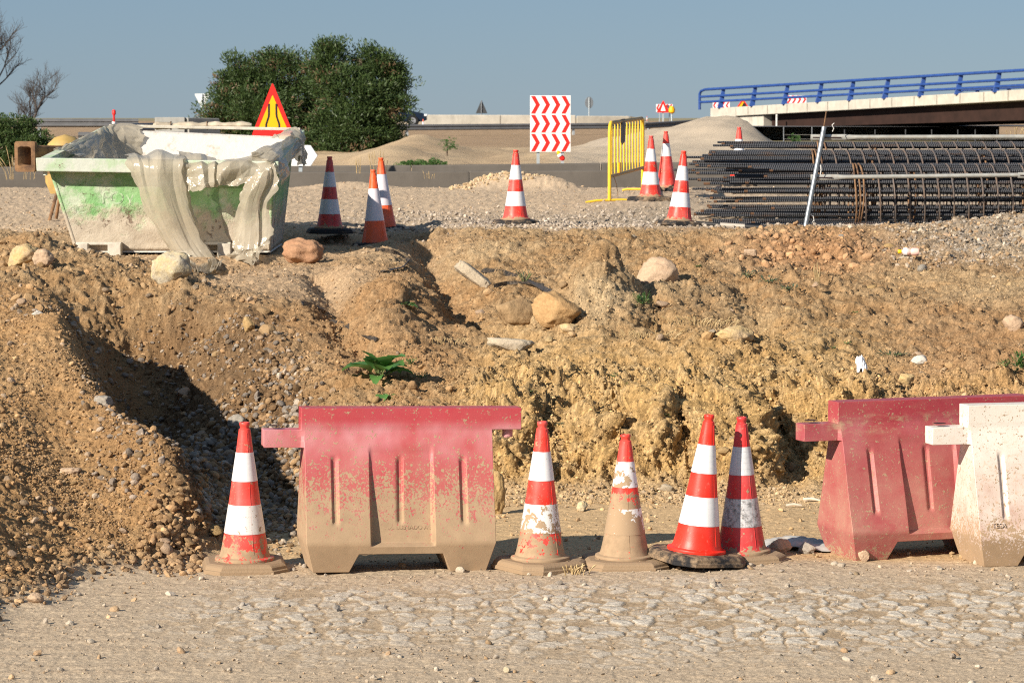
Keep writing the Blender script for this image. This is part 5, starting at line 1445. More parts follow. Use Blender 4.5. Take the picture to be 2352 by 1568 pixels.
guard_rail(gp_(255, 284, 112, .75), gp_(470, 279, 128, .75), "guard rail slanting down behind the skip's left rim", 4)
guard_rail(gp_(180, 303, 88, .75), gp_(420, 302, 88, .75), "lower dark guard rail just over the skip's left rim", 4)
pk = plain('far_water', (.55, .58, .6), .6)
Y = 100; jersey(P(356, 330, 92), P(426, 330, 92), "grey concrete block rising behind the skip, left half of a pair", 'grey concrete blocks behind the skip', conc_g, (330 - 269) / um(92) / .815)
jersey(P(427, 330, 92), P(500, 331, 93), "grey concrete block rising behind the skip, right half of a pair", 'grey concrete blocks behind the skip', conc_g, (330 - 270) / um(92) / .815)
# tiny cones and lamps on the far road
for u, yb, Y, h, lab in ((972, 290, 170, 17, "tiny far cone at the foot of the pale parapet"), (1486, 276, 180, 10, "tiny far cone at the tapered parapet end")):
    s_ = um(Y) / h * 1.0; sc_ = h / um(Y) / .75
    t = empty('traffic_cone', P(u, yb, Y), (0, 0, 0), lab, 'traffic cone', 'tiny cones on the far road'); t.scale = (sc_, sc_, sc_)
    m = MB(); m.lathe([(.16, 0), (.12, .05), (.11, .15), (.03, .74), (.0, .75)], 12); m.build('cone_body', orange, t, smooth=True)
    m = MB(); m.lathe([(.112, .15), (.108, .18), (.066, .50), (.062, .50)], 12); m.build('reflective_band', bw, t, smooth=True)
t = empty('road_beacon', P(262, 292, 116), (0, 0, 0), "small red and white beacon standing over the upper left guard rail", 'road beacon')
m = MB(); m.lathe([(.08, .0), (.08, .22)], 10); m.build('white_base', white_p, t, smooth=True)
m = MB(); m.lathe([(.04, .22), (.04, .48), (.075, .50), (.075, .64), (.04, .68)], 10); m.build('red_lamp', red_p, t, smooth=True)

# ------------------------------------------------------------------ far sign group, parked car
b = P(1523, 277, 200); s_ = um(200)
chevron_sign(P(1526, 277, 200), 38 / s_, 1, "small far board of red arrows pointing left, below the sky", 0, (277 - 257) / s_, True, 18 / s_, grp=None)
t = empty('warning_sign', P(1523, 277, 199.6), (0, 0, 0), "small far red triangular sign fixed before a board of red arrows", 'road sign')
m = MB(); m.prism(tri((277 - 258) / s_, (277 - 230) / s_, 15 / s_, 0, .08), -.03, .03); pn = m.build('panel', red_p, t)
m = MB(); m.prism(tri((277 - 254.5) / s_, (277 - 238.5) / s_, 6 / s_, 0, .05), -.038, -.033); m.build('white_field', white_p, pn)
m = MB(); m.box((-.06, .04, -.5), (.06, .16, 40 / s_)); m.build('post', post_m, t)
t = empty('beacon_post', P(1543, 277, 199.2), (0, 0, 0), "amber lamp on a thin post beside the far red triangle", 'lamp post')
m = MB(); m.tube([(0, 0, -.4), (0, 0, 16 / s_)], .05, 8); m.build('post', post_m, t)
m = MB(); m.lathe([(.06, 0), (.2, .1), (.22, .3), (.12, .5)], 12, Matrix.Translation((0, 0, 16 / s_))); m.build('lamp', amb_p, t, smooth=True)
# dark car half hidden by the pine
carp = NT('dark_blue_paint', .25, .1, .6); carp.base((.012, .02, .04)); glassm = NT('car_glass', .08, 0, .8); glassm.base((.10, .22, .34))
tyre = plain('tyre', (.015, .015, .016), .9); hubm = plain('hub', (.35, .35, .36), .4, .6)
Yc = 176; front_x = px(981, Yc); car = empty('car', (front_x - 2.15, Yc, 1.80), (0, 0, 0), "dark blue car on the far road with only its bonnet showing beside the pine", 'car')
def sec(x, pts): return [(x, y, z) for y, z in pts]
prof_c = [(-2.15, .35, .78), (-2.05, .28, .92), (-1.5, .25, .98), (-.9, .25, 1.02), (-.2, .25, 1.0), (.6, .25, .97), (1.3, .25, .88), (1.9, .27, .76), (2.15, .36, .60)]
m = MB(); vs = []
for x, z0, z1 in prof_c:
    w = .84 if abs(x) < 1.9 else .70
    vs += [(x, -w, z0), (x, -w - .02, (z0 + z1) / 2), (x, -w + .08, z1), (x, w - .08, z1), (x, w + .02, (z0 + z1) / 2), (x, w, z0)]
n = 6; fs = [(j * n + i, j * n + (i + 1) % n, (j + 1) * n + (i + 1) % n, (j + 1) * n + i) for j in range(len(prof_c) - 1) for i in range(n)] + [tuple(range(n)), tuple(reversed(range((len(prof_c) - 1) * n, len(prof_c) * n)))]
m.add(vs, fs); m.build('body', carp.m, car, smooth=True, bevel=.02)
cab = MB(); cab.hexa([(-1.75, -.74, .97), (.85, -.74, .95), (.85, .74, .95), (-1.75, .74, .97), (-1.2, -.60, 1.42), (.05, -.60, 1.44), (.05, .60, 1.44), (-1.2, .60, 1.42)]); cab.build('windows', glassm.m, car, bevel=.05)
rf = MB(); rf.hexa([(-1.24, -.61, 1.425), (.1, -.61, 1.445), (.1, .61, 1.445), (-1.24, .61, 1.425), (-1.15, -.54, 1.47), (0, -.54, 1.48), (0, .54, 1.48), (-1.15, .54, 1.47)]); rf.build('roof', carp.m, car, bevel=.02)
for x in (-1.35, 1.35):
    for y in (-.80, .80):
        w_ = MB(); w_.lathe([(.2, -.1), (.31, -.09), (.32, 0), (.31, .09), (.2, .1)], 20, Matrix.Translation((x, y, .32)) @ Matrix.Rotation(R(90), 4, 'X')); wo = w_.build('wheel', tyre, car, smooth=True)
        h_ = MB(); h_.lathe([(.0, -.105), (.19, -.103), (.19, .103), (.0, .105)], 16, Matrix.Translation((x, y, .32)) @ Matrix.Rotation(R(90), 4, 'X'), cap=False); h_.build('rim', hubm, wo)
for y in (-.62, .62):
    h_ = MB(); h_.box((2.02, y - .14, .58), (2.17, y + .14, .70)); h_.build('headlight', white_p, car, bevel=.02)

# ------------------------------------------------------------------ bridge
blue = NT('blue_rail_paint', .4, .1, .5); f = blue.noise(3, 4); blue.base(blue.mix(blue.rng(f, .3, .7), (.018, .055, .22), (.03, .085, .31)))
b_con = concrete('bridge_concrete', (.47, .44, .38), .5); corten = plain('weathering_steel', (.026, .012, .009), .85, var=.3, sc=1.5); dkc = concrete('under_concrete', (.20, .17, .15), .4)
BL = P(1632, 248.5, 186); BR_ = P(2352, 207, 160); BD = BR_ - BL
def bp(u, y):                     # point on the deck edge line (top of the kerb) by picture column, dropped to a reading line
    k = (u - 1632) / 720.0
    # depth along the straight edge
    Y = 1 / ((1 - k) / 186 + k / 160)
    return P(u, y, Y)
bridge = empty('bridge', BL, (0, 0, 0), "concrete road bridge on dark steel girders crossing the right background", 'bridge')
nrm = Vector((-BD.y, BD.x, 0)).normalized() * 10.5                      # across the deck, away from the camera
if nrm.y < 0: nrm = -nrm
def W_(p): return p - BL
tl, tr_ = bp(1632, 248.5), bp(2560, 192)
fas = MB(); d1, d2 = bp(1735, 265), bp(2560, 216)
a0 = bp(1640, 248.3); back = Vector((nrm.x, nrm.y, 0)) * .06
fas.hexa([W_(Vector((a0.x, a0.y, a0.z - .55))), W_(Vector((tr_.x, tr_.y, tr_.z - .58))), W_(Vector((tr_.x, tr_.y, tr_.z - .58))) + nrm, W_(Vector((a0.x, a0.y, a0.z - .55))) + nrm, W_(a0), W_(tr_), W_(tr_) + nrm, W_(a0) + nrm])
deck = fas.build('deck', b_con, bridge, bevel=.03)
dirv = (tr_ - tl).normalized(); jmat = plain('joint_line', (.22, .20, .17), .9)
for k in range(1, 24):
    jn = MB(); p = W_(tl + dirv * (k * 2.05)); jn.box((p.x - .02, p.y - .03, p.z - .52), (p.x + .02, p.y + .012, p.z - .03))
    jn.build('panel_joint', jmat, deck)
# abutment
ab0, ab1 = bp(1634, 256), bp(1747, 268)
mb_ = MB(); gzb = -1.7
f0, f1 = W_(ab0) + nrm * .02, W_(ab1) + nrm * .02
mb_.hexa([Vector((f0.x, f0.y, gzb)), Vector((f1.x, f1.y, gzb - .4)), Vector((f1.x, f1.y, gzb - .4)) + nrm * .9, Vector((f0.x, f0.y, gzb)) + nrm * .9, Vector((f0.x, f0.y, W_(bp(1640, 249)).z - .56)), Vector((f1.x, f1.y, W_(bp(1747, 243)).z - .56)), Vector((f1.x, f1.y, W_(bp(1747, 243)).z - .56)) + nrm * .9, Vector((f0.x, f0.y, W_(bp(1640, 249)).z - .56)) + nrm * .9])
mb_.build('abutment', b_con, bridge, bevel=.03)
wg = MB(); w0, w1 = W_(bp(1632, 249)), W_(bp(1690, 247)); wg.hexa([Vector((w0.x, w0.y - .06, -1.6)), Vector((w1.x, w1.y - .06, -1.6)), Vector((w1.x, w1.y + .15, -1.6)), Vector((w0.x, w0.y + .15, -1.6)), Vector((w0.x, w0.y - .06, .02)), Vector((w1.x, w1.y - .06, w1.z + .02)), Vector((w1.x, w1.y + .15, w1.z + .02)), Vector((w0.x, w0.y + .15, .02))]); wg.build('wing_wall', b_con, bridge, bevel=.03)
gd = MB(); g0, g1 = bp(1750, 262), bp(2560, 214)
for off in (.07, .38, .69, .95):
    o_ = nrm * off; a_, c_ = W_(Vector((g0.x, g0.y, tl.z))) + o_, W_(Vector((g1.x, g1.y, g1.z))) + o_
    za, zc_ = W_(bp(1750, 243)).z - .58, W_(bp(2560, 192)).z - .60
    t_ = nrm.normalized() * .35
    gd.hexa([Vector((a_.x, a_.y, za - .72)), Vector((c_.x, c_.y, zc_ - 1.1)), Vector((c_.x, c_.y, zc_ - 1.1)) + t_, Vector((a_.x, a_.y, za - .72)) + t_, Vector((a_.x, a_.y, za)), Vector((c_.x, c_.y, zc_)), Vector((c_.x, c_.y, zc_)) + t_, Vector((a_.x, a_.y, za)) + t_])
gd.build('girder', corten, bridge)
pw = MB(); q0, q1 = P(1760, 330, 182), P(2400, 330, 170)
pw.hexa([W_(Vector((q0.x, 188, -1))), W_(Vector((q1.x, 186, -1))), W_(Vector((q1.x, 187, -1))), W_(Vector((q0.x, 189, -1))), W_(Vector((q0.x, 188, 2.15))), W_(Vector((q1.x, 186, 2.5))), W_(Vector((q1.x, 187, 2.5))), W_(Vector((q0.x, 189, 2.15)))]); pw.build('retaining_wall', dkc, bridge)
dp = MB(); p_ = W_(bp(1783, 262)); dp.tube([Vector((p_.x, p_.y - .3, p_.z)), Vector((p_.x, p_.y - .3, p_.z - .75))], .06, 8); dp.build('drain_pipe', plain('pale_pipe', (.6, .6, .58), .6), bridge)
ramp = MB(); r0, r1 = P(2085, 292, 178), P(2200, 314, 172); 
ramp.add([W_(P(2090, 288, 184)), W_(P(2140, 288, 184)), W_(P(2205, 312, 172)), W_(P(2100, 312, 172))], [(0, 3, 2, 1)]); ramp.build('paved_slope', concrete('slope_concrete', (.50, .42, .33), .6), bridge)
# blue railings: tapered posts, three tubes, looped end
def bridge_railing(u_list, ytops, ybots, off, u_end0, label):
    t = empty('bridge_railing', bp(u_list[0], ybots[0]) + off, (0, 0, 0), label, 'railing', 'blue railings on the bridge'); O = bp(u_list[0], ybots[0]) + off
    tops = []
    for u, yt, yb in zip(u_list, ytops, ybots):
        a_ = bp(u, yb) + off - O; c_ = bp(u, yt) + off - O; c_.x = a_.x + .22; tops.append((a_, c_))
        m = MB(); m.hexa([a_ + Vector((-.20, -.05, -.05)), a_ + Vector((.14, -.05, -.05)), a_ + Vector((.14, .1, -.05)), a_ + Vector((-.20, .1, -.05)), c_ + Vector((-.13, -.05, .04)), c_ + Vector((.08, -.05, .04)), c_ + Vector((.08, .1, .04)), c_ + Vector((-.13, .1, .04))]); m.build('post', blue.m, t, bevel=.015)
    a_, c_ = tops[0]; e_ = bp(u_end0, 0).x + off.x - O.x; dv = (tops[-1][0] - tops[0][0]); sl2 = dv.z / dv.x
    hgt = (c_ - a_).z
    def pt(x, h): k_ = (x - 0) / dv.x; return Vector((x, dv.y * k_ - .09, dv.z * k_ + h))
    xe = tops[-1][0].x + 2.5
    m = MB(); m.tube([pt(e_, -.08), pt(e_, hgt * .78), pt(e_ + .08, hgt * .93), pt(e_ + .3, hgt), pt(e_ + .6, hgt), pt(xe, hgt * 1.03)], .085, 8); m.build('top_rail', blue.m, t, smooth=True)
    for f_ in (.62, .33):
        m = MB(); m.tube([pt(e_, hgt * f_), pt(xe, hgt * f_)], .075, 8); m.build('rail', blue.m, t, smooth=True)
    return t
us_ = [1655, 1728, 1802, 1880, 1953, 2033, 2115, 2200, 2288, 2382, 2470]
bridge_railing(us_, np.interp(us_, [1655, 2288, 2470], [203, 164, 152]), np.interp(us_, [1632, 2352], [248.5, 207]) - 1, Vector((0, 0, 0)), 1608, "near blue bridge railing with tapered posts and a looped end")
us2 = [1925, 1960, 1995, 2065, 2100, 2136, 2172, 2210, 2248, 2286, 2326, 2366, 2450]
bridge_railing(us2, np.interp(us2, [1655, 2288, 2470], [203, 164, 152]) , np.interp(us2, [1632, 2352], [248.5, 207]) - 1, nrm * .93 + Vector((.2, 0, -.42)), 1890, "far blue bridge railing seen low through the near one")
# signs up on the deck
for u0, u1, y0, y1, Y, fl, lab in ((1637, 1676, 234, 250, 196, True, "red arrow board behind the first blue posts of the bridge"), (1806, 1852, 219, 237, 196, False, "red and white arrow board on the bridge behind the blue railing")):
    s_ = um(Y); chevron_sign(P((u0 + u1) / 2, y1 + 14, Y), (u1 - u0) / s_, 1, lab, 0, 14 / s_, fl, (y1 - y0) / s_)
Y = 196; s_ = um(Y); t = empty('warning_sign', P(1706, 262, Y), (0, 0, 0), "amber triangular warning sign peeping over the left end of the bridge deck", 'road sign')
m = MB(); m.prism(tri((262 - 248) / s_, (262 - 226) / s_, 15 / s_, 0, .1), -.03, .03); pn = m.build('panel', red_p, t)
m = MB(); m.prism(tri((262 - 246.5) / s_, (262 - 232) / s_, 10 / s_, 0, .08), -.04, -.032); m.build('amber_field', amb_p, pn)
m = MB(); m.prism([(-.1, 16 / s_), (.25, 16 / s_), (.16, 25 / s_), (.04, 26 / s_)], -.048, -.041); m.build('symbol', blk_p, pn)
# thin fence posts below the bridge
wf = empty('wire_fence', P(1800, 330, 120), (0, 0, 0), "thin wire fence on grey posts under the bridge", 'wire fence'); O = P(1800, 330, 120)
for u in (1800, 1865, 2200, 2240, 2290, 1940, 2010, 2080, 2140):
    m = MB(); a_ = P(u, 330, 120) - O; c_ = P(u, 291 if u < 1900 else 297, 120) - O; m.tube([a_, c_], .022, 6); m.build('post', zinc_d if u > 1900 else zinc, wf)
for yy in (309, 319):
    m = MB(); m.tube([P(1800, yy, 120) - O, P(2050, yy + 1, 120) - O, P(2400, yy, 120) - O], .006, 4); m.build('wire', galv2, wf)
# ------------------------------------------------------------------ single rocks and boulders
def rock_mat(name, col, col2, sc=9):
    n = NT(name, .92, spec=.15); f = n.noise(sc, 6, .7); g = n.noise(sc * 6, 5, .7)
    c = n.mix(n.rng(f, .36, .64), col, col2); n.base(n.mix(1.0, c, n.mix(n.rng(g, .3, .7), (.78, .77, .75), (1.15, 1.14, 1.12)), 'MULTIPLY'))
    n.bump(n.math('ADD', f, n.math('MULTIPLY', g, .4)), .7, .02); return n.m
RM = {'pale': rock_mat('rock_pale', (.56, .45, .25), (.46, .42, .34)), 'rust': rock_mat('rock_rust', (.42, .25, .15), (.36, .20, .12)), 'ochre': rock_mat('rock_ochre', (.46, .30, .15), (.40, .25, .12)),
      'brown': rock_mat('rock_brown', (.36, .25, .14), (.30, .20, .11)), 'slab': rock_mat('rock_slab', (.44, .38, .30), (.50, .42, .31)), 'white': rock_mat('rock_white', (.58, .56, .52), (.50, .47, .42)),
      'yellow': rock_mat('rock_yellow', (.55, .40, .19), (.50, .38, .24)), 'grey': rock_mat('rock_grey', (.30, .28, .25), (.38, .34, .29)), 'pink': rock_mat('rock_pink', (.50, .36, .25), (.46, .34, .24)), 'earth': rock_mat('rock_earth', (.47, .33, .16), (.40, .27, .13))}
def rock(name, label, cat, ux, ybase, w, h, mat_, seed, depth=None, cuts=7, lump=.6, rot=0, sink=.12, group=None, tilt=0, boxy=0.0):
    """w, h in reading units, ybase = lower edge in the picture"""
    p = at(ux, ybase); s_ = um(p.y); W_m = w / s_; H_m = h / s_; D_m = depth / s_ if depth else W_m * .75
    v, f = ICO[4]; v = v.copy(); rs = np.random.RandomState(seed)
    if boxy: v = np.sign(v) * np.abs(v) ** (1 - boxy); 
    v *= (1 + lump * .5 * fbm(v[:, 0] * 1.1 + seed, v[:, 1] * 1.1, v[:, 2] * 1.1, 2, seed))[:, None]
    for _ in range(cuts):
        n = rs.normal(size=3); n /= np.linalg.norm(n); lim = rs.uniform(.5, .85)
        over = np.maximum(v @ n - lim, 0); v -= over[:, None] * n[None] * .8
    v *= (1 + .24 * fbm(v[:, 0] * 3.2 + seed, v[:, 1] * 4, v[:, 2] * 4, 4, seed + 3, gain=.6))[:, None]
    lo, hi = v.min(0), v.max(0); v = (v - lo) / (hi - lo) - .5
    v *= np.array([W_m, D_m, H_m * (1 + sink)])[None]
    if tilt: c_, s2 = math.cos(tilt), math.sin(tilt); v = np.stack([v[:, 0] * c_ - v[:, 2] * s2, v[:, 1], v[:, 0] * s2 + v[:, 2] * c_], 1)
    v[:, 2] -= v[:, 2].min() + H_m * sink
    o = link_mesh(name, np_mesh(name, v, f, True), RM[mat_]); o.location = (p.x, p.y + D_m * .38, p.z); o.rotation_euler = (0, 0, rot)
    tag(o, label, cat, group); return o
rock('boulder', "pale yellow and grey angular boulder standing in front of the skip", 'boulder', 393, 652, 96, 74, 'pale', 3, cuts=9, lump=.8)
rock('boulder', "reddish brown rough boulder lying in the shadow right of the skip", 'boulder', 696, 604, 98, 58, 'rust', 8, cuts=2, lump=.9)
rock('stone_slab', "flat concrete slab tilted down into the gully", 'slab', 1086, 668, 96, 30, 'slab', 5, 40, cuts=5, lump=.2, tilt=-.62, boxy=.5, sink=.05)
rock('boulder', "brown earthy boulder left of the biggest one in the gully", 'boulder', 1184, 748, 92, 62, 'brown', 12, cuts=5, lump=.7)
rock('boulder', "biggest boulder, orange brown and angular, sitting in the gully", 'boulder', 1280, 752, 118, 78, 'ochre', 15, cuts=9, lump=.5)
rock('boulder', "pale boulder half buried near the bank's upper edge", 'boulder', 1514, 640, 104, 46, 'pink', 26, cuts=7, lump=.8, sink=.9)
rock('stone', "pale stone alone on the path between the short muddy cone and its muddy neighbour", 'stone', 1338, 1174, 28, 24, 'pale', 23, cuts=6)
rock('earth_clod', "tall brown clod of earth behind the right end of the muddy red barrier", 'clod', 1140, 1182, 48, 108, 'earth', 25, cuts=3, lump=1.0)
rock('stone', "flat whitish stone on the right slope", 'stone', 2117, 838, 44, 22, 'white', 27, cuts=4)
rock('stone', "yellow stone on the slope above the red barrier on the right", 'stone', 2084, 886, 38, 28, 'yellow', 29)
rock('boulder', "yellow rounded rock in the heap at the far left of the skip", 'boulder', 52, 612, 84, 46, 'yellow', 31, cuts=4, tilt=.3)
rock('boulder', "pinkish rock leaning on the yellow one left of the skip", 'boulder', 100, 612, 52, 40, 'pink', 33)
rock('stone', "beige stone lying at the foot of the dark red barrier", 'stone', 1987, 1289, 28, 26, 'pink', 35, cuts=5)
rock('earth_clod', "lighter of two earth clods between the dull cone and the red barrier", 'clod', 1797, 1272, 54, 36, 'pink', 37, lump=.9)
rock('earth_clod', "darker of two earth clods between the dull cone and the red barrier", 'clod', 1856, 1272, 44, 28, 'grey', 39, lump=.9)
rock('boulder', "long pale yellow rock half sunk in the crest above the clean cones", 'boulder', 1692, 782, 92, 34, 'yellow', 41, sink=.4, cuts=4)
rock('stone', "brownish stone just left of the long pale yellow rock", 'stone', 1626, 782, 30, 22, 'ochre', 43)
rock('boulder', "grey beige boulder at the right edge of the slope", 'boulder', 2330, 762, 48, 38, 'pink', 45)
rock('stone', "brown rock at the foot of the yellow bank behind the dull cone", 'stone', 1782, 1086, 52, 30, 'earth', 47, cuts=5)
rock('stone', "darker rounded rock beside the brown rock at the foot of the yellow bank", 'stone', 1818, 1082, 30, 26, 'brown', 49)
rock('stone_slab', "pale flat slab half buried below the two gully boulders", 'slab', 1172, 808, 112, 26, 'slab', 51, 70, cuts=4, lump=.2, boxy=.3, sink=.5, tilt=-.15)
rock('stone', "pale yellow oblong stone at the right foot of the biggest boulder", 'stone', 1310, 768, 50, 24, 'yellow', 53)
rock('stone', "long light brown stone lying on the left earth face", 'stone', 160, 1092, 56, 18, 'pink', 55, cuts=4)
rock('stone', "rounded stone at the lower left corner of the earth face", 'stone', 80, 1384, 42, 24, 'pink', 57, cuts=4)
rock('stone', "dark grey stone sitting on the left earth face", 'stone', 235, 930, 46, 22, 'grey', 59)
rock('stone', "white stone lying high on the left earth face", 'stone', 86, 724, 30, 12, 'white', 61)
rock('stone', "pebble alone on the track at the bottom middle", 'stone', 1165, 1545, 18, 15, 'pale', 63)
rock('stone', "rectangular red brick fragment standing on the reddish clods", 'brick fragment', 1725, 592, 30, 16, 'pink', 65, boxy=.6, cuts=1, lump=.1)
rock('stone', "brown rock at the crest of the dark trench left of the muddy barrier", 'stone', 615, 772, 40, 28, 'brown', 67)
rock('stone', "taller of two rocks on the lit edge of the dark trench", 'stone', 572, 762, 30, 34, 'earth', 69)
rock('stone', "pale rock in the middle of the dark trench", 'stone', 430, 905, 34, 24, 'pink', 70)
rock('stone', "large rounded rock at the near end of the dark trench", 'stone', 545, 985, 46, 32, 'grey', 72, cuts=4)
# the largest loose stones, each an object
def loose(n, cond, smin, smax, mats, name, label, grp, seed):
    rs = np.random.RandomState(seed); w = np.clip(cond, 0, None).astype(np.float64); idx = rs.choice(len(w), n, p=w / w.sum(), replace=False)
    base_ = []
    for q in range(6):
        v, f = stone_shape(900 + q + seed, 3, 'clod' if q < 4 else 'pebble'); base_.append([np_mesh(name, v, f, True) for _ in mats])
        for me_, m_ in zip(base_[-1], mats): me_.materials.append(RM[m_])
    for i in idx:
        s = smin * (smax / smin) ** (rs.uniform() ** 1.4)
        o = bpy.data.objects.new(name, base_[rs.randint(6)][rs.randint(len(mats))]); COL.objects.link(o)
        o.location = (VX[i], VY[i], VZ[i] + s * .15); o.scale = (s, s * rs.uniform(.7, 1), s * rs.uniform(.7, 1)); o.rotation_euler = (rs.normal(0, .3), rs.normal(0, .3), rs.uniform(0, 6.28))
        tag(o, label, 'stone', grp)
loose(46, inpic * trench * (YY > 15.5), .03, .06, ['grey', 'brown', 'pink'], 'loose_stone', "loose rounded stone lying in the shaded trench left of the muddy barrier", 'loose stones in the trench', 5)
loose(40, inpic * sstep(330, 380, UXp) * sstep(520, 470, UXp) * sstep(1090, 1150, UYp) * sstep(1310, 1280, UYp), .028, .055, ['brown', 'earth', 'pink'], 'loose_stone', "brown stone in the tumbled pile at the foot of the left earth face", 'stones at the foot of the earth face', 6)
loose(40, inpic * slope_w * sstep(900, 1000, UXp) * (1 - face), .026, .06, ['yellow', 'earth', 'pink', 'slab'], 'loose_stone', "yellowish stone lying loose on the broken slope", 'loose stones on the slope', 7)
loose(34, inpic * rightgrey * slope_w, .03, .07, ['grey', 'pink', 'slab'], 'loose_stone', "greyish stone on the gravelly slope at the right below the cages", 'loose stones below the cages', 8)

# ------------------------------------------------------------------ small finds
bott = empty('drink_bottle', at(2092, 588) + Vector((0, 0, .035)), (0, 0, R(-6)), "pink plastic drink bottle with a yellow cap lying on the gravel", 'bottle')
RY = Matrix.Rotation(R(90), 4, 'Y'); pinkm = plain('pink_plastic', (.80, .52, .46), .35, var=.08); 
m = MB(); m.lathe([(.0, -.075), (.028, -.073), (.033, -.06), (.033, -.02), (.024, -.005), (.032, .012), (.032, .045), (.018, .062), (.014, .075)], 18, RY @ Matrix.Rotation(R(180), 4, 'X')); m.build('bottle_body', pinkm, bott, smooth=True)
m = MB(); m.lathe([(.0335, -.058), (.0338, -.024)], 18, RY, cap=False); m.build('paper_label', white_p, bott, smooth=True)
m = MB(); m.lathe([(.017, 0), (.018, .005), (.018, .028), (.015, .032)], 16, Matrix.Translation((-.072, 0, 0)) @ Matrix.Rotation(R(-90), 4, 'Y')); m.build('cap', plain('yellow_cap', (.85, .55, .01), .4), bott, smooth=True)
def crumple(name, ux, uy, w, h, label, cat, m_, seed, flat=.5):
    p = at(ux, uy); s_ = um(p.y); n = 34; U, V_ = np.meshgrid(np.linspace(-.5, .5, n), np.linspace(-.5, .5, n)); U = U.ravel(); V_ = V_.ravel()
    r_ = 1 + .3 * fbm(U * 3 + seed, V_ * 3, 0 * U, 2, seed)
    X = U * w / s_ * r_; Y = V_ * w / s_ * .9 * r_; Z = h / s_ * (.55 + .9 * fbm(U * 2.5 + seed, V_ * 2.5, 0 * U, 4, seed, ridge=True)) * np.clip(1 - (np.hypot(U, V_) * 1.7) ** 4, 0, 1) * flat
    gi = np.arange(n * n).reshape(n, n); q = np.stack([gi[:-1, :-1], gi[:-1, 1:], gi[1:, 1:], gi[1:, :-1]], -1).reshape(-1, 4)
    pz = np.array([gz(p.x + a, p.y + b) for a, b in zip(X, Y)]) - p.z
    o = link_mesh(name, np_mesh(name, np.stack([X, Y, Z + pz * .9 + .012], 1), q, True), m_); o.location = p
    sd_ = o.modifiers.new('thick', 'SOLIDIFY'); sd_.thickness = .004
    tag(o, label, cat)
paper = plain('white_paper', (.80, .81, .84), .7, var=.05)
crumple('crumpled_paper', 1981, 846, 26, 13, "crumpled white paper lying on the slope above the red barrier", 'litter', paper, 3, 1.3)
tarp = plain('grey_tarp', (.40, .40, .39), .55, var=.2, sc=4, dust=.3)
crumple('grey_sheet', 1830, 1256, 150, 16, "grey plastic sheet lying on the path behind the two earth clods", 'plastic sheet', tarp, 9, .8)
stick = plain('pale_wood', (.58, .50, .40), .8, sc=14); dry = plain('dry_stem', (.36, .28, .17), .9, var=.3, sc=8)
for (u0, v0, u1, v1, lab) in ((1808, 1164, 1844, 1165, "shorter pale stick on the path behind the dull cone"), (1846, 1150, 1886, 1153, "longer pale stick on the path left of the red barrier")):
    a, b = at(u0, v0), at(u1, v1); m = MB(); m.tube([Vector((0, 0, .012)), (b - a) * .5 + Vector((0, 0, .018)), b - a + Vector((0, 0, .012))], [.008, .010, .006], 7); o = m.build('stick', stick, None, smooth=True); o.location = a; tag(o, lab, 'stick')
tar = plain('black_tape', (.022, .02, .018), .55, dust=.35, sc=14)
def strip(pts, label, w=.045, th=.007, lift=.015):
    P3 = [at(*p) + Vector((0, 0, lift)) for p in pts]
    dense = []
    for i in range(len(P3) - 1):
        for k in range(6): dense.append(P3[i].lerp(P3[i + 1], k / 6))
    dense.append(P3[-1]); o0 = dense[0]; m = MB(); vs = []
    for i, p in enumerate(dense):
        t = (dense[min(i + 1, len(dense) - 1)] - dense[max(i - 1, 0)]); t.normalize(); n = t.cross(Vector((.25, -.5, 1))).normalized()
        tw = Matrix.Rotation(.7 + .5 * math.sin(i * .4), 3, t); n = tw @ n; b = t.cross(n)
        for sx, sy in ((-1, -1), (1, -1), (1, 1), (-1, 1)): vs.append(p - o0 + n * w / 2 * sx + b * th / 2 * sy)
    N = len(dense); fs = [(i * 4 + k, i * 4 + (k + 1) % 4, (i + 1) * 4 + (k + 1) % 4, (i + 1) * 4 + k) for i in range(N - 1) for k in range(4)] + [(0, 1, 2, 3), (4 * N - 1, 4 * N - 2, 4 * N - 3, 4 * N - 4)]
    m.add(vs, fs); o = m.build('black_strip', tar, None); o.location = o0; tag(o, label, 'strip')
strip([(862, 578), (905, 582), (935, 592), (942, 604), (925, 618), (880, 627)], "black strip curling out from under the nearer orange cone")
strip([(1110, 624), (1160, 632), (1215, 648), (1282, 682)], "upper black strip across the gully beside the slab")
strip([(1136, 660), (1165, 655), (1210, 656), (1250, 662)], "lower shorter black strip in the gully beside the slab", .03)
strip([(694, 703), (725, 706), (745, 716)], "short black strip on the edge of the trench", .035)
strip([(760, 738), (800, 752), (838, 772), (866, 786)], "black strip lying in the cleft above the leafy plant", .035)

# ------------------------------------------------------------------ plants
def leaf_mat(name, c1, c2, tl=.25):
    n = NT(name, .5, spec=.35); n.base(n.mix(n.rng(n.noise(14, 3), .35, .65), c1, c2)); 
    t = n.new('ShaderNodeBsdfTranslucent'); n.set(t.inputs[0], tuple(min(1, v * 1.8) for v in c2)); mx = n.new('ShaderNodeMixShader'); mx.inputs[0].default_value = tl
    n.t.links.new(n.b.outputs[0], mx.inputs[1]); n.t.links.new(t.outputs[0], mx.inputs[2]); n.t.links.new(mx.outputs[0], n.t.nodes['Material Output'].inputs['Surface']); return n.m
dock = leaf_mat('dock_leaf', (.06, .16, .045), (.11, .25, .06)); weed = leaf_mat('weed_leaf', (.045, .11, .03), (.085, .17, .045)); bluegreen = leaf_mat('blue_green_leaf', (.06, .095, .06), (.10, .135, .085)); strawm = leaf_mat('straw', (.40, .29, .14), (.52, .40, .22), .15)
vein = plain('leaf_stalk', (.16, .20, .08), .6)
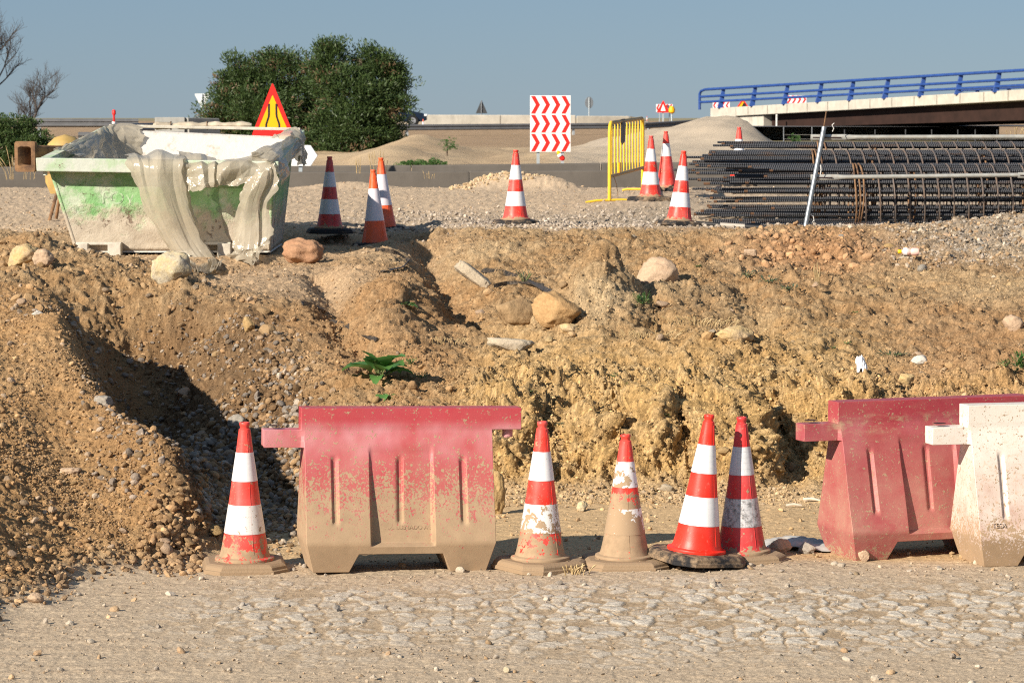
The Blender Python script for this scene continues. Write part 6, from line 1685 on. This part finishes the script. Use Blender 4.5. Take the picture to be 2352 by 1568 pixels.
def leaf(mb, base, dirv, up, length, width, curl=.5, wav=.0, n=8):
    d = Vector(dirv).normalized(); u_ = (Vector(up) - d * Vector(up).dot(d)).normalized(); s_ = d.cross(u_); p = Vector(base); vs = []; fs = []
    for i in range(n + 1):
        t = i / n; w = width * (math.sin(math.pi * min(1, t ** .75 * .97 + .03)) ** .8) * (1 + wav * math.sin(t * 23)); dd = (d * math.cos(curl * t) - u_ * math.sin(curl * t))
        if i: p = p + dd * length / n
        nn = u_ * math.cos(curl * t) + d * math.sin(curl * t)
        vs += [p - s_ * w + nn * w * .3, p, p + s_ * w + nn * w * .3]
    for i in range(n):
        a = i * 3; fs += [(a, a + 1, a + 4, a + 3), (a + 1, a + 2, a + 5, a + 4)]
    mb.add(vs, fs)
rp = random.Random(5)
def rosette(ux, uy, size, n, label, m_, name='weed', cat='weed', grp=None, upr=.6, wid=.16, wav=.1, lift=0, toward=0.0):
    p = at(ux, uy); t = empty(name, p, (0, 0, 0), label, cat, grp); L_ = size / um(p.y)
    if n <= 18:
        for k in range(n):
            a = 2 * math.pi * k / n + rp.uniform(-.3, .3); el = rp.uniform(.1, 1.25) * upr; d = Vector((math.cos(a) * math.cos(el), math.sin(a) * math.cos(el) - toward, math.sin(el) + lift))
            mb = MB(); st = d.normalized() * L_ * .3; ll = L_ * rp.uniform(.6, 1.0); leaf(mb, st, d, (0, 0, 1), ll * .75, ll * wid * rp.uniform(.8, 1.2), rp.uniform(.5, 1.3), wav)
            lf = mb.build('leaf', m_, t, smooth=True); s = MB(); s.tube([(0, 0, 0), st * 1.1], .0035 * L_ / .2, 5); s.build('stalk', vein, lf)
    else:
        mb = MB()
        for k in range(n):
            a = rp.uniform(0, 6.28); el = rp.uniform(.0, 1.3) * upr; r_ = rp.uniform(0, .75) ** .7 * L_; b = Vector((math.cos(a) * r_ * math.cos(el), math.sin(a) * r_ * math.cos(el), r_ * math.sin(el) * .8))
            d = b.normalized() + Vector((rp.uniform(-.6, .6), rp.uniform(-.6, .6), rp.uniform(-.2, .7))); leaf(mb, b, d, (0, 0, 1), L_ * rp.uniform(.15, .35), L_ * wid * .35, rp.uniform(-.3, .9), 0, 3)
        mb.build('foliage', m_, t); s = MB()
        for k in range(7):
            a = rp.uniform(0, 6.28); s.tube([(0, 0, 0), (math.cos(a) * L_ * .4, math.sin(a) * L_ * .4, L_ * .35 * upr)], .003, 4)
        s.build('stems', vein, t)
    return t
rosette(872, 872, 98, 18, "broad leaved green plant growing on the bank above the muddy red barrier", dock, 'dock_plant', 'plant', None, 1.05, .30, .12, .3, .35)
rosette(884, 905, 52, 3, "drooping leaves of a second plant just below the broad leaved one", dock, 'dock_plant', 'plant', None, .1, .42, .05, -.3, .9)
rosette(968, 868, 26, 60, "small bushy weed right of the broad leaved plant", weed)
rosette(945, 838, 24, 40, "thin upright weed above the small bushy one", weed, upr=1.3)
rosette(935, 702, 34, 12, "low green rosette on the hump left of the gully", weed, wid=.2)
rosette(1472, 692, 40, 140, "dense grassy green tuft right of the pointed earth mound", weed, upr=.9, wid=.10)
rosette(1206, 652, 44, 26, "tall thin weed rising in the gully behind the boulders", bluegreen, upr=1.5, wid=.08)
rosette(1722, 634, 34, 70, "blue green creeping weed, highest of three below the red clods", bluegreen, upr=.4)
rosette(1768, 650, 34, 70, "blue green creeping weed, middle of three below the red clods", bluegreen, upr=.4)
rosette(1812, 666, 34, 60, "blue green creeping weed, lowest of three below the red clods", bluegreen, upr=.4)
rosette(1410, 868, 18, 30, "tiny weed on the slope above the leaning clean cone, left of a pair", weed)
rosette(1440, 884, 14, 22, "tiny weed on the slope above the leaning clean cone, right of a pair", weed)
rosette(1222, 890, 20, 26, "tiny weed on the slope right of the broad leaved plant", weed)
rosette(1520, 944, 18, 30, "tiny weed near the crest of the yellow bank", weed)
rosette(1108, 945, 16, 24, "tiny weed just above the end of the muddy red barrier", weed)
rosette(1918, 802, 16, 24, "tiny weed in the middle of the right slope, left of a pair", weed)
rosette(1944, 792, 16, 26, "tiny weed in the middle of the right slope, right of a pair", weed)
rosette(2055, 816, 44, 60, "flat dark weed left of the flat whitish stone", bluegreen, upr=.2)
rosette(1966, 720, 24, 26, "flat purplish weed on the upper right slope", bluegreen, upr=.2)
rosette(2312, 845, 30, 60, "green weed at the right edge, smaller of two", weed, upr=.9)
rosette(2348, 848, 52, 110, "green weed cut by the right edge, larger of two", weed, upr=1.1)
rosette(1290, 968, 16, 18, "small creeper hanging on the yellow bank above the muddy cone", bluegreen)
rosette(1604, 612, 12, 18, "tiny weed on the upper slope below the leaning cone", weed)
def grass(ux, uy, h, n, label, spread=.1, bend=.5, name='straw_clump', grp=None, Y=None, lean=0.0):
    p = at(ux, uy) if Y is None else P(ux, uy, Y); t = empty(name, p, (0, 0, 0), label, 'dry plant', grp); H_ = h / um(p.y); mb = MB()
    for k in range(n):
        a = rp.uniform(0, 6.28); b = Vector((math.cos(a), math.sin(a), 0)) * rp.uniform(0, spread); d = Vector((math.cos(a) * rp.uniform(.05, .35) * bend + lean, math.sin(a) * .2, 1)); hh = H_ * rp.uniform(.45, 1); pts = []
        for i in range(7):
            f_ = i / 6; pts.append(b + Vector((d.x * hh * f_ ** 1.6, d.y * hh * f_, hh * f_ * (1 - .12 * f_ * bend))))
        mb = MB(); mb.tube(pts, [.003, .0028, .0025, .0022, .004, .0045, .0012], 4); mb.build('stem', strawm, t)
    return t
grass(868, 398, 64, 16, "dry straw stems before the concrete barriers behind the far orange cone", .14, .5, Y=43.5)
grass(826, 398, 42, 7, "few dry straw stems left of the taller straw clump", .06, .3, Y=43.4)
grass(30, 412, 95, 14, "tall dry straw stems at the far left behind the rusty sleeve", .3, 1.4, Y=36)
grass(105, 410, 50, 8, "short dry straw stems below the skip's left rim corner", .25, 1.6, Y=36)
grass(990, 410, 22, 6, "low dry stems in front of the concrete barrier joint", .15, 1.2, Y=43)
grass(1316, 1318, 34, 26, "dry twiggy weed caught between the muddy cones", .09, 2.2, 'twig_clump')
grass(1600, 745, 30, 60, "matted dry grass on the slope above the clean cones", .35, 3.0)
grass(1880, 655, 60, 10, "yellow dry stem tuft on the red clods", .06, .7)
grass(1480, 775, 26, 40, "thin dry grass below the green tuft", .3, 3.0)
grass(1020, 790, 24, 24, "dry twigs on the hump below the low green rosette", .2, 3.0)
grass(2330, 310, 26, 8, "dry stems sticking up over the top pipe at the right edge", .2, 1.6, Y=33)

# ------------------------------------------------------------------ trees and bushes
pine_g = leaf_mat('pine_needles', (.028, .058, .018), (.075, .115, .035), .18); pine_b = leaf_mat('pine_dry', (.12, .08, .045), (.17, .11, .06), .1); bush_g = leaf_mat('bush_leaves', (.03, .065, .02), (.08, .12, .035), .2)
bark = plain('bark', (.10, .075, .055), .95, var=.35, sc=6, bump=.5, bsc=20); barkg = plain('grey_bark', (.075, .065, .06), .95, var=.3, sc=4)
def tufts(name, lobes, n, size, mats, parent, seed, needles=True, fmat2=.12, per=30):
    """crown of n small leaf faces gathered in clumps spread through the lobes"""
    rs = np.random.RandomState(seed); wts = np.array([l[3] * l[4] for l in lobes]); wts = wts / wts.sum(); parts_ = [([], []), ([], [])]; tot = [0, 0]
    for i in range(n // per):
        l = lobes[rs.choice(len(lobes), p=wts)]
        d = rs.normal(size=3); d /= np.linalg.norm(d); r_ = rs.uniform(.12, 1) ** .42 * rs.uniform(.78, 1.24)
        c = np.array([l[0] + d[0] * l[3] * r_, l[1] + d[1] * l[3] * .8 * r_, l[2] + d[2] * l[4] * r_]); cr = size * (rs.uniform(1.0, 2.3) if needles else rs.uniform(.8, 2.0))
        which = 1 if rs.uniform() < fmat2 * (.6 + .6 * math.sin(l[0] * 3)) else 0
        dd = (d + np.array([0, 0, .6]))[None] + rs.normal(0, .8, (per, 3)); dd /= np.linalg.norm(dd, axis=1)[:, None]
        q = rs.normal(size=(per, 3)); q *= (rs.uniform(.3, 1, per) ** .5 / np.linalg.norm(q, axis=1))[:, None]; c2 = c[None] + q * cr * np.array([1, 1, .65])[None]
        sd_ = np.cross(dd, rs.normal(size=(per, 3))); sd_ /= np.linalg.norm(sd_, axis=1)[:, None]; s_ = size * rs.uniform(.5, 1.1, per)[:, None]; w_ = s_ * (.13 if needles else .3)
        m_ = c2 + dd * s_ * .55
        parts_[which][0].append(np.stack([c2, m_ + sd_ * w_, c2 + dd * s_, m_ - sd_ * w_], 1).reshape(-1, 3)); tot[which] += per
    for (V_, _), k_, m_, nm in zip(parts_, tot, mats, ('crown', 'dry_needles')):
        if V_: link_mesh(nm, np_mesh(nm, np.concatenate(V_), np.arange(k_ * 4).reshape(-1, 4), False), m_, parent)
def limb(mb, p, q, r0, r1, n=5, bend=.08, rs=random):
    pts = [p.lerp(q, i / n) + Vector((rs.uniform(-1, 1), rs.uniform(-1, 1), rs.uniform(-1, 1))) * bend * (q - p).length * (1 if 0 < i < n else 0) for i in range(n + 1)]
    mb.tube(pts, [r0 + (r1 - r0) * i / n for i in range(n + 1)], 7); return pts
Yp = 100.0; sp_ = um(Yp); O = P(760, 385, Yp); O.z = fz(O.x, Yp)
def lobe(u, v, ru, rv, dy=0): q = P(u, v, Yp); return (q.x - O.x, dy, q.z - O.z, ru / sp_, rv / sp_)
pine1 = empty('pine_tree', O, (0, 0, 0), "broad dark green pine behind the warning triangle, left and larger of two", 'tree', 'pines behind the works')
l1 = [lobe(580, 190, 62, 55), lobe(650, 168, 80, 48), lobe(545, 215, 40, 45), lobe(535, 250, 45, 50, -.6), lobe(610, 260, 90, 60, -.8), lobe(690, 230, 75, 75), lobe(520, 300, 40, 30, -.5), lobe(640, 320, 100, 50, -.4), lobe(560, 200, 40, 40), lobe(710, 300, 70, 70), lobe(490, 270, 22, 22), lobe(630, 150, 40, 25)]
pine2 = empty('pine_tree', P(850, 385, Yp - 1.5), (0, 0, 0), "taller green pine with pointed tops, right of two behind the dark cone", 'tree', 'pines behind the works'); pine2.location.z = O.z
O2 = pine2.location.copy()
def lobe2(u, v, ru, rv, dy=0): q = P(u, v, Yp - 1.5); return (q.x - O2.x, dy, q.z - O2.z, ru / sp_, rv / sp_)
l2 = [lobe2(765, 140, 38, 35), lobe2(760, 190, 50, 45), lobe2(850, 145, 38, 38), lobe2(870, 185, 55, 40), lobe2(905, 195, 32, 32), lobe2(820, 220, 75, 55, -.5), lobe2(880, 245, 50, 45, -.4), lobe2(800, 290, 80, 60, -.6), lobe2(870, 305, 50, 50, -.3), lobe2(780, 350, 95, 35, -.2), lobe2(850, 345, 60, 40), lobe2(855, 118, 18, 16), lobe2(748, 112, 16, 12), lobe2(905, 285, 22, 25)]
rl = random.Random(21)
for lst, nn in ((l1, 26), (l2, 26)):                       # small outer sprays that break the outline
    for q in range(nn):
        b_ = lst[rl.randrange(min(len(lst), 11))]; an = rl.uniform(-.5, 3.6); k_ = rl.uniform(.85, 1.12); s2 = rl.uniform(.16, .34)
        lst.append((b_[0] + b_[3] * k_ * math.cos(an), b_[1] - .3 * rl.random(), b_[2] + b_[4] * k_ * math.sin(an), s2, s2 * .8))
tufts('crown', l1, 60000, .17, (pine_g, pine_b), pine1, 3, True, .16, 34)
tb = MB(); a = Vector((-2.0, 0, -.3)); limb(tb, a, Vector((-2.1, 0, 2.0)), .22, .16)
for l in l1[:9]: limb(tb, Vector((-2.1, 0, 1.2)), Vector((l[0], l[1], l[2])), .10, .03)
tb.build('trunk', bark, pine1, smooth=True)
tufts('crown', l2, 60000, .17, (pine_g, pine_b), pine2, 9, True, .06, 34)
tb = MB(); limb(tb, Vector((0, 0, -.3)), Vector((-.3, 0, 3.0)), .24, .14)
for l in l2[:11]: limb(tb, Vector((-.2, 0, 1.6)), Vector((l[0], l[1], l[2])), .10, .03)
tb.build('trunk', bark, pine2, smooth=True)
Yb = 62.0; sb_ = um(Yb); O = P(40, 372, Yb)
def lobe3(u, v, ru, rv, dy=0): q = P(u, v, Yb); return (q.x - O.x, dy, q.z - O.z, ru / sb_, rv / sb_)
bush = empty('bush', O, (0, 0, 0), "dense dark green bush at the left edge behind the rusty sleeve", 'bush')
lb_ = [lobe3(20, 310, 55, 45), lobe3(75, 320, 45, 42), lobe3(50, 345, 70, 40, -.2), lobe3(100, 345, 26, 30), lobe3(-10, 340, 60, 45), lobe3(40, 280, 40, 18), lobe3(-30, 300, 50, 40)]
tufts('crown', lb_, 26000, .055, (bush_g, bush_g), bush, 13, False, 0)
tb = MB()
for l in lb_: limb(tb, Vector((l[0] * .3, 0, -.2)), Vector((l[0], l[1], l[2])), .04, .012)
tb.build('stems', bark, bush, smooth=True)
def shrub(u, v, Y, r, h, label, name='shrub'):
    p = P(u, v, Y); s_ = um(Y); t = empty(name, p, (0, 0, 0), label, 'bush'); tufts('crown', [(0, 0, h / s_ * .5, r / s_, h / s_ * .5), (r / s_ * .4, 0, h / s_ * .35, r / s_ * .7, h / s_ * .4)], 1500, r / s_ * .13, (weed, weed), t, int(u), False, 0)
    tb = MB(); tb.tube([(0, 0, -.1), (0, 0, h / s_ * .5)], .02, 5); tb.build('stems', bark, t)
shrub(1027, 348, 72, 19, 34, "round green shrub on the sandy bank right of the pine")
shrub(948, 380, 57, 34, 10, "low green shrub behind the concrete barriers, left of two")
shrub(995, 380, 57, 30, 14, "low green shrub behind the concrete barriers, right of two")
shrub(1824, 330, 104, 16, 24, "small green shrub by the thin fence posts under the bridge")
def bare_tree(base, height, label, seed, lean=(0, 0)):
    t = empty('bare_tree', base, (0, 0, 0), label, 'tree', 'leafless trees at the left edge'); rs = random.Random(seed); tr = MB(); tw = MB()
    def grow(p, d, L_, r, lev):
        n = 4; pts = [p]; dd = d.copy()
        for i in range(n):
            dd = (dd + Vector((rs.uniform(-1, 1), rs.uniform(-.5, .5), rs.uniform(-.6, .9))) * .16).normalized(); pts.append(pts[-1] + dd * L_ / n)
        (tr if lev < 2 else tw).tube(pts, [r * (1 - .45 * i / n) for i in range(n + 1)], 6 if lev < 2 else 4, cap=lev < 2)
        if lev >= 5: return
        for i in range(1, n + 1):
            for _ in range(1 if i < n else 2):
                if lev and rs.random() < .12: continue
                ax_ = Vector((rs.uniform(-1, 1), rs.uniform(-1, 1), rs.uniform(-.2, 1))).normalized()
                nd = (dd * .75 + ax_ * .75).normalized(); grow(pts[i], nd, L_ * rs.uniform(.52, .78), r * .52, lev + 1)
    grow(Vector((0, 0, 0)), Vector((lean[0], lean[1], 1)).normalized(), height * .36, height * .022, 0)
    tr.build('trunk', barkg, t, smooth=True); tw.build('twigs', barkg, t); return t
bare_tree(P(-38, 330, 150), 8.2, "bare tree with its twigs reaching in over the upper left edge", 4, (.05, 0))
bare_tree(P(58, 325, 112), 3.3, "low bare tree rising over the bush at the left", 8, (.35, 0))

# ------------------------------------------------------------------ things behind the skip
drum_m = plain('ochre_drum_paint', (.50, .34, .11), .6, .1, .25, 5, dust=.4)
t = empty('mixer_drum', P(150, 372, 31.5), (0, 0, 0), "ochre rounded drum standing behind the skip's left rim", 'drum'); t.location.z = gz(t.location.x, 31.5); hh = P(150, 308, 31.5).z - t.location.z
m = MB(); m.lathe([(.16, hh - .62), (.21, hh - .5), (.215, hh - .25), (.18, hh - .10), (.11, hh - .03), (.0, hh)], 28); m.build('drum', drum_m, t, smooth=True)
m = MB(); m.lathe([(.20, hh - .42), (.225, hh - .40), (.225, hh - .36), (.20, hh - .34)], 28); m.build('gear_ring', rusty.m, t, smooth=True)
for k in range(3):
    a_ = k * 2.1; m = MB(); m.tube([(.28 * math.cos(a_), .28 * math.sin(a_), 0), (.12 * math.cos(a_), .12 * math.sin(a_), hh - .55)], .018, 8); m.build('leg', rusty.m, t, smooth=True)
roll_m = plain('roll_cloth', (.44, .38, .29), .9, var=.35, sc=7, bump=.5, bsc=14)
a, b = P(352, 291, 29.66), P(578, 290, 29.66); t = empty('rolled_mat', a, (0, 0, 0), "beige rolled mat lying along the skip's back rim", 'rolled mat'); m = MB(); n_ = 30; vs = []
for i in range(n_ + 1):
    f_ = i / n_; c_ = (b - a) * f_; r_ = .034 + .006 * math.sin(f_ * 23) + .004 * math.sin(f_ * 51)
    if i in (0, n_): r_ *= .6
    for k in range(12): an = 2 * math.pi * k / 12; vs.append(c_ + Vector((0, math.cos(an) * r_ * 1.6, .012 + math.sin(an) * r_)))
fs = [(i * 12 + k, i * 12 + (k + 1) % 12, (i + 1) * 12 + (k + 1) % 12, (i + 1) * 12 + k) for i in range(n_) for k in range(12)] + [tuple(range(11, -1, -1)), tuple(n_ * 12 + k for k in range(12))]
m.add(vs, fs); m.build('roll', roll_m, t, smooth=True)
for f_ in (.18, .55): m = MB(); c_ = (b - a) * f_; m.tube([c_ + Vector((0, .058 * math.cos(x_), .012 + .042 * math.sin(x_))) for x_ in np.linspace(0, 6.28, 14)[:-1]], .004, 5, closed=True); m.build('tie', rusty.m, t)
